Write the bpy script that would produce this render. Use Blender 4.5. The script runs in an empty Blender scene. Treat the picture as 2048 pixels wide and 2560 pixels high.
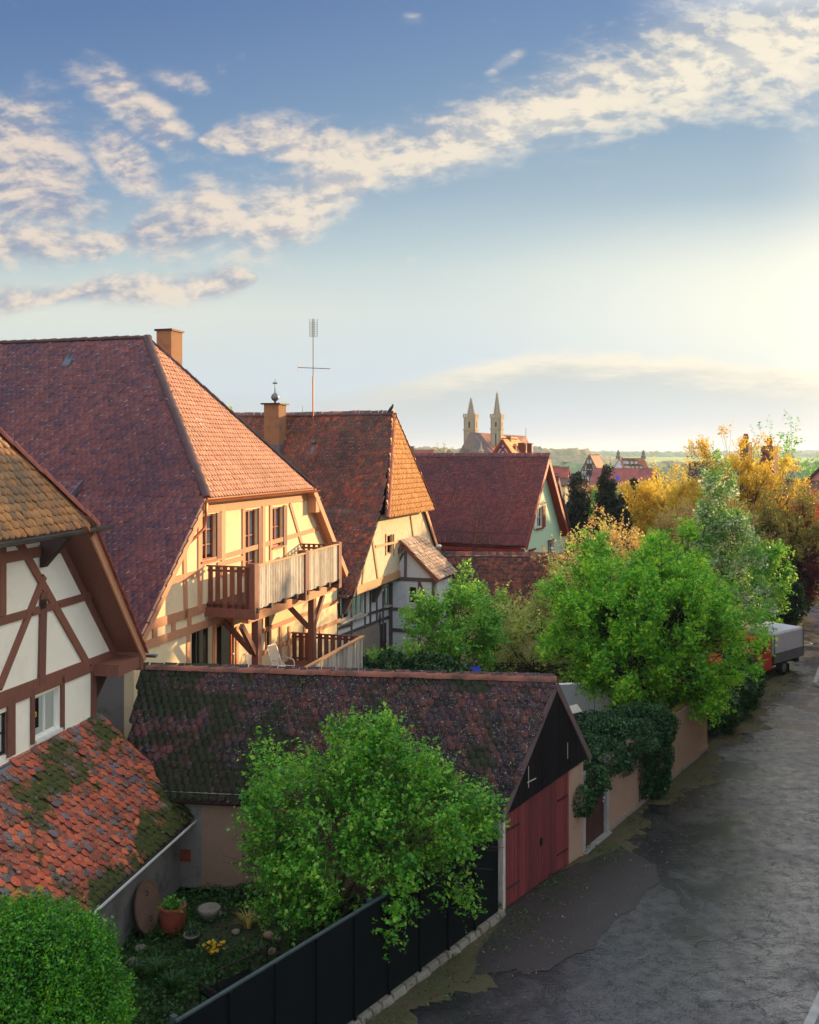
EXPO = 1.05; SUN_AZ = 38; SUN_EL = 10; SUN_E = 4.3; SKY_E = .12; SKY_K = .49; SKY_MIX = .08; AMB = 1.45
LEAFK = 1.0; HAZE = .00022
import bpy, math, random
import numpy as np
from mathutils import Vector
from mathutils.geometry import tessellate_polygon
random.seed(7); RNG = np.random.default_rng(7)
R = math.radians
FPX, CAMZ, HOR = 2400.0, 10.3, 1135.0     # focal length (px of the 2560 px high photo), eye height, horizon row
scene = bpy.context.scene
COL = scene.collection
ORG = {}                                  # world origin of every object's thing

def Q(u, v, Y): return Vector(((u-1024)/FPX*Y, Y, CAMZ-(v-HOR)/FPX*Y))
def sr(r, g, b):
    f = lambda c: (c/255/12.92) if c <= 10 else ((c/255+.055)/1.055)**2.4
    return (f(r), f(g), f(b), 1)

class Fr:                                  # local frame of a wall: s along it, d outwards, z up
    def __init__(s_, x, y, deg):
        s_.o = (x, y); a = R(deg); s_.b = (math.sin(a), math.cos(a)); s_.n = (s_.b[1], -s_.b[0])
    def p(s_, s, d, z): return Vector((s_.o[0]+s*s_.b[0]+d*s_.n[0], s_.o[1]+s*s_.b[1]+d*s_.n[1], z))
    def hit(s_, u, v, d=0):
        r = (u-1024)/FPX; x = s_.o[0]+d*s_.n[0]; y = s_.o[1]+d*s_.n[1]
        s = (y*r-x)/(s_.b[0]-r*s_.b[1]); Y = y+s*s_.b[1]
        return s, CAMZ-(v-HOR)/FPX*Y

# ---------- objects
def props(o, label=None, cat=None, group=None, kind=None):
    if label: o['label'] = label
    if cat: o['category'] = cat
    if group: o['group'] = group
    if kind: o['kind'] = kind
    return o
def thing(name, label, cat, loc, group=None, kind=None):
    o = bpy.data.objects.new(name, None); COL.objects.link(o); o.location = loc
    o.empty_display_size = .3; ORG[o.name] = Vector(loc)
    return props(o, label, cat, group, kind)
def link_mesh(me, name, mat, parent, org):
    o = bpy.data.objects.new(name, me); COL.objects.link(o)
    if mat is not None:
        for m in (mat if isinstance(mat, (list, tuple)) else [mat]): me.materials.append(m)
    if parent is not None: o.parent = parent
    else: o.location = org
    ORG[o.name] = org
    return o
def np_mesh(name, V, F, mat, parent=None, smooth=False, org=None, midx=None):
    """V (n,3) world verts, F (m,k) faces of equal size, or list of such arrays"""
    if org is None: org = ORG[parent.name] if parent is not None else Vector((0, 0, 0))
    V = np.asarray(V, dtype=np.float64) - np.array(org)
    Fs = F if isinstance(F, list) else [F]
    Fs = [np.asarray(f, dtype=np.int32) for f in Fs if len(f)]
    me = bpy.data.meshes.new(name)
    me.vertices.add(len(V)); me.vertices.foreach_set('co', V.astype(np.float32).ravel())
    nl = sum(f.size for f in Fs); me.loops.add(nl)
    me.loops.foreach_set('vertex_index', np.concatenate([f.ravel() for f in Fs]))
    npoly = sum(len(f) for f in Fs); me.polygons.add(npoly)
    tot = np.concatenate([np.full(len(f), f.shape[1], dtype=np.int32) for f in Fs])
    st = np.concatenate([[0], np.cumsum(tot)[:-1]]).astype(np.int32)
    me.polygons.foreach_set('loop_start', st); me.polygons.foreach_set('loop_total', tot)
    if smooth: me.polygons.foreach_set('use_smooth', np.ones(npoly, dtype=bool))
    if midx: me.polygons.foreach_set('material_index', np.concatenate([np.full(len(f), m_, dtype=np.int32) for f, m_ in zip(Fs, midx)]))
    me.update(calc_edges=True); me.validate()
    return link_mesh(me, name, mat, parent, org)

class MB:
    def __init__(s): s.v = []; s.f = []; s.mi = []; s.cur = 0; s.st = []
    def add(s, vs, fs):
        k = len(s.v); s.st.append(k); s.v += [tuple(v) for v in vs]; s.f += [[i+k for i in f] for f in fs]; s.mi += [s.cur]*len(fs)
    def hexa(s, a):   # 8 corners: bottom 4, top 4
        s.add(a, [(3,2,1,0), (4,5,6,7), (0,1,5,4), (1,2,6,5), (2,3,7,6), (3,0,4,7)])
    def box(s, F, s0, s1, d0, d1, z0, z1):
        s.hexa([F.p(s0,d0,z0), F.p(s1,d0,z0), F.p(s1,d1,z0), F.p(s0,d1,z0), F.p(s0,d0,z1), F.p(s1,d0,z1), F.p(s1,d1,z1), F.p(s0,d1,z1)])
    def beam(s, p0, p1, w, h, up=(0,0,1)):
        p0 = Vector(p0); p1 = Vector(p1); t = (p1-p0).normalized(); upv = Vector(up)
        x = t.cross(upv)
        if x.length < 1e-3: x = t.cross(Vector((1,0,0)))
        x.normalize(); y = x.cross(t)
        a = []
        for p in (p0, p1):
            for i, j in ((-1,-1), (1,-1), (1,1), (-1,1)): a.append(p + x*(w/2*i) + y*(h/2*j))
        s.hexa(a)
    def tube(s, pts, rad, n=8, cap=True):
        pts = [Vector(p) for p in pts]; rad = rad if isinstance(rad, (list, tuple)) else [rad]*len(pts)
        k = len(s.v); vs = []; fs = []
        for i, p in enumerate(pts):
            t = (pts[min(i+1, len(pts)-1)] - pts[max(i-1, 0)]).normalized()
            x = t.cross(Vector((0,0,1)))
            if x.length < 1e-2: x = t.cross(Vector((1,0,0)))
            x.normalize(); y = x.cross(t)
            for j in range(n):
                a = 2*math.pi*j/n; vs.append(p + (x*math.cos(a)+y*math.sin(a))*rad[i])
        for i in range(len(pts)-1):
            for j in range(n):
                a = i*n+j; b = i*n+(j+1) % n; fs.append((a, b, b+n, a+n))
        if cap: fs.append(tuple(range(n))[::-1]); fs.append(tuple(range((len(pts)-1)*n, len(pts)*n)))
        s.add(vs, fs)
    def lathe(s, c, prof, n=16, ax=None):
        c = Vector(c); vs = []; fs = []
        for r, z in prof:
            for j in range(n):
                a = 2*math.pi*j/n; vs.append(c+Vector((r*math.cos(a), r*math.sin(a), z)))
        for i in range(len(prof)-1):
            for j in range(n):
                a = i*n+j; b = i*n+(j+1) % n; fs.append((a, b, b+n, a+n))
        fs.append(tuple(range(n))[::-1]); fs.append(tuple(range((len(prof)-1)*n, len(prof)*n)))
        s.add(vs, fs)
    def slab(s, poly, th):     # planar polygon (3D, top face), thickness below along its normal
        P = [Vector(p) for p in poly]; nn = (P[1]-P[0]).cross(P[2]-P[0]).normalized()
        if nn.z < 0: nn = -nn
        n = len(P); k = P + [p-nn*th for p in P]
        s.add(k, [tuple(range(n)), tuple(range(2*n-1, n-1, -1))] + [(i, (i+1) % n, (i+1) % n+n, i+n) for i in range(n)])
    def poly(s, pts): s.add(pts, [tuple(range(len(pts)))])
    def wall(s, F, outer, holes=(), d=0, th=.3, rev=.16):
        """outer/holes: (s,z) loops; front face tessellated with holes, reveals and rim"""
        loops = [[Vector((a, b, 0)) for a, b in outer]] + [[Vector((a, b, 0)) for a, b in h] for h in holes]
        tris = tessellate_polygon(loops); flat = [p for l in loops for p in l]
        s.add([F.p(p.x, d, p.y) for p in flat], [tuple(t) for t in tris])
        n = len(outer)
        s.add([F.p(a, d, b) for a, b in outer]+[F.p(a, d-th, b) for a, b in outer], [(i, (i+1) % n, (i+1) % n+n, i+n) for i in range(n)])
        for h in holes:
            n = len(h)
            s.add([F.p(a, d, b) for a, b in h]+[F.p(a, d-rev, b) for a, b in h], [(i, (i+1) % n, (i+1) % n+n, i+n) for i in range(n)])
    def each(s, name, mat, parent):      # one object per added piece
        cuts = s.st+[len(s.v)]
        for k in range(len(s.st)):
            a, b = cuts[k], cuts[k+1]; m = MB(); m.v = s.v[a:b]; m.f = [[i-a for i in f] for f in s.f if a <= f[0] < b]; m.mi = [0]*len(m.f); m.build(name, mat, parent)
    def build(s, name, mat, parent=None, smooth=False, org=None):
        if org is None: org = ORG[parent.name] if parent is not None else Vector((0,0,0))
        me = bpy.data.meshes.new(name)
        me.from_pydata([tuple(Vector(v)-Vector(org)) for v in s.v], [], s.f)
        if smooth: me.polygons.foreach_set('use_smooth', np.ones(len(me.polygons), dtype=bool))
        o = link_mesh(me, name, mat, parent, Vector(org))
        if any(s.mi): me.polygons.foreach_set('material_index', s.mi)
        me.update()
        return o

class Timber:              # beams lying in a wall plane, each a hair further out so no faces coincide
    def __init__(s, F, d=0, t=.035): s.F = F; s.mb = MB(); s.d = d; s.t = t; s.k = 0
    def sz(s, a, b, w):
        (s0, z0), (s1, z1) = a, b; L = math.hypot(s1-s0, z1-z0); nx, nz = -(z1-z0)/L*w/2, (s1-s0)/L*w/2
        s.k += 1; d0 = s.d-.02; d1 = s.d+s.t+.0017*(s.k % 9)
        c = [(s0+nx, z0+nz), (s1+nx, z1+nz), (s1-nx, z1-nz), (s0-nx, z0-nz)]
        F = s.F; s.mb.hexa([F.p(a_, d0, b_) for a_, b_ in c]+[F.p(a_, d1, b_) for a_, b_ in c])
    def px(s, a, b, w): s.sz(s.F.hit(*a, s.d), s.F.hit(*b, s.d), w)
    def curve(s, a, b, w, bulge):
        pr = None
        for i in range(7):
            t = i/6; p = (a[0]+(b[0]-a[0])*t+bulge*math.sin(math.pi*t), a[1]+(b[1]-a[1])*t)
            if pr: s.sz(pr, p, w)
            pr = p

# ---------- tiled roof planes: every tile a slab of its own inside one mesh
def tiles(name, poly, mat, parent, udir, w=.18, e=.16, jit=1.0, lift=.03, margin=.02, wob=0.0, straight=False, skip=0, lip=None):
    P = [np.array(p, dtype=float) for p in poly]
    U = np.array(udir, dtype=float); U /= np.linalg.norm(U)
    N = np.zeros(3)
    for i in range(1, len(P)-1): N += np.cross(P[i]-P[0], P[i+1]-P[0])
    N /= np.linalg.norm(N); N = N if N[2] > 0 else -N
    U = U-N*np.dot(U, N); U /= np.linalg.norm(U)
    Vv = np.cross(N, U); Vv = Vv if Vv[2] > 0 else -Vv
    O = P[0]; p2 = np.array([[np.dot(p-O, U), np.dot(p-O, Vv)] for p in P])
    area = sum(p2[i][0]*p2[(i+1) % len(P)][1]-p2[(i+1) % len(P)][0]*p2[i][1] for i in range(len(P)))
    if area < 0: p2 = p2[::-1]
    x0, y0 = p2.min(0); x1, y1 = p2.max(0)
    nr = int((y1-y0)/e)+1; nc = int((x1-x0)/w)+2
    rr, cc = np.meshgrid(np.arange(nr), np.arange(nc), indexing='ij')
    cx = x0+(cc+.5*(rr % 2))*w; cy = y0+rr*e
    cx = cx.ravel(); cy = cy.ravel()
    keep = np.ones(len(cx), bool)
    for i in range(len(p2)):
        a = p2[i]; b = p2[(i+1) % len(p2)]; ed = b-a; L = np.hypot(*ed)
        if L < 1e-6: continue
        keep &= ((ed[0]*(cy+e*.4-a[1])-ed[1]*(cx-a[0]))/L) > -margin
    if skip: keep &= RNG.random(len(cx)) > skip
    cx = cx[keep]; cy = cy[keep]; n = len(cx)
    L = e*2.3; hw = w*.485
    if straight: out = [(-hw, 0), (-hw*.5, 0), (0, 0), (hw*.5, 0), (hw, 0), (hw, L), (-hw, L)]
    else: out = [(-hw, .08), (-hw*.66, .018), (0, -.008), (hw*.66, .018), (hw, .08), (hw, L), (-hw, L)]
    out = np.array(out)
    ang = RNG.normal(0, .022*jit, n); dx = RNG.normal(0, .005*jit, n); dy = RNG.normal(0, .007*jit, n); dz = np.abs(RNG.normal(0, .006*jit, n)); tl = RNG.normal(0, .008*jit, n); ro = RNG.normal(0, .02*jit, n)
    if wob: dz = dz + wob*(np.sin(cx*.9+cy*.7)+np.sin(cx*.37-cy*1.3+1)+.6*np.sin(cx*2.1))
    X = out[None, :, 0]*np.cos(ang)[:, None]-out[None, :, 1]*np.sin(ang)[:, None]
    Y = out[None, :, 0]*np.sin(ang)[:, None]+out[None, :, 1]*np.cos(ang)[:, None]
    Z = lift+dz[:, None]+.058*(1-out[None, :, 1]/L)+tl[:, None]*(1-out[None, :, 1]/L)+ro[:, None]*out[None, :, 0]
    X += (cx+dx)[:, None]; Y += (cy+dy)[:, None]
    th = .036
    Xa = np.concatenate([X, X[:, :5]], 1); Ya = np.concatenate([Y, Y[:, :5]], 1); Za = np.concatenate([Z, Z[:, :5]-th], 1)
    V = O+Xa[..., None]*U+Ya[..., None]*Vv+Za[..., None]*N
    base = (np.arange(n)*12)[:, None]
    F7 = base+np.array([[0, 1, 2, 3, 4, 5, 6]])
    F4 = np.concatenate([base+np.array([[7+i, 8+i, 1+i, i]]) for i in range(4)]) if n else np.zeros((0, 4))
    return np_mesh(name, V.reshape(-1, 3), [F7, F4], [mat, lip or M['tile_lip']], parent, midx=[0, 1])

def ridge_run(mb, p0, p1, r=.11, seg=.38, side=None):
    p0 = Vector(p0); p1 = Vector(p1); L = (p1-p0).length; n = max(1, int(L/seg)); t = (p1-p0)/L
    x = t.cross(Vector((0,0,1))).normalized(); y = x.cross(t)
    if y.z < 0: y = -y
    for i in range(n):
        a = p0+t*(L*i/n-.03); b = p0+t*(L*(i+1)/n+.02); j = random.uniform(-.008, .008); vs = []
        for c, rr in ((a, r*.82), (b, r*1.12)):
            for k in range(9):
                q = math.pi*k/8; vs.append(c+x*(math.cos(q)*rr)+y*(math.sin(q)*rr*.85-.02+j))
        m = len(vs)//2
        for c, rr in ((a, r*.82), (b, r*1.12)):
            for k in range(9):
                q = math.pi*k/8; vs.append(c+x*(math.cos(q)*(rr-.02))+y*(math.sin(q)*(rr-.02)*.85-.02+j))
        f = [(k, k+1, k+1+m, k+m) for k in range(8)] + [(m+k, m+k+1, 3*m+k+1, 3*m+k) for k in range(8)] + [(k, k+1, 2*m+k+1, 2*m+k) for k in range(8)]
        mb.add(vs, f)

# ---------- materials
def newmat(name):
    m = bpy.data.materials.new(name); m.use_nodes = True; nt = m.node_tree
    return m, nt, nt.nodes['Principled BSDF']
def nd(nt, t, **kw):
    n = nt.nodes.new(t)
    for k, v in kw.items():
        if k.startswith('i_'):
            key = k[2:]; key = int(key) if key.isdigit() else key.replace('_', ' ')
            n.inputs[key].default_value = v
        else: setattr(n, k, v)
    return n
def lk(nt, a, b): nt.links.new(a, b)
def noise(nt, scale, detail=5, rough=.6, vec=None, dist=0):
    n = nd(nt, 'ShaderNodeTexNoise'); n.inputs['Scale'].default_value = scale; n.inputs['Detail'].default_value = detail; n.inputs['Roughness'].default_value = rough; n.inputs['Distortion'].default_value = dist
    if vec is None:
        tc = nd(nt, 'ShaderNodeTexCoord'); vec = tc.outputs['Object']
    lk(nt, vec, n.inputs['Vector']); return n.outputs['Fac']
def remap(nt, x, a, b, c=0, d=1):
    n = nd(nt, 'ShaderNodeMapRange'); n.interpolation_type = 'SMOOTHSTEP'
    n.inputs['From Min'].default_value = a; n.inputs['From Max'].default_value = b; n.inputs['To Min'].default_value = c; n.inputs['To Max'].default_value = d
    lk(nt, x, n.inputs['Value']); return n.outputs['Result']
def ramp(nt, x, stops, const=False):
    n = nd(nt, 'ShaderNodeValToRGB'); cr = n.color_ramp
    if const: cr.interpolation = 'CONSTANT'
    while len(cr.elements) < len(stops): cr.elements.new(.5)
    for e, (p, c) in zip(cr.elements, stops): e.position = p; e.color = c
    lk(nt, x, n.inputs['Fac']); return n.outputs['Color']
def mixc(nt, f, a, b, mode='MIX'):
    n = nd(nt, 'ShaderNodeMix'); n.data_type = 'RGBA'; n.blend_type = mode
    for s, x in ((0, f), (6, a), (7, b)):
        if isinstance(x, bpy.types.NodeSocket): lk(nt, x, n.inputs[s])
        else: n.inputs[s].default_value = x
    return n.outputs[2]
def mth(nt, op, a, b=None, clamp=False):
    n = nd(nt, 'ShaderNodeMath'); n.operation = op; n.use_clamp = clamp
    for i, x in enumerate((a, b)):
        if x is None: continue
        if isinstance(x, bpy.types.NodeSocket): lk(nt, x, n.inputs[i])
        else: n.inputs[i].default_value = x
    return n.outputs[0]
def bump(nt, bs, h, st=.3, dist=.02):
    n = nd(nt, 'ShaderNodeBump'); n.inputs['Strength'].default_value = st; n.inputs['Distance'].default_value = dist
    lk(nt, h, n.inputs['Height']); lk(nt, n.outputs['Normal'], bs.inputs['Normal'])
def simple(name, c, rough=.7, var=.25, scale=6, bst=.2, metal=0, c2=None, stretch=None, fine=40):
    m, nt, bs = newmat(name); tc = nd(nt, 'ShaderNodeTexCoord'); vec = tc.outputs['Object']
    if stretch:
        mp = nd(nt, 'ShaderNodeMapping'); mp.inputs['Scale'].default_value = stretch; lk(nt, vec, mp.inputs['Vector']); vec = mp.outputs['Vector']
    n1 = noise(nt, scale, 6, .65, vec)
    c2 = c2 or tuple(x*(1-var) for x in c[:3])+(1,)
    c3 = tuple(min(1, x*(1+var*.6)) for x in c[:3])+(1,)
    col = ramp(nt, n1, [(.3, c2), (.55, c), (.75, c3)])
    lk(nt, col, bs.inputs['Base Color']); bs.inputs['Roughness'].default_value = rough; bs.inputs['Metallic'].default_value = metal
    if bst: bump(nt, bs, noise(nt, fine, 5, .7, vec), bst)
    return m
def tile_mat(name, stops, dark=sr(35, 25, 28), dk=.5, lichen=.0, moss=0., mcol=sr(60, 72, 12), wash=None, rough=.75, dscale=.5, mossx=None):
    m, nt, bs = newmat(name); g = nd(nt, 'ShaderNodeNewGeometry'); rnd = g.outputs['Random Per Island']
    col = ramp(nt, rnd, stops, True)
    n2 = noise(nt, dscale, 6, .65); n3 = noise(nt, 9, 5, .7); n4 = noise(nt, 30, 4, .7); n5 = noise(nt, 1.1, 7, .72, None, .4)
    r2 = mth(nt, 'FRACT', mth(nt, 'MULTIPLY', rnd, 37.7))
    col = mixc(nt, mth(nt, 'MULTIPLY', remap(nt, mth(nt, 'ADD', n2, mth(nt, 'MULTIPLY', r2, .16)), .48, .72), dk), col, dark)
    if wash: col = mixc(nt, mth(nt, 'MULTIPLY', remap(nt, n5, .45, .7), wash[1]), col, wash[0])
    col = mixc(nt, mth(nt, 'MULTIPLY', remap(nt, n3, .35, .75), .35), col, dark)
    if lichen: col = mixc(nt, mth(nt, 'MULTIPLY', remap(nt, mth(nt, 'ADD', n4, mth(nt, 'MULTIPLY', n3, .35)), .92-.12*lichen, .98-.12*lichen), .8), col, sr(178, 176, 158))
    if moss:
        n6 = noise(nt, .55, 8, .74, None, .3)
        if mossx:
            tcm = nd(nt, 'ShaderNodeTexCoord'); sm = nd(nt, 'ShaderNodeSeparateXYZ'); lk(nt, tcm.outputs['Object'], sm.inputs[0]); n6 = mth(nt, 'ADD', n6, remap(nt, sm.outputs['X'], mossx[0], mossx[1], 0, mossx[2]))
        f = remap(nt, mth(nt, 'ADD', n6, mth(nt, 'MULTIPLY', n4, .1)), .70-.14*moss, .74-.14*moss)
        col = mixc(nt, f, col, mixc(nt, n4, mcol, sr(24, 30, 8)))
    hsv = nd(nt, 'ShaderNodeHueSaturation'); lk(nt, col, hsv.inputs['Color']); lk(nt, remap(nt, r2, 0, 1, .88, 1.12), hsv.inputs['Value'])
    lk(nt, hsv.outputs['Color'], bs.inputs['Base Color']); bs.inputs['Roughness'].default_value = rough
    bump(nt, bs, mth(nt, 'ADD', n4, n3), .35, .012)
    return m
def leaf_mat(name, stops, trans=.42, tcol=None, rough=.5):
    m, nt, bs = newmat(name); g = nd(nt, 'ShaderNodeNewGeometry')
    col = ramp(nt, g.outputs['Random Per Island'], stops)
    n = noise(nt, 1.3, 5, .65); col = mixc(nt, mth(nt, 'MULTIPLY', remap(nt, n, .6, .35), .45), col, stops[0][1]); col = mixc(nt, mth(nt, 'MULTIPLY', remap(nt, n, .5, .72), .5), col, stops[-1][1])
    lk(nt, col, bs.inputs['Base Color']); bs.inputs['Roughness'].default_value = rough
    t = nd(nt, 'ShaderNodeBsdfTranslucent'); hs = nd(nt, 'ShaderNodeHueSaturation'); hs.inputs['Value'].default_value = 1.5; hs.inputs['Hue'].default_value = .485
    lk(nt, col, hs.inputs['Color']); lk(nt, hs.outputs['Color'], t.inputs['Color'])
    mx = nd(nt, 'ShaderNodeMixShader'); mx.inputs[0].default_value = trans
    lk(nt, bs.outputs[0], mx.inputs[1]); lk(nt, t.outputs[0], mx.inputs[2]); lk(nt, mx.outputs[0], nt.nodes['Material Output'].inputs['Surface'])
    return m
def plaster(name, c, stain=sr(120, 105, 85), st=.25, rough=.9, scale=1.6):
    m, nt, bs = newmat(name); n1 = noise(nt, scale, 8, .7, None, .3); n2 = noise(nt, 60, 4)
    col = mixc(nt, mth(nt, 'MULTIPLY', remap(nt, n1, .48, .75), st), c, stain)
    col = mixc(nt, mth(nt, 'MULTIPLY', n2, .12), col, stain)
    lk(nt, col, bs.inputs['Base Color']); bs.inputs['Roughness'].default_value = rough; bump(nt, bs, mth(nt, 'ADD', n1, n2), .35, .02)
    return m
def wood(name, c, c2, rough=.7, axis=(12, 12, 1.2), bst=.4):
    m, nt, bs = newmat(name); tc = nd(nt, 'ShaderNodeTexCoord'); mp = nd(nt, 'ShaderNodeMapping'); mp.inputs['Scale'].default_value = axis
    lk(nt, tc.outputs['Object'], mp.inputs['Vector']); n1 = noise(nt, 2.2, 7, .7, mp.outputs['Vector'], .6)
    g = nd(nt, 'ShaderNodeNewGeometry'); f = mth(nt, 'ADD', mth(nt, 'MULTIPLY', n1, .75), mth(nt, 'MULTIPLY', g.outputs['Random Per Island'], .28))
    lk(nt, ramp(nt, f, [(.3, c2), (.7, c)]), bs.inputs['Base Color']); bs.inputs['Roughness'].default_value = rough; bump(nt, bs, n1, bst, .01)
    return m
def glass(name, tint=(.02,.025,.03,1), rough=.06):
    m, nt, bs = newmat(name); bs.inputs['Base Color'].default_value = tint; bs.inputs['Roughness'].default_value = rough
    bs.inputs['Specular IOR Level'].default_value = .8
    bump(nt, bs, noise(nt, 2.5, 2), .06, .05)
    tr = nd(nt, 'ShaderNodeBsdfTransparent'); tr.inputs[0].default_value = (.75,.8,.78,1); mx = nd(nt, 'ShaderNodeMixShader'); mx.inputs[0].default_value = .86
    lk(nt, bs.outputs[0], mx.inputs[1]); lk(nt, tr.outputs[0], mx.inputs[2]); lk(nt, mx.outputs[0], nt.nodes['Material Output'].inputs['Surface'])
    return m

# ---------- foliage
def leaf_mesh(name, C, size, mat, parent, up=.4, aspect=.62, svar=.35, fold=.25):
    """C (n,3): one folded four-corner leaf at every point"""
    n = len(C); nrm = RNG.normal(0, 1, (n, 3)); nrm[:, 2] = np.abs(nrm[:, 2])+up; nrm /= np.linalg.norm(nrm, axis=1)[:, None]
    a = RNG.normal(0, 1, (n, 3)); a -= nrm*(a*nrm).sum(1)[:, None]; a /= np.linalg.norm(a, axis=1)[:, None]; b = np.cross(nrm, a)
    s = size*np.exp(RNG.normal(0, svar, n)); s = np.clip(s, size*.4, size*2)[:, None]
    v0 = C-a*s*.5; v2 = C+a*s*.5-nrm*s*.12; v1 = C+b*s*aspect*.5+nrm*s*fold*.3; v3 = C-b*s*aspect*.5+nrm*s*fold*.3
    V = np.stack([v0, v1, v2, v3], 1).reshape(-1, 3); F = (np.arange(n)*4)[:, None]+np.array([[0, 1, 2, 3]])
    return np_mesh(name, V, F, mat, parent)
def clump_pts(centres, rad, per, flat=.8):
    k = len(centres); idx = RNG.integers(0, k, k*per); g = RNG.normal(0, 1, (len(idx), 3))
    g /= np.linalg.norm(g, axis=1)[:, None]; rr = RNG.random(len(idx))**.45
    r = (rad if np.isscalar(rad) else rad[idx]); g = g*(rr*r)[:, None] if not np.isscalar(r) else g*(rr*r)[:, None]; g[:, 2] *= flat
    return centres[idx]+g
def shoot_pts(centres, c, rad, per, length, upb=.5, spread=.03, k=14):
    """leaves sitting along short shoots that grow outwards and up from every limb end"""
    nsh = max(1, per//k); n = len(centres)*nsh; cc = np.repeat(centres, nsh, 0); rr = (np.repeat(rad, nsh) if not np.isscalar(rad) else np.full(n, rad))
    st = RNG.normal(0, 1, (n, 3)); st /= np.linalg.norm(st, axis=1)[:, None]; st = cc+st*(rr*RNG.random(n)**.6*.75)[:, None]
    out = st-np.array(c); out /= np.linalg.norm(out, axis=1)[:, None]+1e-6
    d = out*.8+RNG.normal(0, .55, (n, 3))+np.array([0, 0, upb]); d /= np.linalg.norm(d, axis=1)[:, None]
    L = length*RNG.uniform(.5, 1.35, n); t = np.tile((np.arange(k)+.5)/k, n); P = np.repeat(st, k, 0)+np.repeat(d*L[:, None], k, 0)*t[:, None]
    return P+RNG.normal(0, spread, P.shape)*(1.25-t)[:, None]
def crown_centres(c, rad, n, shell=.55, lump=.18, low=-1., seed=0, cone=0.):
    rs = np.random.default_rng(seed+11); out = []; ph = rs.random(6)*6.28
    while len(out) < n:
        d = rs.normal(0, 1, 3); d /= np.linalg.norm(d)
        if d[2] < low: continue
        az = math.atan2(d[1], d[0]); k = 1+lump*(math.sin(3*az+ph[0]+2*d[2])+.7*math.sin(5*az+ph[1]-3*d[2])+.6*math.sin(7*d[2]+ph[2]+az))
        r = (shell+(1-shell)*rs.random()**.6)*k
        q = np.array([d[0]*rad[0], d[1]*rad[1], d[2]*rad[2]])*r
        if cone:
            h = (q[2]/rad[2]+1)/2; q[:2] *= max(.08, (1-h*cone))*1.25
        out.append(q+np.array(c))
    return np.array(out)
def limbs(mb, base, hub, ends, r0, twig=0, seed=0, fork=.55):
    rs = np.random.default_rng(seed+5); base = np.array(base, float); hub = np.array(hub, float)
    mid = (base+hub)/2+rs.normal(0, .08, 3)
    mb.tube([base, mid, hub], [r0, r0*.85, r0*.7], 9)
    nm = max(3, int(len(ends)**.5)); pick = ends[rs.choice(len(ends), min(nm, len(ends)), replace=False)]
    forks = []
    for p in pick:
        f = hub+(p-hub)*fork+rs.normal(0, .12, 3)*np.linalg.norm(p-hub)*.3
        m2 = hub+(f-hub)*.5+np.array([0, 0, .1*np.linalg.norm(f-hub)])
        mb.tube([hub-np.array([0, 0, .1]), m2, f], [r0*.5, r0*.4, r0*.28], 7); forks.append(f)
    forks = np.array(forks)
    for e in ends:
        f = forks[np.argmin(np.linalg.norm(forks-e, axis=1))]; L = np.linalg.norm(e-f)
        m2 = f+(e-f)*.5+rs.normal(0, .1, 3)*L*.5+np.array([0, 0, -.08*L])
        mb.tube([f, m2, e], [r0*.13, r0*.09, r0*.04], 5, False)
        for _ in range(twig):
            t = e+rs.normal(0, .35, 3); mb.tube([m2+(e-m2)*rs.random(), t], [r0*.07, r0*.03], 4, False)
def tree(name, label, cat, base, c, rad, n, per, cr, leaf, lm, bm, r0=.1, shell=.5, seed=0, hubz=None, twig=2, group=None, cone=0., low=-1., up=.4, aspect=.62, lump=.18, blossom=None, flat=.8, shoot=1.1, upb=.45, spr=.75):
    t = thing(name, label, cat, base, group)
    ends = crown_centres(c, rad, n, shell, lump, low, seed, cone)
    mb = MB(); hub = (base[0]*.6+c[0]*.4, base[1]*.6+c[1]*.4, hubz if hubz is not None else c[2]-rad[2]*.55)
    limbs(mb, base, hub, ends, r0, twig, seed); mb.build('trunk', bm, t, True)
    P = shoot_pts(ends, (c[0], c[1], c[2]-rad[2]*.4), cr*RNG.uniform(.6, 1.3, len(ends)), per, cr*shoot, upb, spr*leaf) if shoot else clump_pts(ends, cr*RNG.uniform(.6, 1.3, len(ends)), per, flat)
    leaf_mesh('crown', P, leaf, lm, t, up, aspect)
    if blossom:
        Pb = clump_pts(ends, cr*RNG.uniform(.6, 1.2, len(ends)), blossom[1], flat); leaf_mesh('blossom', Pb, blossom[2], blossom[0], t, up, .9)
    return t
# ---------- palette
M = {}
M['tile_purple'] = tile_mat('tile_purple', [(0, sr(134,82,80)), (.3, sr(126,78,80)), (.55, sr(142,86,80)), (.75, sr(116,74,80)), (.92, sr(96,70,82))], dark=sr(70,54,72), dk=.75, lichen=.0, dscale=.32)
M['tile_salmon'] = tile_mat('tile_salmon', [(0, sr(204,140,112)), (.3, sr(196,130,104)), (.6, sr(212,148,118)), (.85, sr(186,126,104))], dark=sr(120,96,70), dk=.35, lichen=0, dscale=.3)
M['tile_ochre'] = tile_mat('tile_ochre', [(0, sr(196,136,76)), (.3, sr(170,124,78)), (.6, sr(210,150,86)), (.85, sr(150,114,82))], dark=sr(104,92,76), dk=.7, lichen=.9, dscale=.6, wash=(sr(214,132,66), .5))
M['tile_garage'] = tile_mat('tile_garage', [(0, sr(98,54,54)), (.25, sr(72,46,54)), (.5, sr(110,56,50)), (.7, sr(54,40,50)), (.85, sr(86,52,58))], dark=sr(13,11,14), dk=.98, lichen=1.3, moss=.8, mcol=sr(40,50,10), dscale=.22, mossx=(0, -5, .13))
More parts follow.
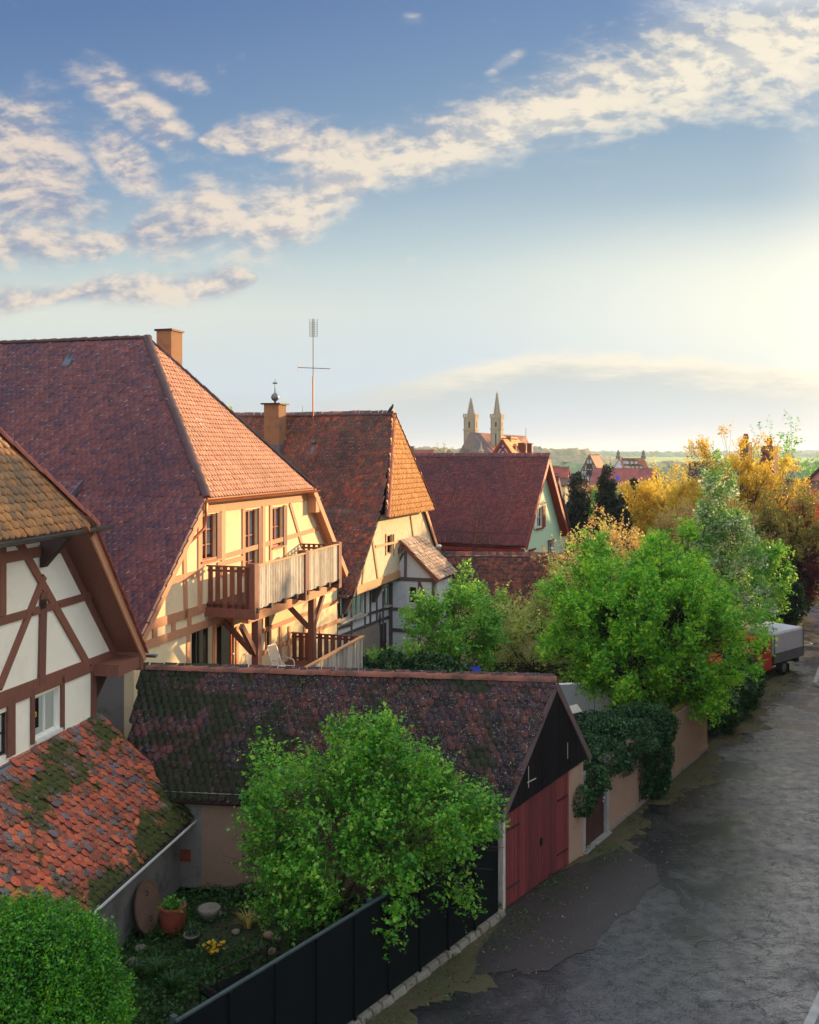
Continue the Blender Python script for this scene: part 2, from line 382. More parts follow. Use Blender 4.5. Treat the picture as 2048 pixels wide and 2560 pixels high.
M['tile_shed'] = tile_mat('tile_shed', [(0, sr(218,98,62)), (.2, sr(196,90,62)), (.36, sr(128,112,116)), (.46, sr(160,86,68)), (.58, sr(228,112,68)), (.72, sr(112,98,106)), (.8, sr(184,84,62)), (.92, sr(120,82,68))], dark=sr(74,48,38), dk=.5, lichen=1.4, moss=.85, mcol=sr(84,94,14), dscale=.9, mossx=(-.6, 1.1, .12))
M['tile_old'] = tile_mat('tile_old', [(0, sr(136,78,62)), (.2, sr(106,74,66)), (.4, sr(160,84,60)), (.55, sr(92,70,64)), (.7, sr(120,80,66)), (.93, sr(184,92,60))], dark=sr(58,48,50), dk=.85, lichen=.75, moss=.1, wash=(sr(112,94,74), .45), dscale=.3)
M['tile_orange'] = tile_mat('tile_orange', [(0, sr(232,158,82)), (.3, sr(224,146,72)), (.6, sr(240,170,92)), (.85, sr(212,138,70))], dark=sr(170,112,60), dk=.4, dscale=.5)
M['tile_red'] = tile_mat('tile_red', [(0, sr(146,66,58)), (.3, sr(130,60,58)), (.6, sr(158,74,62)), (.85, sr(116,58,60))], dark=sr(84,50,60), dk=.8, lichen=.5, wash=(sr(134,78,68), .4), dscale=.25)
M['tile_low'] = tile_mat('tile_low', [(0, sr(150,84,66)), (.3, sr(112,66,60)), (.6, sr(168,98,74)), (.85, sr(92,58,56))], dark=sr(56,38,38), dk=.7, lichen=.7, dscale=.8)
M['tile_pale'] = tile_mat('tile_pale', [(0, sr(196,170,150)), (.5, sr(176,146,124)), (.8, sr(206,186,168))], dark=sr(110,86,70), dk=.4)
def lip_mat(name, a, b, c):
    m, nt, bs = newmat(name); n1 = noise(nt, 3.5, 5, .7); lk(nt, ramp(nt, n1, [(.38, a), (.52, b), (.66, c)]), bs.inputs['Base Color']); bs.inputs['Roughness'].default_value = .9; return m
M['tile_lip'] = lip_mat('tile_lip', sr(58,40,44), sr(150,112,106), sr(226,204,196)); M['lip_dark'] = lip_mat('lip_dark', sr(38,28,28), sr(66,50,46), sr(170,150,140)); M['lip_warm'] = lip_mat('lip_warm', sr(110,72,52), sr(150,104,76), sr(190,150,116))
def far_tile(name, a, b, ex=.9):
    m, nt, bs = newmat(name); tc = nd(nt, 'ShaderNodeTexCoord'); sp = nd(nt, 'ShaderNodeSeparateXYZ'); lk(nt, tc.outputs['Object'], sp.inputs[0])
    n1 = noise(nt, .5, 7, .7); n2 = noise(nt, 5, 4, .7)
    saw = mth(nt, 'FRACT', mth(nt, 'MULTIPLY', sp.outputs['Z'], 1/.22/ex))
    col = mixc(nt, remap(nt, mth(nt, 'ADD', n1, mth(nt, 'MULTIPLY', n2, .25)), .45, .8), a, b)
    col = mixc(nt, mth(nt, 'MULTIPLY', remap(nt, saw, .0, .25, 1, 0), .4), col, b)
    lk(nt, col, bs.inputs['Base Color']); bs.inputs['Roughness'].default_value = .8; bump(nt, bs, saw, .5, .05); return m
M['far_red'] = far_tile('far_red', sr(176,84,70), sr(120,64,66))
M['far_orange'] = far_tile('far_orange', sr(178,104,62), sr(132,74,46))
M['far_brown'] = far_tile('far_brown', sr(118,84,66), sr(84,62,54))
M['far_dark'] = far_tile('far_dark', sr(84,66,66), sr(54,46,52))
M['ridge_dark'] = simple('ridge_dark', sr(82,54,54), .7, .5, 2)
M['ridge_rust'] = simple('ridge_rust', sr(150,82,62), .8, .45, 3)
M['ridge_moss'] = simple('ridge_moss', sr(138,84,68), .85, .5, 2.2, c2=sr(56,50,32))
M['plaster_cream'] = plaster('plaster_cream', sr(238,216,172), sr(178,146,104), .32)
M['plaster_h0'] = plaster('plaster_h0', sr(248,242,222), sr(206,190,156), .28)
M['plaster_old'] = plaster('plaster_old', sr(222,205,172), sr(150,116,82), .5, scale=3)
M['plaster_white'] = plaster('plaster_white', sr(212,216,220), sr(140,134,128), .35, scale=2.5)
M['plaster_mint'] = plaster('plaster_mint', sr(200,232,196), sr(180,206,164), .2)
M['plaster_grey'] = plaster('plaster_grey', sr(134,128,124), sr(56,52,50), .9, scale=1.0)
M['plaster_sand'] = plaster('plaster_sand', sr(156,128,108), sr(104,82,68), .5, scale=1.1)
M['plaster_dim'] = plaster('plaster_dim', sr(142,128,118), sr(84,74,70), .5)
M['plaster_pink'] = plaster('plaster_pink', sr(222,150,132), sr(196,130,112), .2)
M['plaster_blue'] = plaster('plaster_blue', sr(78,112,168), sr(60,84,128), .25)
M['plaster_yellow'] = plaster('plaster_yellow', sr(226,166,64), sr(190,132,50), .25)
M['stone_church'] = plaster('stone_church', sr(166,144,116), sr(118,100,82), .5, scale=.35)
M['stone'] = plaster('stone', sr(126,120,108), sr(70,66,58), .6, scale=4)
M['brick'] = simple('brick', sr(142,66,48), .85, .4, 9)
M['chimney'] = plaster('chimney', sr(146,106,72), sr(78,64,54), .7, scale=2)
M['timber'] = wood('timber', sr(138,86,68), sr(96,60,50))
M['timber_warm'] = wood('timber_warm', sr(212,152,112), sr(178,120,86))
M['timber_pale'] = wood('timber_pale', sr(208,160,112), sr(178,126,84))
M['timber_old'] = wood('timber_old', sr(110,90,88), sr(66,52,52))
M['timber_dark'] = wood('timber_dark', sr(74,48,40), sr(44,28,24))
M['board_weather'] = wood('board_weather', sr(206,198,182), sr(128,116,106), .8, (5, 5, 1.2))
M['board_brown'] = wood('board_brown', sr(132,80,58), sr(86,52,42), .7, (6, 6, 1))
M['black_boards'] = wood('black_boards', sr(26,22,24), sr(12,10,12), .8)
M['red_boards'] = wood('red_boards', sr(120,48,48), sr(74,28,32), .65, (8, 8, .8))
M['door_brown'] = wood('door_brown', sr(70,36,28), sr(36,20,18))
M['orange_wood'] = simple('orange_wood', sr(196,84,32), .4, .2, 5)
M['window_wood'] = simple('window_wood', sr(150,72,44), .5, .2, 5)
M['shutter_wood'] = simple('shutter_wood', sr(110,48,34), .6, .25, 5)
M['white_paint'] = simple('white_paint', sr(222,222,216), .5, .12, 6, .1)
M['red_paint'] = simple('red_paint', sr(150,44,36), .6, .15, 5)
M['glass'] = glass('glass')
M['curtain'] = simple('curtain', sr(236,236,236), .9, .18, 3, .4, stretch=(8, 8, .3))
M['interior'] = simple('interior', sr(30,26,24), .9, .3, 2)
M['zinc'] = simple('zinc', sr(120,126,124), .42, .25, 2, .1, .6)
M['copper'] = simple('copper', sr(150,84,56), .45, .3, 2, .1, .5)
M['lead'] = simple('lead', sr(96,100,108), .55, .2, 2, .15, .3)
M['iron'] = simple('iron', sr(58,46,42), .6, .3, 5, .1, .6)
M['black'] = simple('black', sr(20,20,22), .6, .2, 5, .1)
M['fence_green'] = simple('fence_green', sr(9,15,16), .9, .3, 3, .12, stretch=(1, 1, .2))
M['fence_cap'] = simple('fence_cap', sr(52,66,68), .75, .35, 4)
M['bark'] = simple('bark', sr(86,70,56), .9, .4, 7, .6, stretch=(3, 3, .6))
M['bark_dark'] = simple('bark_dark', sr(54,44,38), .9, .4, 7, .5)
def G(*c): n = len(c); return [(i/(n-1), sr(*x)) for i, x in enumerate(c)]
M['leaf_bush'] = leaf_mat('leaf_bush', G((26,84,24), (66,148,38), (108,184,50), (170,204,70)), .42)
M['leaf_box'] = leaf_mat('leaf_box', G((18,70,10), (48,132,16), (76,164,22), (130,178,36)), .35)
M['leaf_maple'] = leaf_mat('leaf_maple', G((54,132,40), (96,178,52), (146,206,60), (196,226,70)), .52)
M['leaf_shrub'] = leaf_mat('leaf_shrub', G((46,120,44), (84,164,56), (128,190,70), (170,206,80)), .42)
M['leaf_pale'] = leaf_mat('leaf_pale', G((128,152,74), (160,182,92), (190,204,112), (212,208,130)), .48)
M['leaf_tan'] = leaf_mat('leaf_tan', G((170,150,84), (192,170,92), (208,182,108), (196,184,112)), .42)
M['leaf_conifer'] = leaf_mat('leaf_conifer', G((20,34,20), (30,50,28), (44,62,32), (66,74,36)), .12)
M['leaf_yellow'] = leaf_mat('leaf_yellow', G((176,148,40), (208,180,54), (230,208,74), (200,198,80)), .5)
M['leaf_olive'] = leaf_mat('leaf_olive', G((112,112,46), (146,138,58), (178,160,72), (124,140,62)), .42)
M['leaf_pear'] = leaf_mat('leaf_pear', G((84,140,60), (120,170,80), (160,196,104)), .4)
M['petal'] = leaf_mat('petal', G((196,214,196), (222,230,206), (232,232,216)), .35)
M['leaf_red'] = leaf_mat('leaf_red', G((150,30,20), (196,44,26), (214,66,40)), .45)
M['leaf_purple'] = leaf_mat('leaf_purple', G((64,26,34), (92,36,40), (120,48,48)), .35)
M['leaf_ivy'] = leaf_mat('leaf_ivy', G((16,42,22), (32,66,34), (50,88,46), (78,112,68)), .12, rough=.4)
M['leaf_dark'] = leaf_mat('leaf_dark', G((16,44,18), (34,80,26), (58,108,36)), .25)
M['petal_yellow'] = leaf_mat('petal_yellow', G((220,180,30), (240,200,50)), .3)
M['grass'] = leaf_mat('grass', G((20,58,18), (40,92,26), (64,112,34)), .3)
M['litter'] = leaf_mat('litter', G((60,50,26), (96,78,40), (70,86,30), (140,116,80)), .1)
M['terracotta'] = simple('terracotta', sr(150,70,48), .75, .3, 5)
M['dark_soil'] = simple('dark_soil', sr(52,44,34), .95, .4, 3, .6)
M['blue_plastic'] = simple('blue_plastic', sr(44,70,190), .45, .1, 4, .05)
M['white_metal'] = simple('white_metal', sr(222,220,214), .35, .08, 6, .05, .1)
M['tarp'] = simple('tarp', sr(188,190,200), .55, .12, 2, .25, fine=8)
M['alu'] = simple('alu', sr(120,120,120), .45, .2, 3, .1, .5)
M['truck_red'] = simple('truck_red', sr(190,48,26), .3, .08, 3, .02)
M['rubber'] = simple('rubber', sr(26,26,28), .8, .2, 10)
M['rim'] = simple('rim', sr(130,130,132), .4, .2, 6, .1, .7)
M['disc_wood'] = wood('disc_wood', sr(126,96,80), sr(92,68,58), .8, (2, 2, 2))

for k_ in ('fence_green', 'black_boards', 'leaf_ivy'):
    M[k_].node_tree.nodes['Principled BSDF'].inputs['Specular IOR Level'].default_value = .15

M['moss'] = leaf_mat('moss', G((52,60,10), (84,94,16), (112,116,26)), .15)
# ================= camera, sun, sky
cam = bpy.data.cameras.new('camera'); co = bpy.data.objects.new('camera', cam); COL.objects.link(co)
co.location = (0, 0, CAMZ); co.rotation_euler = (R(90), 0, 0)
cam.sensor_fit = 'VERTICAL'; cam.sensor_height = 24; cam.lens = 24*FPX/2560; cam.shift_y = -(1280-HOR)/2560
cam.clip_start = .3; cam.clip_end = 20000
scene.camera = co
scene.view_settings.view_transform = 'Standard'; scene.view_settings.look = 'None'; scene.view_settings.gamma = 1
scene.view_settings.exposure = EXPO
SAZ, SEL = R(SUN_AZ), R(SUN_EL)          # azimuth from +X towards +Y
sdir = Vector((math.cos(SAZ)*math.cos(SEL), math.sin(SAZ)*math.cos(SEL), math.sin(SEL)))
sun = bpy.data.lights.new('sun', 'SUN'); so = bpy.data.objects.new('sun', sun); COL.objects.link(so)
sun.energy = SUN_E; sun.angle = R(.6); sun.color = (1.0, .67, .34)
so.rotation_euler = sdir.to_track_quat('Z', 'Y').to_euler(); so.location = (30, 30, 60)

W = bpy.data.worlds.new('World'); scene.world = W; W.use_nodes = True; nt = W.node_tree
bg = nt.nodes['Background']; bg.inputs['Strength'].default_value = SKY_E
sky = nd(nt, 'ShaderNodeTexSky'); sky.sky_type = 'NISHITA'; sky.sun_disc = False; sky.sun_elevation = SEL; sky.sun_rotation = math.pi/2-SAZ
sky.altitude = 400; sky.air_density = 1.0; sky.dust_density = 1.6; sky.ozone_density = 2.2
tc = nd(nt, 'ShaderNodeTexCoord'); sx = nd(nt, 'ShaderNodeSeparateXYZ'); lk(nt, tc.outputs['Generated'], sx.inputs[0])
yy = mth(nt, 'MAXIMUM', mth(nt, 'ABSOLUTE', sx.outputs['Y']), .05)
cU = mth(nt, 'DIVIDE', sx.outputs['X'], yy); cW = mth(nt, 'DIVIDE', sx.outputs['Z'], yy)
cb = nd(nt, 'ShaderNodeCombineXYZ'); lk(nt, cU, cb.inputs[0]); lk(nt, cW, cb.inputs[1]); vec0 = cb.outputs[0]
def EL(u, v, a, b, deg, w=1.0): return ((u-1024)/FPX, (HOR-v)/FPX, a/FPX, b/FPX, deg, w)
def fcurve(x, pts, lo, hi):            # piecewise curve of the horizontal direction
    n = nd(nt, 'ShaderNodeFloatCurve'); cu = n.mapping.curves[0]
    P = [((u+400)/2900, (y-lo)/(hi-lo)) for u, y in pts]
    while len(cu.points) < len(P): cu.points.new(.5, .5)
    for p, (a_, b_) in zip(cu.points, P): p.location = (a_, b_); p.handle_type = 'AUTO_CLAMPED'
    n.mapping.update(); lk(nt, x, n.inputs['Value']); return mth(nt, 'ADD', mth(nt, 'MULTIPLY', n.outputs[0], hi-lo), lo)
pu = mth(nt, 'ADD', mth(nt, 'MULTIPLY', cU, FPX/2900), 1424/2900, True); pv = mth(nt, 'SUBTRACT', HOR, mth(nt, 'MULTIPLY', cW, FPX))
def band(c, w, k=1.0):
    d = mth(nt, 'ABSOLUTE', mth(nt, 'SUBTRACT', pv, fcurve(pu, c, 0, 1200))); ww = mth(nt, 'MAXIMUM', fcurve(pu, w, 0, 400), 1)
    return mth(nt, 'MULTIPLY', remap(nt, mth(nt, 'DIVIDE', d, ww), 0, 1.35, k, 0), remap(nt, ww, 2, 22))
fld = band([(-400,330), (480,352), (640,342), (900,392), (1200,325), (1500,225), (1800,118), (2100,60), (2500,10)], [(-400,0), (440,0), (560,52), (900,112), (1200,122), (1500,165), (1800,215), (2100,250), (2500,250)])
fld = mth(nt, 'MAXIMUM', fld, band([(-400,600), (250,600), (420,575), (560,530), (700,530), (850,470), (980,440), (2500,440)], [(-400,0), (230,0), (340,74), (600,165), (760,150), (900,90), (985,0), (2500,0)], .92))
fld = mth(nt, 'MAXIMUM', fld, band([(-400,610), (0,600), (260,608), (360,610), (2500,610)], [(-400,100), (0,96), (200,80), (300,40), (370,0), (2500,0)], .9))
fld = mth(nt, 'MAXIMUM', fld, band([(-400,760), (0,752), (160,735), (300,722), (500,712), (700,692), (2500,690)], [(-400,60), (0,60), (160,40), (300,60), (560,62), (690,0), (2500,0)], .86))
for E in (EL(30,400,240,190,-14,1.05), EL(330,262,200,76,-38,1), EL(305,395,160,76,-46,1), EL(120,520,220,80,-6,.9), EL(440,200,100,36,-8,.66), EL(1032,48,46,22,0,.62), EL(1262,158,66,22,30,.75), EL(1010,650,60,22,0,.5), EL(1570,588,60,16,24,.48)):
    m = nd(nt, 'ShaderNodeMapping'); m.vector_type = 'TEXTURE'; m.inputs['Location'].default_value = (E[0], E[1], 0); m.inputs['Rotation'].default_value = (0, 0, R(E[4])); m.inputs['Scale'].default_value = (E[2], E[3], 1)
    lk(nt, vec0, m.inputs['Vector']); L = nd(nt, 'ShaderNodeVectorMath', operation='LENGTH'); lk(nt, m.outputs[0], L.inputs[0])
    fld = mth(nt, 'MAXIMUM', fld, remap(nt, L.outputs['Value'], .1, 1.4, E[5], 0))
bkd = mth(nt, 'DIVIDE', mth(nt, 'SUBTRACT', pv, fcurve(pu, [(-400,950), (400,985), (800,990), (1000,955), (1150,915), (1400,885), (1700,890), (1850,915), (2048,925), (2500,930)], 0, 1200)), 60)
def nz(vec, sc, k, rot=16, st=(1, 1.9, 1)):
    m = nd(nt, 'ShaderNodeMapping'); m.inputs['Rotation'].default_value = (0, 0, R(-rot)); m.inputs['Scale'].default_value = st; lk(nt, vec, m.inputs['Vector'])
    n = noise(nt, sc, 8, .6, m.outputs[0], .35); n2 = noise(nt, sc*4.2, 5, .6, m.outputs[0], .2)
    return mth(nt, 'ADD', mth(nt, 'MULTIPLY', mth(nt, 'SUBTRACT', n, .5), k), mth(nt, 'MULTIPLY', mth(nt, 'SUBTRACT', n2, .5), k*.38))
off = nd(nt, 'ShaderNodeVectorMath', operation='ADD'); lk(nt, vec0, off.inputs[0]); off.inputs[1].default_value = (.008, .011, 0)
na = nz(vec0, 10, 1.55); nb = nz(off.outputs[0], 10, 1.55)
d1 = mth(nt, 'ADD', fld, na); a1 = remap(nt, d1, .2, .95)
nv = nz(vec0, 5, 1.5, 20, (1, 4.5, 1)); a1 = mth(nt, 'MAXIMUM', a1, remap(nt, mth(nt, 'ADD', fld, nv), .15, 1.25, 0, .55))
lit = remap(nt, mth(nt, 'SUBTRACT', na, nb), -.22, .2)

na2 = nz(vec0, 9, 1.1, 2, (1, 3, 1)); e1 = mth(nt, 'ADD', bkd, na2); b1 = remap(nt, e1, -.25, .35)
ns = nz(vec0, 14, 1.6, 3, (1, 5, 1)); lit2 = mth(nt, 'MULTIPLY', remap(nt, mth(nt, 'ADD', e1, ns), 1.3, .0), remap(nt, cU, -.12, .1))
# the low sun lights the lower rim of the long band, its upper side stays grey
sgn = mth(nt, 'DIVIDE', mth(nt, 'SUBTRACT', pv, fcurve(pu, [(-400,330), (480,352), (640,342), (900,392), (1200,325), (1500,225), (1800,118), (2100,60), (2500,10)], 0, 1200)), 110)
rim = remap(nt, sgn, -1.1, .5, -.45, .35); lit = mth(nt, 'ADD', lit, mth(nt, 'MULTIPLY', rim, remap(nt, pu, .28, .5)), True)
side = remap(nt, cU, -.45, .4)           # clouds whiten towards the sun
clc = mixc(nt, lit, mixc(nt, side, (.27,.31,.43,1), (.40,.45,.50,1)), mixc(nt, side, (.86,.70,.56,1), (1.0,.88,.66,1)))
bkc = mixc(nt, lit2, ramp(nt, remap(nt, bkd, 0, 4), [(0, (.50,.52,.50,1)), (.4, (.50,.58,.65,1)), (1, (.53,.63,.80,1))]), (1.0,.86,.66,1))
# clear-sky colours by height above the horizon, multiplied over the physical sky
base = ramp(nt, remap(nt, cW, -.02, .56), [(0, (.54,.66,.80,1)), (.14, (.60,.69,.75,1)), (.30, (.62,.70,.68,1)), (.5, (.36,.48,.55,1)), (.72, (.21,.34,.48,1)), (1, (.10,.20,.42,1))])
basel = ramp(nt, remap(nt, cW, -.02, .56), [(0, (.56,.66,.80,1)), (.2, (.76,.78,.68,1)), (.34, (.44,.56,.60,1)), (.55, (.19,.32,.50,1)), (1, (.065,.145,.36,1))])
base = mixc(nt, remap(nt, cU, -.45, .35), basel, base)
glow = nd(nt, 'ShaderNodeMapping'); glow.vector_type = 'TEXTURE'; glow.inputs['Location'].default_value = (.50, .155, 0); glow.inputs['Scale'].default_value = (.42, .10, 1); lk(nt, vec0, glow.inputs['Vector'])
gl = nd(nt, 'ShaderNodeVectorMath', operation='LENGTH'); lk(nt, glow.outputs[0], gl.inputs[0])
front = mth(nt, 'GREATER_THAN', sx.outputs['Y'], 0)
sd_ = nd(nt, 'ShaderNodeVectorMath', operation='DOT_PRODUCT'); lk(nt, tc.outputs['Generated'], sd_.inputs[0]); sd_.inputs[1].default_value = tuple(sdir)
aur = mth(nt, 'POWER', mth(nt, 'MAXIMUM', mth(nt, 'DIVIDE', mth(nt, 'SUBTRACT', sd_.outputs['Value'], .84), .16), 0), 2.2)
base = mixc(nt, mth(nt, 'MULTIPLY', remap(nt, gl.outputs['Value'], .1, 1.3, .9, 0), front), base, (1.0, .96, .78, 1))
c = mixc(nt, mth(nt, 'MULTIPLY', b1, mth(nt, 'MULTIPLY', front, remap(nt, pu, .35, .55, .25, .8))), base, bkc)
c = mixc(nt, mth(nt, 'MULTIPLY', a1, .93), c, clc)
c = mixc(nt, mth(nt, 'MINIMUM', aur, 1), c, (3.4, 2.6, 1.7, 1))
c = mixc(nt, mth(nt, 'MULTIPLY', remap(nt, cU, .2, .46), mth(nt, 'MULTIPLY', front, remap(nt, sx.outputs['Z'], .385, .46))), c, (2.3, 2.1, 1.75, 1))  # added bright patch of mostly unseen sky, put in for the street sheen
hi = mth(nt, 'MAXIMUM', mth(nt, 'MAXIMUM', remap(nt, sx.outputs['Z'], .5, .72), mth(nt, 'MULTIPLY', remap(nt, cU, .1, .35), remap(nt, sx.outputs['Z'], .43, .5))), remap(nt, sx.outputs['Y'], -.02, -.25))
c = mixc(nt, mth(nt, 'MULTIPLY', hi, .75), c, (AMB*.92, AMB*.98, AMB*1.08, 1))       # unseen sky overhead, behind and upper right brightened as added fill light
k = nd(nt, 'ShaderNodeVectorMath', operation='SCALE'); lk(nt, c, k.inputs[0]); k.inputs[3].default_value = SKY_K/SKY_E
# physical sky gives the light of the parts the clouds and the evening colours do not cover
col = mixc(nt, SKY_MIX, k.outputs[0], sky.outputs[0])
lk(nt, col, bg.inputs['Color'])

# ================= ground, street, pavement
def sheet(name, pts, z, mat, kind='structure', seg=None):
    mb = MB(); mb.poly([(x, y, z) for x, y in pts]); o = mb.build(name, mat); props(o, kind=kind); return o
def strip(name, La, Lb, z, mat, kind='structure'):
    mb = MB()
    for i in range(len(La)-1): mb.poly([(*La[i], z), (*La[i+1], z), (*Lb[i+1], z), (*Lb[i], z)])
    o = mb.build(name, mat); props(o, kind=kind); return o
# terrain: town level near, valley behind, plateau far
gx = np.concatenate([np.linspace(-3500, -200, 12), np.linspace(-160, 160, 17), np.linspace(200, 3500, 12)])
gy = np.concatenate([np.linspace(-200, 100, 11), np.linspace(130, 600, 14), np.linspace(700, 2400, 18), np.linspace(2700, 9000, 8)])
def gz(x, y):
    if y < 110: return 0.
    if y < 600: return -26*min(1, (y-110)/300)
    if y < 1500: return -26+29*((y-600)/900)
    return 3+4.5*min(1, (y-1500)/1500)+1.5*math.sin(x/420+y/900)
XX, YY = np.meshgrid(gx, gy, indexing='ij'); ZZ = np.vectorize(gz)(XX, YY)
V = np.stack([XX, YY, ZZ], -1).reshape(-1, 3); ny = len(gy); I = np.arange(len(gx)*ny).reshape(len(gx), ny)
F = np.stack([I[:-1, :-1], I[1:, :-1], I[1:, 1:], I[:-1, 1:]], -1).reshape(-1, 4)
m, nt2, bs = newmat('ground'); n1 = noise(nt2, .0035, 5, .6); n2 = noise(nt2, 1.5, 8, .7); n3 = noise(nt2, .011, 3)
tcg = nd(nt2, 'ShaderNodeTexCoord'); sg = nd(nt2, 'ShaderNodeSeparateXYZ'); lk(nt2, tcg.outputs['Object'], sg.inputs[0])
far = remap(nt2, sg.outputs['Y'], 120, 500)
near = mixc(nt2, remap(nt2, n2, .4, .65), sr(44,40,26), sr(38,62,20))
fld = ramp(nt2, mth(nt2, 'ADD', mth(nt2, 'MULTIPLY', n1, .8), mth(nt2, 'MULTIPLY', n3, .25)), [(.38, sr(96,128,60)), (.46, sr(150,180,70)), (.55, sr(118,150,70)), (.62, sr(168,176,96))], True)
lk(nt2, mixc(nt2, far, near, fld), bs.inputs['Base Color']); bs.inputs['Roughness'].default_value = 1
props(np_mesh('ground', V, F, m), kind='structure')
# wet asphalt
m, nt2, bs = newmat('asphalt'); tcg = nd(nt2, 'ShaderNodeTexCoord'); vec = tcg.outputs['Object']
n1 = noise(nt2, .35, 8, .65, None, .5); n2 = noise(nt2, 3.2, 7, .7); n3 = noise(nt2, 26, 4, .75); n4 = noise(nt2, 1.1, 6, .7, None, 1.)
mp = nd(nt2, 'ShaderNodeMapping'); mp.inputs['Rotation'].default_value = (0, 0, R(38)); mp.inputs['Scale'].default_value = (.5, 1.6, 1); lk(nt2, vec, mp.inputs['Vector'])
vc = nd(nt2, 'ShaderNodeTexVoronoi'); vc.feature = 'DISTANCE_TO_EDGE'; vc.inputs['Scale'].default_value = 1.3
wv = nd(nt2, 'ShaderNodeVectorMath', operation='ADD'); nn = nd(nt2, 'ShaderNodeTexNoise'); nn.inputs['Scale'].default_value = 2.5; nn.inputs['Detail'].default_value = 6; lk(nt2, vec, nn.inputs['Vector'])
lk(nt2, mp.outputs[0], wv.inputs[0]); ws = nd(nt2, 'ShaderNodeVectorMath', operation='SCALE'); ws.inputs[3].default_value = .55; lk(nt2, nn.outputs['Color'], ws.inputs[0]); lk(nt2, ws.outputs[0], wv.inputs[1]); lk(nt2, wv.outputs[0], vc.inputs['Vector'])
vc2 = nd(nt2, 'ShaderNodeTexVoronoi'); vc2.feature = 'DISTANCE_TO_EDGE'; vc2.inputs['Scale'].default_value = 5.5; lk(nt2, wv.outputs[0], vc2.inputs['Vector'])
cr = mth(nt2, 'MULTIPLY', remap(nt2, vc.outputs['Distance'], .004, .024, 1, 0), remap(nt2, n1, .38, .5))
cr2 = mth(nt2, 'MULTIPLY', remap(nt2, vc2.outputs['Distance'], .015, .08, 1, 0), remap(nt2, n4, .46, .56)); crk = mth(nt2, 'MAXIMUM', mth(nt2, 'MULTIPLY', cr, .6), mth(nt2, 'MULTIPLY', cr2, .15))
col = mixc(nt2, remap(nt2, n1, .35, .65), sr(17,18,24), sr(30,30,37)); col = mixc(nt2, mth(nt2, 'MULTIPLY', remap(nt2, n2, .4, .7), .5), col, sr(13,13,18))
col = mixc(nt2, mth(nt2, 'MULTIPLY', remap(nt2, n3, .52, .68), .55), col, sr(70,69,74)); col = mixc(nt2, crk, col, sr(22,22,24))
lk(nt2, col, bs.inputs['Base Color'])
wet = remap(nt2, mth(nt2, 'ADD', mth(nt2, 'MULTIPLY', n1, .7), mth(nt2, 'MULTIPLY', n4, .4)), .42, .66)
lk(nt2, mixc(nt2, wet, (.65,)*3+(1,), (.3,)*3+(1,)), bs.inputs['Roughness']); bs.inputs['Specular IOR Level'].default_value = .3; lk(nt2, mth(nt2, 'MULTIPLY', mth(nt2, 'SUBTRACT', 1, crk), remap(nt2, mth(nt2, 'ADD', mth(nt2, 'MULTIPLY', n3, .5), mth(nt2, 'MULTIPLY', n2, .5)), .38, .56, .15, 1)), bs.inputs['Coat Weight']); bs.inputs['Coat IOR'].default_value = 1.75; lk(nt2, mixc(nt2, wet, (.5,)*3+(1,), (.11,)*3+(1,)), bs.inputs['Coat Roughness'])
h = mth(nt2, 'ADD', mth(nt2, 'MULTIPLY', n3, 1.1), mth(nt2, 'ADD', mth(nt2, 'MULTIPLY', n4, .9), mth(nt2, 'MULTIPLY', crk, -.8))); bump(nt2, bs, h, .6, .02)
bc = nd(nt2, 'ShaderNodeBump'); bc.inputs['Strength'].default_value = .22; bc.inputs['Distance'].default_value = .01; lk(nt2, h, bc.inputs['Height']); lk(nt2, bc.outputs['Normal'], bs.inputs['Coat Normal'])
M['asphalt'] = m
m2, nt2, bs = newmat('asphalt_patch'); n1 = noise(nt2, 2, 8, .7); n3 = noise(nt2, 60, 3, .6)
lk(nt2, mixc(nt2, n1, sr(26,24,27), sr(44,40,42)), bs.inputs['Base Color']); bs.inputs['Roughness'].default_value = .5; bs.inputs['Coat Weight'].default_value = .25; bs.inputs['Coat Roughness'].default_value = .35; bump(nt2, bs, mth(nt2, 'ADD', n1, n3), .5, .02); M['patch'] = m2
M['verge'] = simple('verge', sr(74,66,46), .95, .5, 2.6, 1, c2=sr(58,72,22), fine=14)
M['kerb'] = simple('kerb', sr(150,150,146), .6, .3, 3, .3)
M['pavement'] = simple('pavement', sr(88,88,92), .5, .3, 2, .4)
LB = [(-8,7.6), (-3.39,14.0), (2.05,21.45), (4.5,24.8), (10.4,33.5), (14,39.3), (17.6,45.6), (23.3,57), (27.5,66), (29,80), (30,100)]
RB = [(-.7,6), (7.18,17.35), (9.8,21.2), (13.2,27.2), (17.5,37.5), (19.6,42.7), (20.6,46), (26.5,57), (32,66), (36,80), (38,100)]
strip('street', LB, RB, .004, M['asphalt'])
# moss and gravel along the walls
def off_line(L, d0, d1, n=140):
    P = np.array(L, float); seg = np.diff(P, axis=0); ln = np.hypot(seg[:, 0], seg[:, 1]); cum = np.concatenate([[0], np.cumsum(ln)])
    t = np.linspace(0, cum[-1], n); x = np.interp(t, cum, P[:, 0]); y = np.interp(t, cum, P[:, 1]); dx = np.gradient(x); dy = np.gradient(y); l = np.hypot(dx, dy)
    nx, ny = dy/l, -dx/l; a = np.stack([x+nx*d0, y+ny*d0], 1); dd = d1(t) if callable(d1) else d1
    return a, np.stack([x+nx*dd, y+ny*dd], 1), t
edge = lambda t: .75+.35*np.sin(t*.9+1)+.22*np.sin(t*2.7)+.12*np.sin(t*7.1)+.07*np.sin(t*13)+.05*np.sin(t*29+1)+RNG.normal(0, .012, len(t))
a, b, t = off_line(LB[:7], -.1, edge, 900); strip('verge', [tuple(p) for p in a], [tuple(p) for p in b], .010, M['verge'])
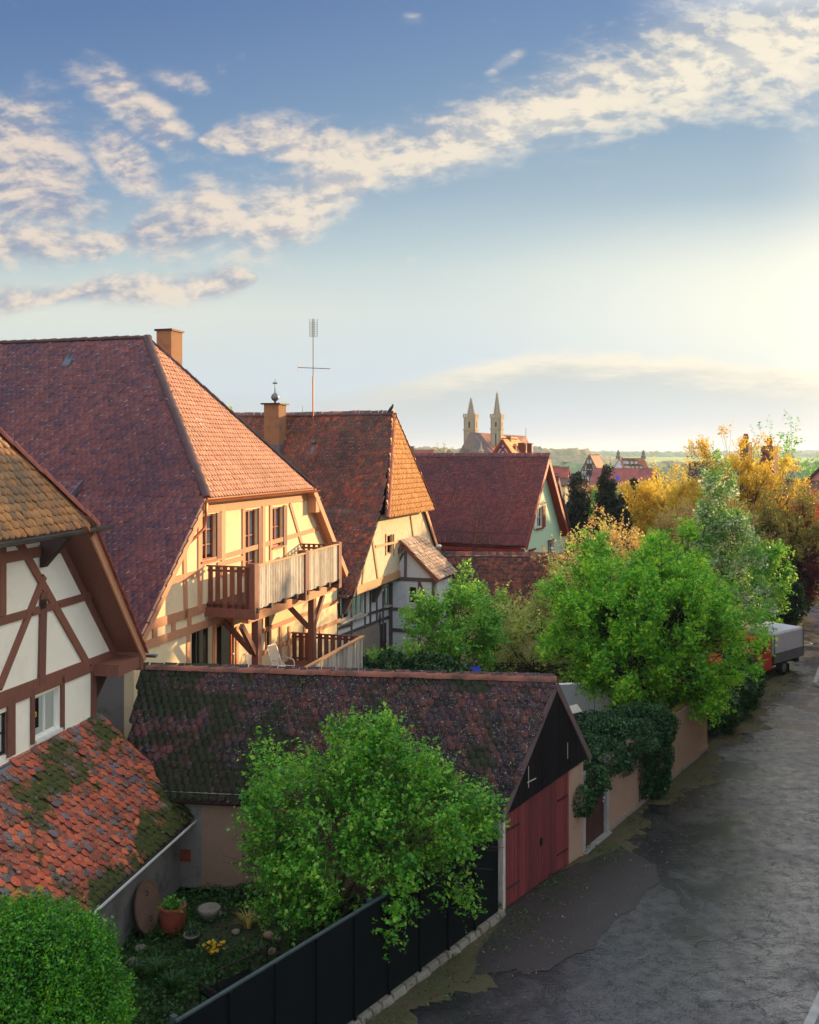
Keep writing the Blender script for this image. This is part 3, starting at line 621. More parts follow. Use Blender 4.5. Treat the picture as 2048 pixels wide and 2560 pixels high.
# a worn lighter patch of older paving in front of the garage
pp = [Q(*p, 1) for p in ()]
def gpt(u, v): Y = FPX*CAMZ/(v-HOR); return ((u-1024)/FPX*Y, Y)
pk = ((1290,2235),(1420,2170),(1560,2120),(1640,2165),(1650,2205),(1605,2235),(1590,2270),(1540,2300),(1500,2340),(1488,2372),(1440,2385),(1380,2425),(1310,2438),(1290,2425),(1180,2440),(1200,2380)); pat = []
for i in range(len(pk)):
    a_, b_ = pk[i], pk[(i+1) % len(pk)]
    for j in range(6): q = j/6; pat.append(gpt(a_[0]+(b_[0]-a_[0])*q+random.uniform(-4, 4), a_[1]+(b_[1]-a_[1])*q+random.uniform(-3, 3)))
sheet('road_patch', pat, .0145, M['patch'])
# right pavement with kerb
mb = MB()
RP = [(-.7,6), (7.18,17.35), (9.8,21.2), (13.2,27.2), (18.9,41.0), (17.95,42.7), (19.5,45.8), (26.5,57), (32,66), (36,80), (38,100)]
for i in range(len(RP)-1):
    a = Vector((*RP[i], 0)); b = Vector((*RP[i+1], 0)); n = Vector((b.y-a.y, a.x-b.x, 0)).normalized(); o1 = n*.16; o2 = n*3.
    mb.cur = 1; up = Vector((0, 0, .125)); mb.hexa([a, b, b+o1, a+o1, a+up, b+up, b+o1+up, a+o1+up])
    mb.cur = 0; u2 = Vector((0, 0, .118)); mb.hexa([a+o1, b+o1, b+o2, a+o2, a+o1+u2, b+o1+u2, b+o2+u2, a+o2+u2])
props(mb.build('pavement', [M['pavement'], M['kerb']]), kind='structure')
# manhole cover and cable-trench joints in the street
mh = thing('manhole_cover', 'round iron manhole cover in the wet street behind the truck', 'manhole cover', (*gpt(2010, 1608), .006))
mb = MB(); mb.lathe(ORG[mh.name], [(.36, 0), (.36, .012), (.34, .016), (.02, .016)], 24); mb.build('cover', M['iron'], mh)
mb = MB(); mb.lathe(ORG[mh.name], [(.46, 0), (.46, .008), (.37, .010)], 24); mb.build('rim', M['kerb'], mh)
# litter, pebbles and grass tufts on the verge (uncountable)
def scatter(L, n, d0, d1, z):
    a, b, t = off_line(L, 0, 1.0, 400); i = RNG.integers(0, 399, n); f = RNG.random(n); w = d0+(d1-d0)*RNG.random(n)**1.6
    p = a[i]+(a[i+1]-a[i])*f[:, None]+(b[i]-a[i])*w[:, None]; return np.stack([p[:, 0], p[:, 1], np.full(n, z)+RNG.random(n)*.03], 1)
props(leaf_mesh('fallen_leaves', scatter(LB[:7], 5200, 0, 2.1, .02), .035, M['litter'], None, 1.5), kind='stuff')
P = scatter(LB[:7], 9000, 0, 1.0, .02); cl = (np.sin(P[:, 0]*2.1)*np.sin(P[:, 1]*1.7+1) > .05); P = P[cl]; P[:, 2] += RNG.random(len(P))*.07
props(leaf_mesh('verge_moss', P, .05, M['grass'], None, .1, .4), kind='stuff')
# ================= far landscape
def ridge_forest(name, x0, x1, y, dep, ztop, zb, mat, bumpy=4, n=220, rows=8, ph=0, label=None):
    """wooded ridge: a rounded bank of tree crowns with real depth"""
    xs = np.linspace(x0, x1, n); ts = np.linspace(0, 1, rows); V = []
    rs = np.random.default_rng(int(abs(x0)+y))
    for x in xs:
        f = (x-x0)/(x1-x0); zt = ztop(f)
        for t in ts:
            k = math.sin(t*math.pi)**.6; V.append((x+rs.normal(0, 1.2), y+dep*(t-.5), zb+(zt-zb)*k+rs.normal(0, bumpy*.35)*k+bumpy*.3*math.sin(x*.19+t*9)*k))
    I = np.arange(n*rows).reshape(n, rows); F = np.stack([I[:-1, :-1], I[1:, :-1], I[1:, 1:], I[:-1, 1:]], -1).reshape(-1, 4)
    o = np_mesh(name, np.array(V), F, mat); props(o, label, None, None, 'stuff'); return o
def forest_mat(name, a, b, c):
    m, t, bs = newmat(name); n1 = noise(t, .05, 6, .75); n2 = noise(t, .3, 5, .75)
    lk(t, ramp(t, mth(t, 'ADD', mth(t, 'MULTIPLY', n1, .5), mth(t, 'MULTIPLY', n2, .5)), [(.36, a), (.5, b), (.66, c)]), bs.inputs['Base Color']); bs.inputs['Roughness'].default_value = 1; bump(t, bs, n2, 1., 2.); return m
M['wood_brown'] = forest_mat('wood_brown', sr(104,106,78), sr(150,144,104), sr(196,180,126)); M['wood_green'] = forest_mat('wood_green', sr(70,104,78), sr(98,134,90), sr(140,166,104))
ridge_forest('forest', -190, 270, 900, 150, lambda f: 10.3+(5.5+1.2*math.sin(f*31)-max(0, f-.765)*150 if f < .84 else -7), -30, M['wood_brown'], 2.2)
ridge_forest('forest', 40, 420, 640, 110, lambda f: 10.3-5.5-4*(1-f)*.4+1.2*math.sin(f*14), -30, M['wood_green'], 2.0)
ridge_forest('forest', -240, 90, 620, 80, lambda f: 10.3-9.5+1.*math.sin(f*11), -30, M['wood_green'], 2.0)
ridge_forest('forest', -200, 1500, 2900, 160, lambda f: 10.3+9+5*math.sin(f*7+1)*f, -5, M['wood_green'], 5, 300)
ridge_forest('forest', 350, 1400, 2000, 130, lambda f: 10.3+1+3*math.sin(f*12), -5, M['wood_green'], 4, 240)
def rect(s0, s1, z0, z1): return [(s0, z0), (s1, z0), (s1, z1), (s0, z1)]
def window(par, F, s0, s1, z0, z1, fm, d=0, rev=.12, cols=2, rows=2, name='window', fw=.055, curtain=False, room=True, sill=None, backing=.9):
    mb = MB(); df, db = d-rev+.05, d-rev; e = .003
    s0 += e; s1 -= e; z0 += e; z1 -= e
    mb.box(F, s0, s1, db, df, z0, z0+fw); mb.box(F, s0, s1, db, df, z1-fw, z1)
    mb.box(F, s0, s0+fw, db, df-.002, z0+fw, z1-fw); mb.box(F, s1-fw, s1, db, df-.002, z0+fw, z1-fw)
    for i in range(1, cols): s = s0+(s1-s0)*i/cols; mb.box(F, s-fw*.55, s+fw*.55, db+.004, df+.012, z0+fw, z1-fw)
    for i in range(1, rows): z = z0+(z1-z0)*i/rows; mb.box(F, s0+fw, s1-fw, db+.008, df-.01, z-.017, z+.017)
    o = mb.build(name, fm, par)
    g = MB(); g.poly([F.p(s0, db+.02, z0), F.p(s1, db+.02, z0), F.p(s1, db+.02, z1), F.p(s0, db+.02, z1)]); g.build('pane', M['glass'], o)
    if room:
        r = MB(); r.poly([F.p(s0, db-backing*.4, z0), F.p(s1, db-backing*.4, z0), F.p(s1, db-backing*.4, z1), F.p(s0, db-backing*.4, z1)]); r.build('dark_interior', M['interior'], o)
    if curtain:
        c = MB(); n = 28; w = s1-s0
        for side in ((0, .46), (.54, 1)):
            pr = None
            for i in range(n+1):
                t = side[0]+(side[1]-side[0])*i/n; p = (s0+w*t, db-.05+.02*math.sin(i*1.9))
                if pr: c.poly([F.p(pr[0], pr[1], z0+.1*(z1-z0)), F.p(p[0], p[1], z0+.1*(z1-z0)), F.p(p[0], p[1], z1), F.p(pr[0], pr[1], z1)])
                pr = p
        c.build('curtain', M['curtain'], o, True)
    if sill is not None:
        k = MB(); k.box(F, s0-.06, s1+.06, d-rev, d+sill, z0-.07, z0-.004); k.build('sill', fm, o)
    return o
def gutter(mb, p0, p1, r=.07):
    p0 = Vector(p0); p1 = Vector(p1); t = (p1-p0).normalized(); x = t.cross(Vector((0,0,1))).normalized(); vs = []; n = 8
    for p in (p0, p1):
        for rr in (r, r-.012):
            for k in range(n+1): a = math.pi*k/n; vs.append(p+x*(math.cos(a)*rr)-Vector((0,0,1))*(math.sin(a)*rr))
    m = n+1; f = []
    for k in range(n): f += [(k, k+1, 2*m+k+1, 2*m+k), (m+k, m+k+1, 3*m+k+1, 3*m+k), (k, k+1, m+k+1, m+k), (2*m+k, 2*m+k+1, 3*m+k+1, 3*m+k)]
    f += [(0, m, 3*m, 2*m), (n, m+n, 3*m+n, 2*m+n)]; mb.add(vs, f)

# ============================================================ HOUSE WITH THE BALCONY
F1 = Fr(-7.32, 25.5, 16.4)
h1 = thing('timber_house', 'large half-timbered house with plum tiled roof, salmon half-hip and wooden balcony', 'house', F1.p(0, 0, 0))
W1, GE, ZG, ZR, AP = 15.2, 3.34, 8.95, 14.36, 4.3
EAVE = (-.3, 5.3)
def h1w(l): return [F1.hit(*p) for p in l]
wins1 = {}
def wrect(F, u0, u1, v0, v1, vb=None, d=0):
    s0 = F.hit(u0, v0, d)[0]; s1 = F.hit(u1, v0, d)[0]; um = (u0+u1)/2
    return s0, s1, F.hit(um, v1, d)[1], F.hit(um, v0, d)[1]
wA = wrect(F1, 503, 539, 1286, 1400); wD = wrect(F1, 612, 643, 1274, 1440); wB = wrect(F1, 679, 706, 1268, 1366)
wD = (wD[0], wD[1], 5.82, wD[3])
lw = wrect(F1, 479, 527, 1556, 1665); ld = wrect(F1, 541, 586, 1556, 1675)
lw = (lw[0], lw[1], 3.3, 5.0); ld = (ld[0], ld[1], 2.8, 5.0); lw2 = (8.15, 8.7, 3.4, 4.75)
mb = MB()
prof = [(0, 0), (0, 5.55), (GE-.05, ZG-.12), (W1-GE+.05, ZG-.12), (W1, 5.55), (W1, 0)]
mb.wall(F1, prof, [rect(*w) for w in (wA, wD, wB, lw, ld, lw2)], 0, .3, .16)
mb.box(F1, W1-.28, W1, -15, -.3, 0, 5.5); mb.build('wall', M['plaster_cream'], h1)
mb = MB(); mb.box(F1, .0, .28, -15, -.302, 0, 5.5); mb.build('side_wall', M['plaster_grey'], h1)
# roof body
def RP1(s, d, z): return F1.p(s, d, z)
ov = .32
polys = {'front_low': [RP1(EAVE[0], ov, EAVE[1]), RP1(GE, ov, ZG), RP1(GE, -15, ZG), RP1(EAVE[0], -15, EAVE[1])],
         'front_up': [RP1(GE, ov, ZG), RP1(W1/2, -AP, ZR), RP1(W1/2, -15, ZR), RP1(GE, -15, ZG)],
         'hip': [RP1(GE, ov, ZG), RP1(W1-GE, ov, ZG), RP1(W1/2, -AP, ZR)],
         'back_up': [RP1(W1-GE, ov, ZG), RP1(W1/2, -AP, ZR), RP1(W1/2, -15, ZR), RP1(W1-GE, -15, ZG)],
         'back_low': [RP1(W1-EAVE[0], ov, EAVE[1]), RP1(W1-GE, ov, ZG), RP1(W1-GE, -15, ZG), RP1(W1-EAVE[0], -15, EAVE[1])]}
mb = MB()
for k_, p in polys.items(): mb.slab([q+Vector((0, 0, -.004)) for q in p], .12)
rf = mb.build('roof', M['timber_warm'], h1)
u1 = Vector((*F1.n, 0)); b1v = Vector((*F1.b, 0))
tiles('roof_tiles', polys['front_low'], M['tile_purple'], rf, u1, .195, .205, .55)
tiles('roof_tiles', polys['front_up'], M['tile_purple'], rf, u1, .195, .205, .55, margin=-.06)
tiles('hip_tiles', polys['hip'], M['tile_salmon'], rf, b1v, .195, .205, .4, margin=-.06, lip=M['lip_warm'])
mb = MB(); ridge_run(mb, RP1(W1/2, -15, ZR+.06), RP1(W1/2, -AP+.1, ZR+.06), .14, .42); ridge_run(mb, RP1(GE-.02, ov+.05, ZG+.08), RP1(W1/2, -AP, ZR+.06), .15, .44); ridge_run(mb, RP1(W1-GE, ov+.05, ZG+.08), RP1(W1/2, -AP, ZR+.06), .12, .42)
mb.build('ridge_tiles', M['ridge_dark'], rf, True)
# verge boards of the lower slopes
mb = MB()
for a, b in ((EAVE, (GE, ZG)), ((W1-EAVE[0], EAVE[1]), (W1-GE, ZG))):
    mb.beam(RP1(a[0], ov+.02, a[1]-.06), RP1(b[0], ov+.02, b[1]-.06), .05, .26)
mb.each('verge_board', M['timber_warm'], h1)
mb = MB(); gutter(mb, RP1(GE-.25, ov+.1, ZG-.03), RP1(W1-GE+.25, ov+.1, ZG-.03), .075)
g_ = mb.build('gutter', M['copper'], h1, True)
mb = MB(); mb.tube([RP1(GE-.15, ov+.1, ZG-.1), RP1(GE-.15, ov+.08, ZG-.55), RP1(GE-.3, ov+.1, ZG-.85), RP1(GE-.95, ov-.05, ZG-1.25), RP1(GE-1.25, ov-.1, ZG-1.32)], .045, 8); mb.build('downpipe', M['copper'], g_, True)
# raised dormer roof on the left of the plum slope with its boarded cheek
def onroof(s, d, dz=0):
    z = EAVE[1]+(s-EAVE[0])*(ZG-EAVE[1])/(GE-EAVE[0]) if s < GE else ZG+(s-GE)*(ZR-ZG)/(W1/2-GE); return RP1(s, d, z+dz)
def slopehit(u, v):           # pixel on the upper or lower plum slope
    best = None
    for i in range(400):
        s = -.3+i*.02; z = onroof(s, 0).z; Y = (CAMZ-z)*FPX/(v-HOR) if abs(v-HOR) > 3 else 1e9
        r = (u-1024)/FPX; x = r*Y; d = (x-F1.o[0]-s*F1.b[0])/F1.n[0]; y = F1.o[1]+s*F1.b[1]+d*F1.n[1]
        if best is None or abs(y-Y) < best[0]: best = (abs(y-Y), s, d)
    return best[1], best[2]
s_t, d_t = slopehit(262, 1102)
d_c = d_t-.1; s_top = 3.7; s_bot = .5
A = onroof(s_top, d_c, .02); B = RP1(s_bot, d_c, onroof(s_bot, d_c).z+1.15); A2 = onroof(s_top, -13, .02); B2 = RP1(s_bot, -13, B.z); Cc = onroof(s_bot, d_c, -.05)
mb = MB(); mb.slab([A, B, B2, A2], .08); dm = mb.build('shed_dormer', M['timber_dark'], h1)
tiles('dormer_tiles', [B, A, A2, B2], M['tile_purple'], dm, u1, .195, .205, .55)
mb = MB(); mb.beam(A, B+Vector((0, 0, -.02)), .05, .16); n_ = 9
for i in range(n_):
    t0 = i/n_; t1 = (i+.92)/n_; a0 = A.lerp(B, t0); a1 = A.lerp(B, t1); c0 = onroof(s_top+(s_bot-s_top)*t0, d_c, -.02); c1 = onroof(s_top+(s_bot-s_top)*t1, d_c, -.02)
    o_ = u1*.03; mb.hexa([c0-o_, c1-o_, c1, c0, a0-o_, a1-o_, a1, a0])
mb.build('cheek_boards', M['lead'], dm)
# chimneys
def chimney(par, c, w, dpt, z0, z1, F, mat=None, cap=.06, name='chimney'):
    mb = MB(); s, d = c; mb.box(F, s-w/2, s+w/2, d-dpt/2, d+dpt/2, z0, z1); o = mb.build(name, mat or M['chimney'], par)
    k = MB(); k.box(F, s-w/2-cap, s+w/2+cap, d-dpt/2-cap, d+dpt/2+cap, z1, z1+.07); k.build('chimney_cap', M['iron'], o); return o
def roofpt(F, u, v, d):  s, z = F.hit(u, v, d); return s, z
sc_, zc_ = F1.hit(424, 830, -4.6); chimney(rf, (sc_, -4.6), .8, .62, 12, zc_, F1)
sl_, zl_ = F1.hit(-6, 940, -9.4); chimney(rf, (4.6, -13.1), .6, .5, 9.5, CAMZ+195/FPX*33.2, F1)
# vent on the plum slope and two glass tiles on the hip
s_v, d_v = slopehit(172, 905)
mb = MB(); p = onroof(s_v, d_v, .08); mb.beam(p-b1v*.22+Vector((0,0,-.24)), p+b1v*.1+Vector((0,0,.16)), .3, .05); mb.tube([p, p+Vector((0,0,.32))], .045, 8); mb.build('roof_vent', M['lead'], rf)
mb = MB(); F1h = F1
for ds in (0, .26):
    for dd in (0, .17):
        s_, d_ = 6.55+ds+dd*.2, -1.5-dd; z_ = ZG+(ov-d_)*(ZR-ZG)/(ov+AP); p = F1.p(s_, d_, z_+.09); t = (F1.p(s_, d_-.2, z_+.2*(ZR-ZG)/(ov+AP))-F1.p(s_, d_, z_)).normalized()
        mb.beam(p, p+t*.2, .17, .02, (0, 0, 1))
mb.each('glass_tile', M['white_paint'], rf)
# timber frame
T = Timber(F1, 0, .03)
T.sz((.12, 5.42), (GE+.05, 8.72), .2)
T.px((460, 1345), (464, 1548), .2); T.px((499, 1250), (499, 1525), .24); T.px((557, 1262), (557, 1440), .26); T.px((608, 1262), (608, 1440), .2)
T.px((658, 1262), (658, 1440), .22); T.px((676, 1262), (676, 1400), .18); T.px((712, 1262), (712, 1400), .2)
T.px((424, 1453), (497, 1432), .19); T.px((503, 1408), (800, 1320), .16)
T.sz((.3, 5.62), (W1-.3, 5.62), .26); T.sz((GE+.2, 8.62), (W1-GE-.1, 8.62), .24); T.sz((.0, 5.12), (W1, 5.12), .24)
T.px((724, 1258), (756, 1368), .17); T.sz((W1-.15, 5.42), (W1-GE, 8.72), .2)
T.px((542, 1412), (605, 1395), .15)
for s_ in (1.0, 2.0, 2.9): T.sz((s_, 5.25), (s_, 5.5), .22)
# lower storey
for u in (470, 533, 592, 700, 722, 760, 800): T.px((u, 1565), (u, 1700), .18)
T.px((600, 1600), (850, 1500), .16); T.px((640, 1640), (850, 1550), .16); 
T.mb.build('timber_frame', M['timber_warm'], h1)
# windows, door, shutters
for w in (wA, wB): 
    o = window(h1, F1, *w, M['window_wood'], rev=.14, rows=3 if w is wA else 2, curtain=True, sill=.07)
    s0, s1, z0, z1 = w; ms = MB(); ms.box(F1, s1+.03, s1+.33, .0, .05, z0-.02, z1+.02); ms.build('shutter', M['shutter_wood'], h1)
window(h1, F1, *wD, M['window_wood'], rev=.14, rows=3, curtain=True, name='balcony_door')
s0, s1, z0, z1 = wD; ms = MB(); ms.box(F1, s1+.03, s1+.3, .0, .05, z0, z1+.02); ms.build('shutter', M['shutter_wood'], h1)
window(h1, F1, *lw, M['timber_dark'], rev=.14, rows=1); window(h1, F1, *lw2, M['shutter_wood'], rev=.14, rows=2)
dd = window(h1, F1, *ld, M['orange_wood'], rev=.1, rows=1, cols=1, name='terrace_door', fw=.13)
mb = MB(); s0, s1, z0, z1 = ld; mb.lathe(F1.p(s1-.07, .0, 3.85), [(.02, -.02), (.035, 0), (.02, .02)], 8); mb.tube([F1.p(s1-.07, -.05, 3.85), F1.p(s1-.07, .02, 3.85), F1.p(s1-.17, .02, 3.85)], .012, 6); mb.build('handle', M['white_metal'], dd)
mb = MB(); mb.box(F1, 12.0, 12.35, .02, .35, 8.05, 8.6); mb.box(F1, 11.97, 12.38, .0, .38, 8.6, 8.64); mb.build('lamp_box', M['timber_warm'], h1)
# balcony
BF, BL, BR_ = 1.52, 3.9, 11.25
mb = MB(); mb.box(F1, BL, BR_, .05, BF, 5.66, 5.74)
for i in range(8): s_ = BL+.2+i*(BR_-BL-.4)/7; mb.box(F1, s_-.07, s_+.07, .0, BF+.16, 5.5, 5.655)
bal = mb.build('balcony', M['timber_dark'], h1)
mb = MB(); mb.box(F1, BL-.06, BL+.12, .0, BF+.1, 5.36, 5.63); mb.build('side_beam', M['timber'], bal)
mb = MB(); mb.box(F1, BL+.2, BR_+.35, 1.12, 1.34, 5.16, 5.46); mb.build('girder', M['timber_warm'], bal)
for s_, zt in ((BL+.14, 7.0), (8.0, 7.02), (BR_-.06, 7.02)):
    mb = MB(); mb.box(F1, s_-.15, s_+.15, BF-.02, BF+.13, 5.32, zt); mb.box(F1, s_-.14, s_+.14, BF-.17, BF-.021, 5.33, zt-.003); mb.build('balcony_post', M['timber'], bal)
def railing(par, pts, zb, zt, mat, board=.1, gap=.032, cap=.09, name='railing', out=.04):
    mb = MB()
    for a, b in zip(pts[:-1], pts[1:]):
        a = Vector(a); b = Vector(b); L = (b-a).length; t = (b-a)/L; n = Vector((t.y, -t.x, 0)); m = max(1, round(L/(board+gap))); st = L/m
        for i in range(m):
            c = a+t*(st*(i+.5)); h = st*board/(board+gap)/2; j = random.uniform(-.012, .012); o_ = n*.025
            p = [c-t*h-o_, c+t*h-o_, c+t*h, c-t*h]; up = Vector((0, 0, 1))
            mb.hexa([q+up*(zb+j) for q in p]+[q+up*(zt-.02) for q in p])
        up = Vector((0, 0, zt)); mb.cur = 1; mb.beam(a+up, b+up, cap, .045); mb.cur = 0
        for zz in (zb+.16, zt-.14): mb.beam(a-n*.05+Vector((0,0,zz)), b-n*.05+Vector((0,0,zz)), .035, .07)
    mb.build(name, [mat, M['timber_pale'] if mat is M['board_weather'] else mat], par); return
zz0 = lambda s, d: F1.p(s, d, 0)
railing(bal, [zz0(BL+.3, BF+.08), zz0(7.85, BF+.08)], 5.6, 6.93, M['board_weather'])
railing(bal, [zz0(8.16, BF+.08), zz0(BR_-.22, BF+.08)], 5.6, 6.95, M['board_weather'])
railing(bal, [zz0(BL, .05), zz0(BL, BF-.02)], 5.62, 6.9, M['board_brown'], .16, .09)
railing(bal, [zz0(BR_, .05), zz0(BR_, BF-.02)], 5.62, 6.9, M['board_brown'], .12, .1)
# posts carrying it, with braces
sA, _ = F1.hit(641, 1600, 1.22); sB, _ = F1.hit(780, 1600, 1.22)
for s_, bl in ((sA, -1), (sB, 1)):
    mb = MB(); mb.box(F1, s_-.13, s_+.13, 1.12, 1.34, 0, 5.155); mb.build('balcony_support', M['timber'], bal)
    mb = MB(); mb.beam(F1.p(s_, 1.23, 4.0), F1.p(s_+bl*1.05, 1.23, 5.13), .13, .16); mb.beam(F1.p(s_, 1.1, 4.1), F1.p(s_, .1, 5.05), .12, .16); mb.build('brace', M['timber'], bal)
# terrace deck below with its railing
DZ = 2.75; DR, DD = 10.2, 2.85
mb = MB(); mb.box(F1, 2.3, DR, .05, DD, DZ-.2, DZ); tr = mb.build('terrace', M['board_brown'], h1)
mb = MB()
for s_ in (2.5, 6.2, 10.0): mb.box(F1, s_-.08, s_+.08, DD-.2, DD-.04, 0, DZ-.2)
mb.each('terrace_post', M['timber_dark'], tr)
railing(tr, [zz0(3.0, DD+.03), zz0(DR, DD+.03)], DZ-.15, 3.76, M['board_weather'], .1, .04, .14)
railing(tr, [zz0(DR, .1), zz0(DR, DD)], DZ-.1, 3.74, M['board_brown'], .17, .08)

# ============================================================ NEAR LEFT HOUSE
F0 = Fr(-7.52, 23.0, 11)
h0 = thing('gabled_house', 'cream half-timbered gable in the left foreground with crossed braces and ochre tiles', 'house', F0.p(0, 0, 0))
W0 = 11.0
def s0p(s): return -s
wn = wrect(F0, 88, 147, 1725, 1822); wn = (wn[0], wn[1], F0.hit(116, 1836)[1], F0.hit(116, 1732)[1])
wl = wrect(F0, -40, 22, 1775, 1880)
mb = MB()
mb.wall(F0, [(-W0, 0), (-W0, 5.3), (0, 5.3), (0, 0)], [rect(*wn), (rect(wl[0], wl[1], F0.hit(0, 1895)[1], F0.hit(0, 1785)[1]))], 0, .3, .16)
upr = [(.95, 5.3), (-1.6, 8.35), (-W0, 8.35), (-W0, 5.3)]
mb.wall(F0, upr, [], .0, .3, .1)
mb.box(F0, -.28, -.001, -12, -.3, 0, 5.3); mb.build('wall', M['plaster_h0'], h0)
ow = .68   # verge overhang
e0 = (1.15, 5.3); g0 = (-1.35, 8.62)
low = [F0.p(e0[0], ow, e0[1]), F0.p(g0[0], ow, g0[1]), F0.p(g0[0], -12, g0[1]), F0.p(e0[0], -12, e0[1])]
mid0 = -5.0; zr0 = 13.4; ap0 = 2.7
up_ = [F0.p(g0[0], ow, g0[1]), F0.p(mid0, ow-ap0-.4, zr0), F0.p(mid0, -12, zr0), F0.p(g0[0], -12, g0[1])]
hip = [F0.p(g0[0], ow, g0[1]), F0.p(mid0, ow-ap0-.4, zr0), F0.p(2*mid0-g0[0], ow, g0[1])]
mb = MB()
for p in (low, up_, hip): mb.slab([q+Vector((0,0,-.004)) for q in p], .14)
rf0 = mb.build('roof', M['timber'], h0)
b0v = Vector((*F0.b, 0)); n0v = Vector((*F0.n, 0))
tiles('hip_tiles', hip, M['tile_ochre'], rf0, b0v, .2, .19, .8, .05, margin=-.05, lip=M['lip_warm'])
tiles('roof_tiles', low, M['tile_ochre'], rf0, n0v, .185, .165, 1.2, .04, .05)
mb = MB(); ridge_run(mb, F0.p(g0[0]+.05, ow+.08, g0[1]+.1), F0.p(mid0, ow-ap0-.4, zr0+.06), .13, .42); mb.build('ridge_tiles', M['ridge_rust'], rf0, True)
mb = MB(); gutter(mb, F0.p(-10, ow+.16, 8.6), F0.p(-.75, ow+.16, 8.66), .085); g_ = mb.build('gutter', M['zinc'], h0, True)
mb = MB(); mb.tube([F0.p(-1.95, ow+.16, 8.63), F0.p(-1.9, ow+.16, 8.63)], .095, 12); mb.build('gutter_clip', M['copper'], g_)
mb = MB(); gutter(mb, F0.p(e0[0]+.08, ow+.3, e0[1]-.02), F0.p(e0[0]+.08, -3, e0[1]-.02), .08); mb.build('gutter', M['zinc'], h0, True)
mb = MB(); mb.beam(F0.p(e0[0]+.03, ow+.02, e0[1]-.1), F0.p(g0[0], ow+.02, g0[1]-.13), .05, .24); mb.each('verge_board', M['timber_warm'], h0)
mb = MB(); n_ = 26
for i in range(n_): t = i/n_; a = Vector(low[0]).lerp(Vector(low[1]), t); b = Vector(low[0]).lerp(Vector(low[1]), (i+1.25)/n_); mb.beam(a+n0v*.05+Vector((0,0,.035)), b+n0v*.05+Vector((0,0,.01)), .15, .018)
mb.build('verge_tiles', M['ridge_rust'], rf0)
mb = MB(); mb.box(F0, -.15, 1.0, .02, ow, 5.02, 5.30); mb.box(F0, .9, 1.05, .01, ow+.03, 4.95, 5.38); mb.build('eave_beam', M['timber'], h0)
T = Timber(F0, 0, .045)
T.px((-10, 1755), (292, 1637), .33)
T.sz((-4.5, F0.hit(0, 1553)[1]), (F0.hit(236, 1490)[0], F0.hit(0, 1553)[1]+.02), .17)
T.px((42, 1350), (219, 1664), .19); T.px((108, 1440), (-5, 1722), .17); T.px((106, 1480), (101, 1712), .24); T.px((3, 1340), (3, 1540), .2)
T.sz((-1.5, 8.2), (-W0, 8.2), .22); T.sz((.85, 5.35), (-1.62, 8.3), .15)
T.px((232, 1680), (232, 1830), .2); T.px((154, 1690), (154, 1826), .13); T.px((79, 1722), (79, 1860), .12); T.px((25, 1740), (25, 1890), .25)
T.sz((-4.4, 3.72), (-.02, 3.72), .26)
T.mb.build('timber_frame', M['timber'], h0)
mb = MB()
for u, v in ((101, 1435+4), (75, 1534), (144, 1512), (103, 1508), (222, 1663)):
    s_, z_ = F0.hit(u, v); mb.tube([F0.p(s_, .04, z_), F0.p(s_, .065, z_)], .022, 6)
s_, z_ = F0.hit(103, 1510); mb.box(F0, s_-.1, s_+.1, .05, .062, z_-.1, z_+.1); mb.each('iron_peg', M['iron'], h0)
# console bracket under the hip and under the corner
mb = MB(); s_, z_ = F0.hit(103, 1400); mb.hexa([F0.p(s_-.09, .03, z_-.15), F0.p(s_+.09, .03, z_-.15), F0.p(s_+.09, .1, z_-.15), F0.p(s_-.09, .1, z_-.15), F0.p(s_-.09, .03, 8.5), F0.p(s_+.09, .03, 8.5), F0.p(s_+.09, ow, 8.5), F0.p(s_-.09, ow, 8.5)])
mb.hexa([F0.p(.0, -.05, 4.3), F0.p(.05, -.05, 4.3), F0.p(.05, -.25, 4.3), F0.p(0, -.25, 4.3), F0.p(.0, -.05, 5.0), F0.p(.85, -.05, 5.0), F0.p(.85, -.25, 5.0), F0.p(0, -.25, 5.0)])
mb.each('bracket', M['timber_dark'], h0)
window(h0, F0, *wn, M['white_paint'], rev=.13, rows=1, cols=2, sill=.08)
o = window(h0, F0, wl[0], wl[1], F0.hit(0, 1895)[1], F0.hit(0, 1785)[1], M['timber_dark'], rev=.13)
# yellow round sticker in the window
s_, z_ = F0.hit(97, 1787); mb = MB(); k = [F0.p(s_+.065*math.cos(a*math.pi/8), -.085, z_+.065*math.sin(a*math.pi/8)) for a in range(16)]; mb.poly(k); mb.cur = 1; mb.box(F0, s_-.04, s_+.045, -.085, -.083, z_-.012, z_+.01)
mb.build('round_sticker', [M['petal_yellow'], M['black']], h0)
# lean-to with the mossy red tiles
lt = thing('lean_to', 'low lean-to shed with bright red and slate-grey mossy tiles under the cream gable', 'shed', (-6.2, 21, 0))
LE0 = Vector((-5.10, 23.02, 1.63)); LE1 = LE0-Vector((math.sin(R(11.4)), math.cos(R(11.4)), 0))*13
LT0 = Vector((-7.42, 23.12, 3.86)); LT1 = LT0-Vector((*F0.b, 0))*13
mb = MB(); mb.slab([LE0, LE1, LT1, LT0], .1); rl = mb.build('roof', M['timber_dark'], lt)
tiles('roof_tiles', [LE0, LE1, LT1, LT0], M['tile_shed'], rl, (LE1-LE0), .18, .165, 1.5, .035, lip=M['lip_dark'])
mb = MB(); t_ = (LE0-LT0).normalized(); mb.slab([LT0+t_*.3+Vector((0,0,.1)), LT1+t_*.3+Vector((0,0,.1)), LT1+Vector((0,0,.12)), LT0+Vector((0,0,.12))], .02); mb.box(F0, -13, .02, .05, .075, 3.84, 4.02); mb.build('flashing', M['lead'], rl)
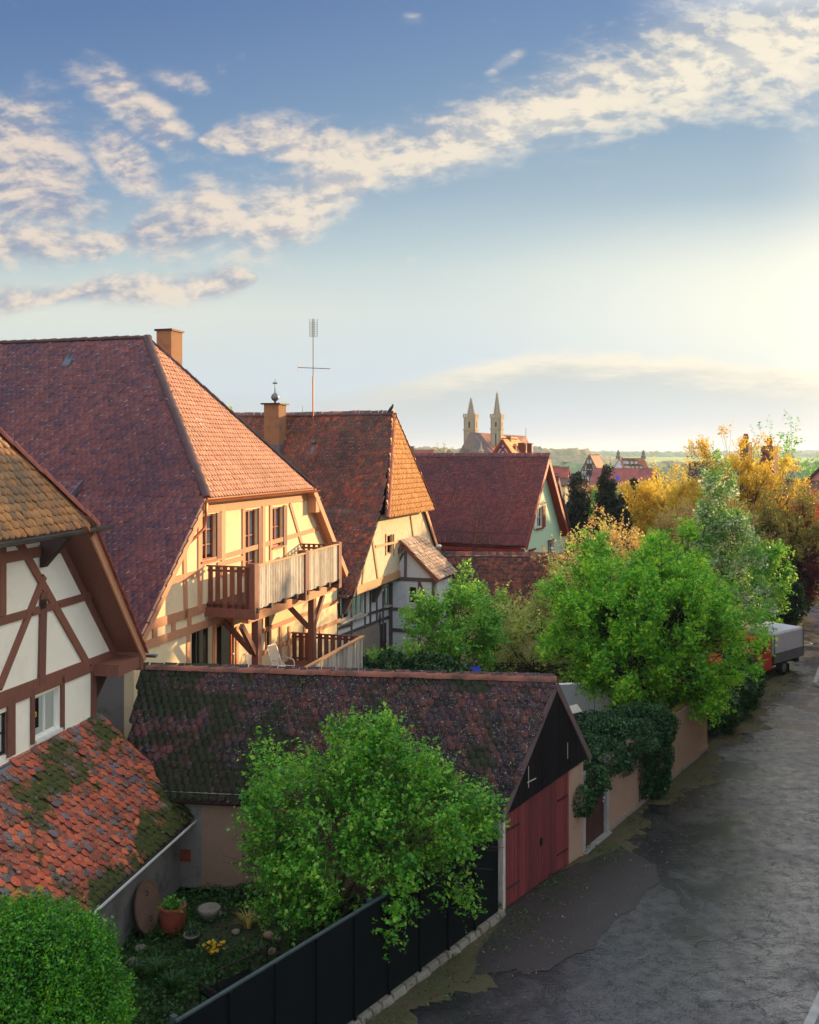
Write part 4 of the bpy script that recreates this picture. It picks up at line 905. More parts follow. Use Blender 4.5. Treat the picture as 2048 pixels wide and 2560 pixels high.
mb = MB(); mb.beam(LE0+Vector((.1, .02, -.03)), LE1+Vector((.1, 0, -.03)), .02, .05); mb.build('eave_strip', M['white_paint'], rl)
def slope_moss(name, a, b, c, d, n, size, par, dens):
    a, b, c, d = [np.array(q) for q in (a, b, c, d)]; u = RNG.random(n); v = RNG.random(n); k = dens(u, v, RNG.random(n)); u = u[k]; v = v[k]
    P = (a[None]*(1-u)[:, None]+b[None]*u[:, None])*(1-v)[:, None]+(d[None]*(1-u)[:, None]+c[None]*u[:, None])*v[:, None]
    P[:, 2] += .09+RNG.random(len(P))*.035; leaf_mesh(name, P, size, M['moss'], par, .8, .9)
def moss_l(u, v, r):      # u runs away from the far corner along the eave, v up the slope
    f = np.sin(u*41+3*np.sin(v*5))*np.sin(v*9+u*13)+.6*np.sin(u*90+v*21)*np.sin(v*33); return f+2.2*np.exp(-u*9)*(1-v)-r*.8 > .55
slope_moss('moss', LE0, LE1, LT1, LT0, 42000, .035, rl, moss_l)
FL = Fr(LE0.x-.32, LE0.y-.02, 11.4)
mb = MB(); mb.box(FL, -13, 0, -.3, 0, 0, 1.62); mb.wall(FL, [(0, 0), (0, 0.1), (-.1, .1)], [], 0, .05)
mb.build('wall', M['plaster_grey'], lt)
mb = MB(); FE = Fr(LE0.x-.32, LE0.y+.03, 11.4-90)
mb.hexa([FE.p(0, -.2, 0), FE.p(2.0, -.2, 0), FE.p(2.0, -.02, 0), FE.p(0, -.02, 0), FE.p(0, -.2, 1.5), FE.p(2.0, -.2, 3.4), FE.p(2.0, -.02, 3.4), FE.p(0, -.02, 1.5)]); mb.build('end_wall', M['plaster_grey'], lt)

# ============================================================ OLD CROOKED HOUSE
F2 = Fr(-2.35, 40.5, 19.6)
h2 = thing('crooked_house', 'old leaning half-timbered house with rust-dark tiles and an orange tiled half-hip', 'house', F2.p(0, 0, 0))
W2 = 11.7; SG, ZG2, ZR2 = 2.62, 7.45, 12.08
uw = wrect(F2, 967, 981, 1337, 1385, d=0)
mb = MB(); mb.wall(F2, [(0, 4.5), (SG, 7.5), (W2-SG, 7.5), (W2, 4.5)], [rect(*uw)], 0, .25, .14); mb.build('gable_wall', M['plaster_old'], h2)
w1 = wrect(F2, 845, 876, 1490, 1556, d=-.6); w2 = wrect(F2, 882, 908, 1481, 1545, d=-.6); w3 = wrect(F2, 958, 975, 1473, 1512, d=-.6); dr = (4.6, 5.1, 1.2, 2.7)
w1 = (w1[0], w1[1], 3.2, 4.32); w2 = (w2[0], w2[1], 3.15, 4.3); w3 = (w3[0], w3[1], 3.1, 3.95)
mb = MB(); mb.wall(F2, [(-.75, 0), (-.75, 4.42), (7.5, 4.42), (7.5, 0)], [rect(*w) for w in (w1, w2, w3)], -.6, .25, .14)
mb.box(F2, -.75, -.5, -14, -.86, 0, 4.4); mb.build('wall', M['plaster_white'], h2)
ey = (-.35, 4.35)
p_low = [F2.p(ey[0], .12, ey[1]), F2.p(SG, .12, ZG2+.08), F2.p(SG, -14, ZG2+.08), F2.p(ey[0], -14, ey[1])]
p_up = [F2.p(SG, .12, ZG2+.08), F2.p(W2/2, -.35, ZR2), F2.p(W2/2, -14, ZR2), F2.p(SG, -14, ZG2+.08)]
p_hip = [F2.p(SG-.12, .55, ZG2), F2.p(W2/2-.12, -.38, ZR2+.02), F2.p(W2/2+.12, -.38, ZR2+.02), F2.p(W2-SG+.12, .55, ZG2)]
p_bl = [F2.p(W2-ey[0], .12, ey[1]), F2.p(W2-SG, .12, ZG2+.08), F2.p(W2-SG, -14, ZG2+.08), F2.p(W2-ey[0], -14, ey[1])]
p_bu = [F2.p(W2-SG, .12, ZG2+.08), F2.p(W2/2, -.35, ZR2), F2.p(W2/2, -14, ZR2), F2.p(W2-SG, -14, ZG2+.08)]
mb = MB()
for p in (p_low, p_up, p_hip, p_bl, p_bu): mb.slab([Vector(q)+Vector((0,0,-.01)) for q in p], .12)
rf2 = mb.build('roof', M['timber_dark'], h2); n2v = Vector((*F2.n, 0)); b2v = Vector((*F2.b, 0))
tiles('roof_tiles', p_low, M['tile_old'], rf2, n2v, .2, .19, 1.5, .06, .04, .03)
tiles('roof_tiles', p_up, M['tile_old'], rf2, n2v, .2, .19, 1.2, .06, .04, .02)
tiles('hip_tiles', p_hip, M['tile_orange'], rf2, b2v, .2, .24, .4, .04, margin=-.04, lip=M['lip_warm'])
mb = MB(); ridge_run(mb, F2.p(W2/2, -14, ZR2+.12), F2.p(W2/2, -.3, ZR2+.12), .13, .4); mb.build('ridge_tiles', M['ridge_dark'], rf2, True)
mb = MB(); ridge_run(mb, F2.p(SG-.12, .6, ZG2+.06), F2.p(W2/2-.1, -.35, ZR2+.08), .09, .3); ridge_run(mb, F2.p(W2-SG+.1, .6, ZG2+.06), F2.p(W2/2+.1, -.35, ZR2+.08), .09, .3); mb.build('hip_ridge_tiles', M['ridge_rust'], rf2, True)
mb = MB(); mb.beam(F2.p(W2+.3, .14, 4.35), F2.p(W2-SG, .14, ZG2), .05, .22); mb.each('verge_board', M['timber_warm'], h2)
mb = MB(); gutter(mb, F2.p(ey[0]-.12, .2, ey[1]), F2.p(ey[0]-.12, -3, ey[1]), .09); mb.build('gutter', M['black'], h2, True)
T = Timber(F2, 0, .04)
T.px((891, 1476), (1003, 1433), .34)
T.px((930, 1345), (945, 1450), .16); T.px((912, 1390), (905, 1462), .13); T.px((965, 1335), (965, 1388), .12); T.px((984, 1335), (984, 1388), .12); T.px((938, 1366), (1030, 1347), .1)
T.px((1026, 1290), (1034, 1350), .13); T.sz((.1, 4.6), (SG, 7.45), .12)
T.mb.build('gable_timber', M['timber_pale'], h2)
T = Timber(F2, -.6, .04)
for u in (815+20, 841, 878, 912, 925, 941, 957, 977): T.px((u, 1478), (u, 1602), .12)
T.px((825, 1600), (978, 1540), .14); T.px((905, 1540), (978, 1517), .12); T.px((911, 1475), (942, 1470), .12); T.px((832, 1575), (880, 1560), .12)
T.mb.build('timber_frame', M['timber_old'], h2)
mb = MB()
for s_ in (.15, 3.6): mb.hexa([F2.p(s_-.1, -.58, 3.5), F2.p(s_+.1, -.58, 3.5), F2.p(s_+.1, -.45, 3.5), F2.p(s_-.1, -.45, 3.5), F2.p(s_-.1, -.58, 4.4), F2.p(s_+.1, -.58, 4.4), F2.p(s_+.1, .0, 4.4), F2.p(s_-.1, .0, 4.4)])
mb.box(F2, -.6, 7, -.6, -.02, 4.3, 4.41); mb.each('bracket', M['timber_old'], h2)
window(h2, F2, *uw, M['timber_pale'], rev=.12, cols=1, rows=2)
for w in (w1, w2, w3): window(h2, F2, *w, M['board_weather'], d=-.6, rev=.12, cols=2, rows=1, sill=.22)
mb = MB(); mb.tube([F2.p(4.35, -.5, 0), F2.p(4.35, -.5, 2.7), F2.p(4.3, -.48, 2.9)], .055, 8); mb.build('drainpipe', M['zinc'], h2, True)
mb = MB(); mb.box(F2, 4.7, 5.3, -.59, -.56, 0, 2.3); mb.build('door', M['timber_dark'], h2)
mb = MB(); mb.box(F2, 1.1, 4.2, -.6, -.5, 0, 2.45); mb.box(F2, 1.2, 2.4, -.49, -.47, .3, 2.0); mb.build('patched_render', M['plaster_dim'], h2)
s_c, z_c = F2.hit(688, 1010, -9.0)
def s_on(u, z, d): return F2.hit(u, 0, d)[0]
def dfor(F, s, u):
    r = (u-1024)/FPX; x = F.o[0]+s*F.b[0]; y = F.o[1]+s*F.b[1]; return (r*y-x)/(F.n[0]-r*F.n[1])
def zfor(F, s, d, v): return CAMZ-(v-HOR)/FPX*(F.o[1]+s*F.b[1]+d*F.n[1])
sc2 = 4.75; dc2 = dfor(F2, sc2, 688); ztc = zfor(F2, sc2, dc2, 1012); ch = chimney(rf2, (sc2, dc2), .8, .8, 9.6, ztc, F2, M['chimney'], .12)
mb = MB(); mb.box(F2, sc2-.5, sc2+.45, dc2-.5, dc2+.5, 9.3, 10.75); mb.build('chimney_flashing', M['lead'], ch)
mb = MB(); c_ = F2.p(sc2, dc2, ztc+.07); mb.lathe(c_, [(.05, 0), (.05, .1), (.15, .16), (.21, .3), (.15, .44), (.04, .52), (.02, .9), (.012, 1.2)], 14); mb.box(F2, sc2-.01, sc2+.01, dc2-.12, dc2+.12, c_.z+.95, c_.z+1.03); mb.build('ball_finial', M['zinc'], ch, True)
# annex with pale tiles
ax = thing('annex', 'small timber annex with pale tiles leaning against the crooked house', 'annex', F2.p(5.6, 0, 0))
FA = Fr(*F2.p(5.62, -.6, 0)[:2], 19.6+90)        # runs outwards along the front of the annex
aw = wrect(FA, 1018, 1044, 1464, 1510)
mb = MB(); mb.wall(FA, [(0, 0), (0, 4.9), (.9, 5.85), (2.4, 4.4), (2.4, 0)], [rect(*aw)], 0, .2, .1); mb.build('wall', M['plaster_white'], ax)
mb = MB(); mb.wall(Fr(*FA.p(2.4, 0, 0)[:2], 19.6), [(0, 0), (0, 4.4), (2.6, 4.4), (2.6, 0)], [], 0, .2, .1); mb.build('side_wall', M['plaster_white'], ax)
a_ = [FA.p(.9, .2, 6.0), FA.p(2.6, .2, 4.38), FA.p(2.6, -2.8, 4.38), FA.p(.9, -2.8, 6.0)]
mb = MB(); mb.slab([Vector(q) for q in a_], .1); ra = mb.build('roof', M['timber_old'], ax)
tiles('roof_tiles', a_, M['tile_pale'], ra, b2v, .2, .2, 1, .03)
mb = MB(); mb.beam(FA.p(.82, .22, 6.02), FA.p(2.6, .22, 4.33), .05, .2); mb.beam(FA.p(.9, .22, 5.98), FA.p(-.1, .22, 4.8), .05, .14); mb.each('verge_board', M['timber'], ax)
T = Timber(FA, 0, .04)
T.sz((-.1, 4.35), (2.4, 4.35), .18); T.sz((.15, 0), (.15, 4.9), .18); T.sz((1.6, 0), (1.6, 4.3), .14); T.sz((2.3, 0), (2.3, 4.4), .16); T.sz((1.6, 4.2), (2.3, 2.6), .12); T.sz((.2, 2.9), (2.3, 2.9), .14); T.sz((.9, 4.4), (.9, 5.7), .13); T.sz((0.2, 1.9), (2.3, 1.9), .16); T.sz((.2, 4.5), (.8, 5.6), .1)
T.mb.build('timber_frame', M['timber_old'], ax)
window(ax, FA, *aw, M['white_paint'], rev=.06, cols=1, rows=2, fw=.07)

# TV mast and bird
s_a = 4.75; d_a = dfor(F2, s_a, 783); za = 7.53+(s_a-SG)*(ZR2-7.53)/(W2/2-SG)+.1
mt = F2.p(s_a, d_a, za)
an = thing('antenna_mast', 'thin rooftop aerial mast with a long crossbar on the crooked house', 'antenna', mt)
zt = zfor(F2, s_a, d_a, 797); h_ = zt-mt.z
mb = MB(); mb.tube([mt-Vector((0,0,.5)), mt+Vector((0,0,h_*.55))], .035, 8); mb.tube([mt+Vector((0,0,h_*.55)), mt+Vector((0,0,h_))], .02, 6); mb.build('pole', M['copper'], an)
mb = MB(); zc = mt.z+h_*.615; X_ = Vector((1, .1, 0))
mb.tube([Vector((mt.x, mt.y, zc+.03))-X_*.72, Vector((mt.x, mt.y, zc-.02))+X_*.82], .018, 5); mb.tube([Vector((mt.x, mt.y, zc-.18))-X_*.72, Vector((mt.x, mt.y, zc+.3))-X_*.72], .012, 5); mb.build('crossbar', M['copper'], an)
mb = MB(); 
for q in (-.16, -.05, .06, .2): mb.tube([mt+Vector((q, 0, h_*.86)), mt+Vector((q, 0, h_*1.0))], .01, 4)
for i in range(9): mb.tube([mt+Vector((-.17, 0, h_*.86+i*.085)), mt+Vector((.21, 0, h_*.86+i*.085))], .007, 4)
mb.build('aerial', M['iron'], an)
mb = MB(); mb.lathe(mt, [(.42, -.75), (.3, -.3), (.09, 0), (.07, .18), (.13, .2), (.13, .28), (.05, .34)], 10); mb.build('mast_collar', M['lead'], an, True)
bp = F2.p(W2/2, -.55, ZR2+.26)
bd = thing('bird', 'small dark bird perched at the right end of the ridge', 'bird', bp)
mb = MB(); mb.tube([bp+Vector((-.16, 0, -.02)), bp+Vector((-.07, 0, .06)), bp+Vector((0, 0, .12)), bp+Vector((.06, 0, .2)), bp+Vector((.09, 0, .28)), bp+Vector((.11, 0, .33)), bp+Vector((.15, 0, .33))], [.02, .05, .085, .075, .05, .05, .008], 10)
mb.tube([bp+Vector((.02, .02, .08)), bp+Vector((.02, .02, -.05))], .008, 4); mb.tube([bp+Vector((.02, -.02, .08)), bp+Vector((.02, -.02, -.05))], .008, 4); mb.build('body', M['black'], bd, True)

# ============================================================ generic gabled house
def gable(name, label, F, W, L, ze, zr, z0=0, wall=None, roof=None, tm=None, over=.3, gover=.25, cat='house', verge=None, kink=0, wins=(), wm=None, timb=None, group=None, ridge=None, wt=.18, th=.14):
    t = thing(name, label, cat, F.p(W/2, -L/2, z0), group)
    mb = MB(); mb.wall(F, [(0, z0), (0, ze), (W/2, zr-.08), (W, ze), (W, z0)], [rect(*w) for w in wins], 0, .25, .12)
    mb.wall(F, [(W, z0), (W, ze), (W/2, zr-.08), (0, ze), (0, z0)], [], -L, .2, .1)
    mb.box(F, 0, .2, -L+.0, -.25, z0, ze-.02); mb.box(F, W-.2, W, -L, -.25, z0, ze-.02); mb.build('wall', wall, t)
    sl = (zr-ze)/(W/2); a = [F.p(-over, gover, ze-over*sl*.8), F.p(W/2, gover, zr), F.p(W/2, -L-gover, zr), F.p(-over, -L-gover, ze-over*sl*.8)]
    b = [F.p(W+over, gover, ze-over*sl*.8), F.p(W/2, gover, zr), F.p(W/2, -L-gover, zr), F.p(W+over, -L-gover, ze-over*sl*.8)]
    mb = MB(); mb.slab(a, th); mb.slab(b, th); r = mb.build('roof', roof, t)
    if tm:
        for k_, p in enumerate((a, b)):
            if tm[1] == 'front' and k_: continue
            tiles('roof_tiles', p, tm[0], r, Vector((*F.n, 0)), wt, .2, .8, .03)
    mb = MB(); ridge_run(mb, F.p(W/2, -L-gover, zr+.05), F.p(W/2, gover, zr+.05), .12, .45); mb.build('ridge_tiles', ridge or M['ridge_rust'], r, True)
    if verge:
        mb = MB(); mb.beam(a[0]-Vector((0,0,.12))+Vector((*F.n,0))*.03, a[1]-Vector((0,0,.12))+Vector((*F.n,0))*.03, .05, .3); mb.beam(b[0]-Vector((0,0,.12))+Vector((*F.n,0))*.03, b[1]-Vector((0,0,.12))+Vector((*F.n,0))*.03, .05, .3); mb.each('verge_board', verge, t)
    for w in wins: window(t, F, *w, wm or M['white_paint'], rev=.1, rows=2)
    return t, r
# mint gable house
F3 = Fr(6.53, 56, 26)
zw = lambda v: CAMZ-(v-HOR)/FPX*59
h3, r3 = gable('mint_house', 'mint green gable with a broad crimson roof and a red and white shutter', F3, 7.5, 15, 5.5, 10.06, 0, M['plaster_mint'], M['red_paint'], (M['tile_red'], 'front'), .55, .45, verge=M['red_paint'],
      wins=[(2.75, 3.75, zw(1318), zw(1268)), (1.35, 2.3, 3.0, 4.45), (5.0, 6.0, 2.9, 4.7)], wt=.19, ridge=M['ridge_dark'])
mb = MB(); mb.box(F3, 2.2, 2.68, .02, .07, zw(1320), zw(1266)); mb.build('shutter', M['white_paint'], h3)
mb = MB(); mb.box(F3, 3.83, 4.35, .02, .07, zw(1320), zw(1266)); mb.build('shutter', M['red_paint'], h3)
mb = MB(); mb.box(F3, 6.05, 6.6, .02, .07, 2.9, 4.7); mb.build('shutter', M['white_paint'], h3); mb = MB(); mb.box(F3, .8, 1.3, .02, .07, 2.9, 4.5); mb.build('shutter', M['red_paint'], h3)
mb = MB()
for a_, b_, z_ in ((2.1, 4.4, zw(1262)+.04), (2.6, 3.9, zw(1318)-.12), (1.2, 2.4, 4.52), (4.9, 6.1, 4.77)): mb.box(F3, a_, b_, .03, .1, z_, z_+.1)
mb.build('window_trim', M['red_paint'], h3)
a0, a1 = F3.p(-.62, .3, 4.62), F3.p(-.62, -15, 4.62); mb = MB(); gutter(mb, a0, a1, .09); mb.box(F3, -.5, -.02, -15, .2, 4.5, 4.78); mb.build('gutter', M['red_paint'], h3)
# flared strip at the foot of the roof with snow hooks
ft = [F3.p(-.62, .45, 4.68), F3.p(.35, .45, 5.98), F3.p(.35, -15, 5.98), F3.p(-.62, -15, 4.68)]
mb = MB(); mb.box(F3, -.1, .08, -15, .4, 5.55, 5.66); mb.build('snow_rail', M['ridge_dark'], r3)
mb = MB()
for i in range(9):
    d_ = -1.2-i*1.35; 
    for j in range(5):
        z_ = 4.78+j*.14; s_ = -.56+(z_-4.68)*.74; mb.beam(F3.p(s_, d_, z_+.1), F3.p(s_+.13, d_, z_+.28), .3+random.uniform(-.06, .06), .02)
mb.build('new_tiles', M['terracotta'], r3)
wq = Fr(*F3.p(0, -9.3, 0)[:2], 26-90)
mb = MB(); mb.box(F3, -.05, .0, -9.5, -8.3, 3.75, 4.55); 
sw = mb.build('side_window', M['white_paint'], h3); mb = MB(); mb.box(F3, -.07, -.055, -9.4, -8.95, 3.8, 4.5); mb.box(F3, -.07, -.055, -8.85, -8.4, 3.8, 4.5); mb.build('pane', M['glass'], sw)
FB = Fr(9.3, 66.75, 26)
gable('red_roofed_house', 'narrow red-tiled house end peeping past the mint gable', FB, 5.2, 7, 5.2, 8.65, 0, M['plaster_white'], M['red_paint'], (M['tile_red'], 'front'), verge=M['timber_dark'], wt=.3)
# low tiled shed in front of it
FS = Fr(8.05, 46.4, 6)
gable('garden_shed', 'long low shed with lichen-spotted brick-red tiles below the mint house', FS, 3.7, 6.2, 2.9, 5.05, 0, M['plaster_old'], M['timber_dark'], (M['tile_low'], 'front'), .35, .2, 'shed', ridge=M['ridge_dark'], wt=.2)
vp = thing('vent_pipe', 'white vent pipe beside the shed ridge', 'pipe', Q(1097, 1395, 50)); mb = MB(); o_ = ORG[vp.name]; mb.lathe(o_, [(.1, -2), (.1, .55), (.15, .56), (.15, .64), (.1, .7)], 10); mb.build('pipe', M['white_metal'], vp, True)
# ============================================================ GARAGE
A_ = (2.1, 21.7); FG = Fr(*A_, math.degrees(math.atan2(.612, .791)))
ga = thing('garage', 'low garage with dark lichen-spotted tiles, black gable boards and a crimson front', 'garage', (-2, 23.2, 0))
rv = Vector((-.9917, .1285, 0))
E0 = Vector((2.0, 21.58, 2.14)); PK = Vector((3.53, 23.56, 4.66)); Eb = Vector((4.62, 24.95, 2.45))
o_ = -rv*.06
E0g, PKg, Ebg = E0+o_, PK+o_, Eb+o_
fs = [E0g, PKg, PK+rv*10.5, E0+rv*8.95]; bsl = [Ebg, PKg, PK+rv*10.5, Eb+rv*10.8]
mb = MB(); mb.slab([q-Vector((0,0,.01)) for q in fs], .11); mb.slab([q-Vector((0,0,.01)) for q in bsl], .11); gr = mb.build('roof', M['timber_dark'], ga)
tiles('roof_tiles', fs, M['tile_garage'], gr, rv, .19, .185, 1.3, .04, .03, .012, lip=M['lip_dark'])
mb = MB(); ridge_run(mb, PK+rv*10.4+Vector((0,0,.09)), PKg+Vector((0,0,.09)), .13, .4); mb.build('ridge_tiles', M['ridge_moss'], gr, True)
mb = MB(); mb.beam(E0g+o_*.3-Vector((0,0,.08)), PKg+o_*.3-Vector((0,0,.03)), .04, .17); mb.beam(Ebg+o_*.3-Vector((0,0,.08)), PKg+o_*.3-Vector((0,0,.03)), .04, .17); mb.each('verge_board', M['timber_old'], ga)
slope_moss('moss', fs[0], fs[3], fs[2], fs[1], 60000, .035, gr, lambda u, v, r: np.sin(u*33+2*np.sin(v*7))*np.sin(v*8+u*11)+.6*np.sin(u*70+v*19)*np.sin(v*29)+1.2*(u-.45)-r*.7 > .5)
# front wall under the eave
w0 = Vector((2.02, 21.86, 0)); FW_ = Fr(w0.x, w0.y, math.degrees(math.atan2(rv.x, rv.y)))
mb = MB(); mb.wall(FW_, [(0, 0), (8.6, 0), (8.6, 2.35), (0, 2.35)], [], 0, .25)
# FW_.n points away from the camera for this direction, so the visible face is d = -th
mb.build('wall', M['plaster_grey'], ga)
FWc = Fr(*FW_.p(8.6, 0, 0)[:2], math.degrees(math.atan2(-rv.x, -rv.y)))    # same wall, s runs to the right, n towards the camera
mb = MB(); mb.wall(FWc, rect(1.6, 8.5, 0, 2.3), [], .012, .02); mb.build('rendered_wall', M['plaster_sand'], ga)
mb = MB()
for z_ in (1.42, .62): 
    for i in range(3): mb.box(FWc, 1.05, 1.33, .0, .02, z_+i*.1, z_+i*.1+.085)
mb.each('brick', M['brick'], ga)
cbl = thing('cable', 'thin black cable hanging down the grey wall beside the brick patches', 'cable', FWc.p(1.2, .05, 1.2))
mb = MB(); mb.tube([FWc.p(1.2, .05, 2.2), FWc.p(1.18, .07, 1.9), FWc.p(1.0, .08, 1.55), FWc.p(.85, .06, 1.2), FWc.p(.62, .05, .85), FWc.p(.52, .05, .45), FWc.p(.5, .06, .05)], .014, 6); mb.build('cable', M['black'], cbl, True)
# gable: red boards below, black boards above
tR0, tR1 = .06, 3.03
def gz(t):   # roof underside height over the gable line
    return 2.0+(4.57-2.0)*(t+.05)/2.41 if t < 2.36 else 4.57-(4.57-2.2)*(t-2.36)/1.77
mb = MB(); n_ = 24
for i in range(n_):
    a = tR0+(tR1-tR0)*i/n_; b = tR0+(tR1-tR0)*(i+.93)/n_; zt = lambda t: 2.17+.078*(t-tR0); j = random.uniform(0, .008)
    mb.hexa([FG.p(a, .0, .04), FG.p(b, .0, .04), FG.p(b, .045+j, .04), FG.p(a, .045+j, .04), FG.p(a, .0, min(zt(a), gz(a))), FG.p(b, .0, min(zt(b), gz(b))), FG.p(b, .045+j, min(zt(b), gz(b))), FG.p(a, .045+j, min(zt(a), gz(a)))])
mb.build('red_door', M['red_boards'], ga)
mb = MB()
for z_ in (.42, 1.75):
    for a_ in (.1, 2.42): mb.box(FG, a_, a_+.55, .056, .066, z_, z_+.04)
mb.box(FG, 1.6, 1.66, .056, .1, .95, 1.12); mb.each('iron_fitting', M['iron'], ga)
mb = MB(); n_ = 22; t0, t1 = .06, 3.95
for i in range(n_):
    a = t0+(t1-t0)*i/n_; b = t0+(t1-t0)*(i+.95)/n_; zb = lambda t: 2.14+.078*(t-tR0); j = random.uniform(0, .01)
    za, zb_ = zb(a), zb(b); 
    if gz(a) < za and gz(b) < zb_: continue
    mb.hexa([FG.p(a, .03, za), FG.p(b, .03, zb_), FG.p(b, .07+j, zb_), FG.p(a, .07+j, za), FG.p(a, .03, max(gz(a), za)), FG.p(b, .03, max(gz(b), zb_)), FG.p(b, .07+j, max(gz(b), zb_)), FG.p(a, .07+j, max(gz(a), za))])
mb.build('gable_boards', M['black_boards'], ga)
mb = MB()
for a, z_, L in ((1.0, 2.5, .5), (2.9, 2.7, .4)): mb.box(FG, a, a+.014, .08, .09, z_, z_+L)
mb.box(FG, .95, 1.35, .08, .092, 2.62, 2.64); mb.each('pale_lath', M['board_weather'], ga)
mb = MB(); mb.box(FG, -.06, .05, -.2, .05, 0, 2.1); mb.build('corner_post', M['board_weather'], ga)
mb = MB(); mb.box(FG, 3.04, 3.7, -.25, .04, 0, 2.35); mb.box(FG, .0, 3.95, -.3, -.05, 0, .05)
ba = Fr(*(Eb+Vector((-.15, -.2, 0)))[:2], math.degrees(math.atan2(rv.x, rv.y))); mb.box(ba, 0, 10, -.2, 0, 0, 2.4); mb.build('pillar', M['plaster_sand'], ga)

# ============================================================ FENCE
FFe = Fr(-3.39, 14.04, math.degrees(math.atan2(5.42, 7.4)))
fe = thing('metal_fence', 'dark green sheet fence on a stone footing between garden and street', 'fence', FFe.p(4.5, 0, 0))
Lf = math.hypot(5.36, 7.3)
mb = MB(); n_ = 9
for i in range(n_): a = Lf*i/n_; b = Lf*(i+1)/n_; mb.box(FFe, a+.006, b-.006, -.015, .015+.004*(i % 2), .14, 2.0)
mb.build('panel', M['fence_green'], fe)
mb = MB()
for i in range(n_): s_ = Lf*i/n_; mb.box(FFe, s_-.03, s_+.03, .019, .06, .1, 1.99)
mb.each('rib', M['fence_green'], fe)
mb = MB(); mb.box(FFe, -.03, Lf, -.03, .03, 2.003, 2.035); mb.build('cap_rail', M['fence_cap'], fe)
mb = MB()
for s_ in (0.0, 4.6): mb.box(FFe, s_-.04, s_+.04, -.13, -.04, 0, 2.06)
mb.each('post', M['fence_cap'], fe)
mb = MB(); rs = random.Random(3); s_ = 0
while s_ < Lf:
    w = rs.uniform(.18, .42); mb.hexa([FFe.p(s_, -.12, 0), FFe.p(s_+w, -.12, 0), FFe.p(s_+w, .14+rs.uniform(-.03, .03), 0), FFe.p(s_, .14, 0), FFe.p(s_+.02, -.1, .13), FFe.p(s_+w-.02, -.1, .13), FFe.p(s_+w-.02, .10, .12+rs.uniform(-.03, .02)), FFe.p(s_+.02, .11, .13)]); s_ += w+.01
mb.build('stone_footing', M['stone'], fe)

# ============================================================ GATE AND STREET WALL
FW = Fr(4.5, 24.8, math.degrees(math.atan2(.562, .827)))
gt = thing('garden_gate', 'dark brown plank gate between pale posts under the ivy', 'gate', FW.p(.8, 0, 0))
mb = MB(); n_ = 9
for i in range(n_): a = .1+1.32*i/n_; mb.box(FW, a, a+1.32/n_-.012, -.08, -.04, .06, 1.98)
d_ = mb.build('door_leaf', M['door_brown'], gt)
mb = MB(); mb.tube([FW.p(1.33, -.04, 1.05), FW.p(1.33, .03, 1.05), FW.p(1.22, .03, 1.05)], .014, 6); mb.lathe(FW.p(1.33, -.02, .93), [(.012, -.02), (.02, 0), (.012, .02)], 8); mb.build('handle', M['white_metal'], d_)
for a, b in ((-.13, .07), (1.45, 1.6)):
    mb = MB(); mb.box(FW, a, b, -.14, .03, 0, 2.1); mb.build('gate_post', M['kerb'], gt)
mb = MB(); mb.box(FW, -.13, 1.6, -.3, .12, 0, .05); mb.build('threshold', M['kerb'], gt)
sw = thing('street_wall', 'tan rendered garden wall beside the street with ivy over its near end', 'wall', FW.p(6, 0, 0))
mb = MB(); 
mb.box(FW, 1.605, 10.45, -.26, 0, 0, 1.93); mb.box(FW, 1.58, 10.48, -.29, .03, 1.932, 1.99); mb.build('wall', M['plaster_sand'], sw)
mb = MB(); mb.box(FW, 1.605, 10.45, .0, .035, 0, .16); mb.build('plinth', M['plaster_dim'], sw)
P = np.array([list(FW.p(RNG.uniform(5, 10.4), RNG.uniform(-.27, .0), 2.0+RNG.random()*.03)) for _ in range(1800)])
leaf_mesh('moss', P, .05, M['leaf_olive'], sw, 1.0)
# ============================================================ THINGS IN THE YARD BEHIND THE GARAGE
FY = Fr(5.6, 36.9, 96)
yw = thing('yard_wall', 'low whitewashed wall behind the garage gable', 'wall', FY.p(1.5, 0, 0))
mb = MB(); mb.wall(FY, [(-1.2, 0), (3.6, 0), (3.6, 1.5), (2, 1.55), (0, 1.42), (-1.2, 1.5)], [], 0, .3); mb.build('wall', M['plaster_white'], yw)
wk = thing('wicker_fence', 'low brown wicker fence in the shade of the yard trees', 'fence', Q(1330, 1650, 41) )
o_ = Vector((3.3, 40.5, 0)); mb = MB()
for i in range(15): mb.tube([o_+Vector((i*.32, -.02*i, 0)), o_+Vector((i*.32, -.02*i, 1.55))], .03, 5)
mb.each('stake', M['timber_dark'], wk)
mb = MB()
for j in range(22):
    z_ = .1+j*.065; mb.tube([o_+Vector((i*.32, (.03 if (i+j) % 2 else -.03)-.02*i, z_+random.uniform(-.01, .01))) for i in range(15)], .022, 4)
mb.build('wicker', M['bark_dark'], wk)
bb = thing('bird_house', 'little grey-roofed bird house on a post beside the black gable', 'bird house', (5.05, 29.2, 0))
c_ = Q(1431, 1790, 29.2); Fb = Fr(c_.x, c_.y, 50); zc = c_.z
mb = MB(); mb.box(Fb, -.04, .04, -.04, .04, 0, zc-.12); mb.each('post', M['timber_old'], bb)
mb = MB(); mb.box(Fb, -.15, .15, -.12, .12, zc-.12, zc+.16); mb.build('box', M['timber_old'], bb)
mb = MB(); mb.slab([Fb.p(-.22, .2, zc+.15), Fb.p(.22, .2, zc+.15), Fb.p(.22, 0, zc+.33), Fb.p(-.22, 0, zc+.33)], .03); mb.slab([Fb.p(-.22, -.2, zc+.15), Fb.p(.22, -.2, zc+.15), Fb.p(.22, 0, zc+.33), Fb.p(-.22, 0, zc+.33)], .03); mb.build('roof', M['board_weather'], bb)
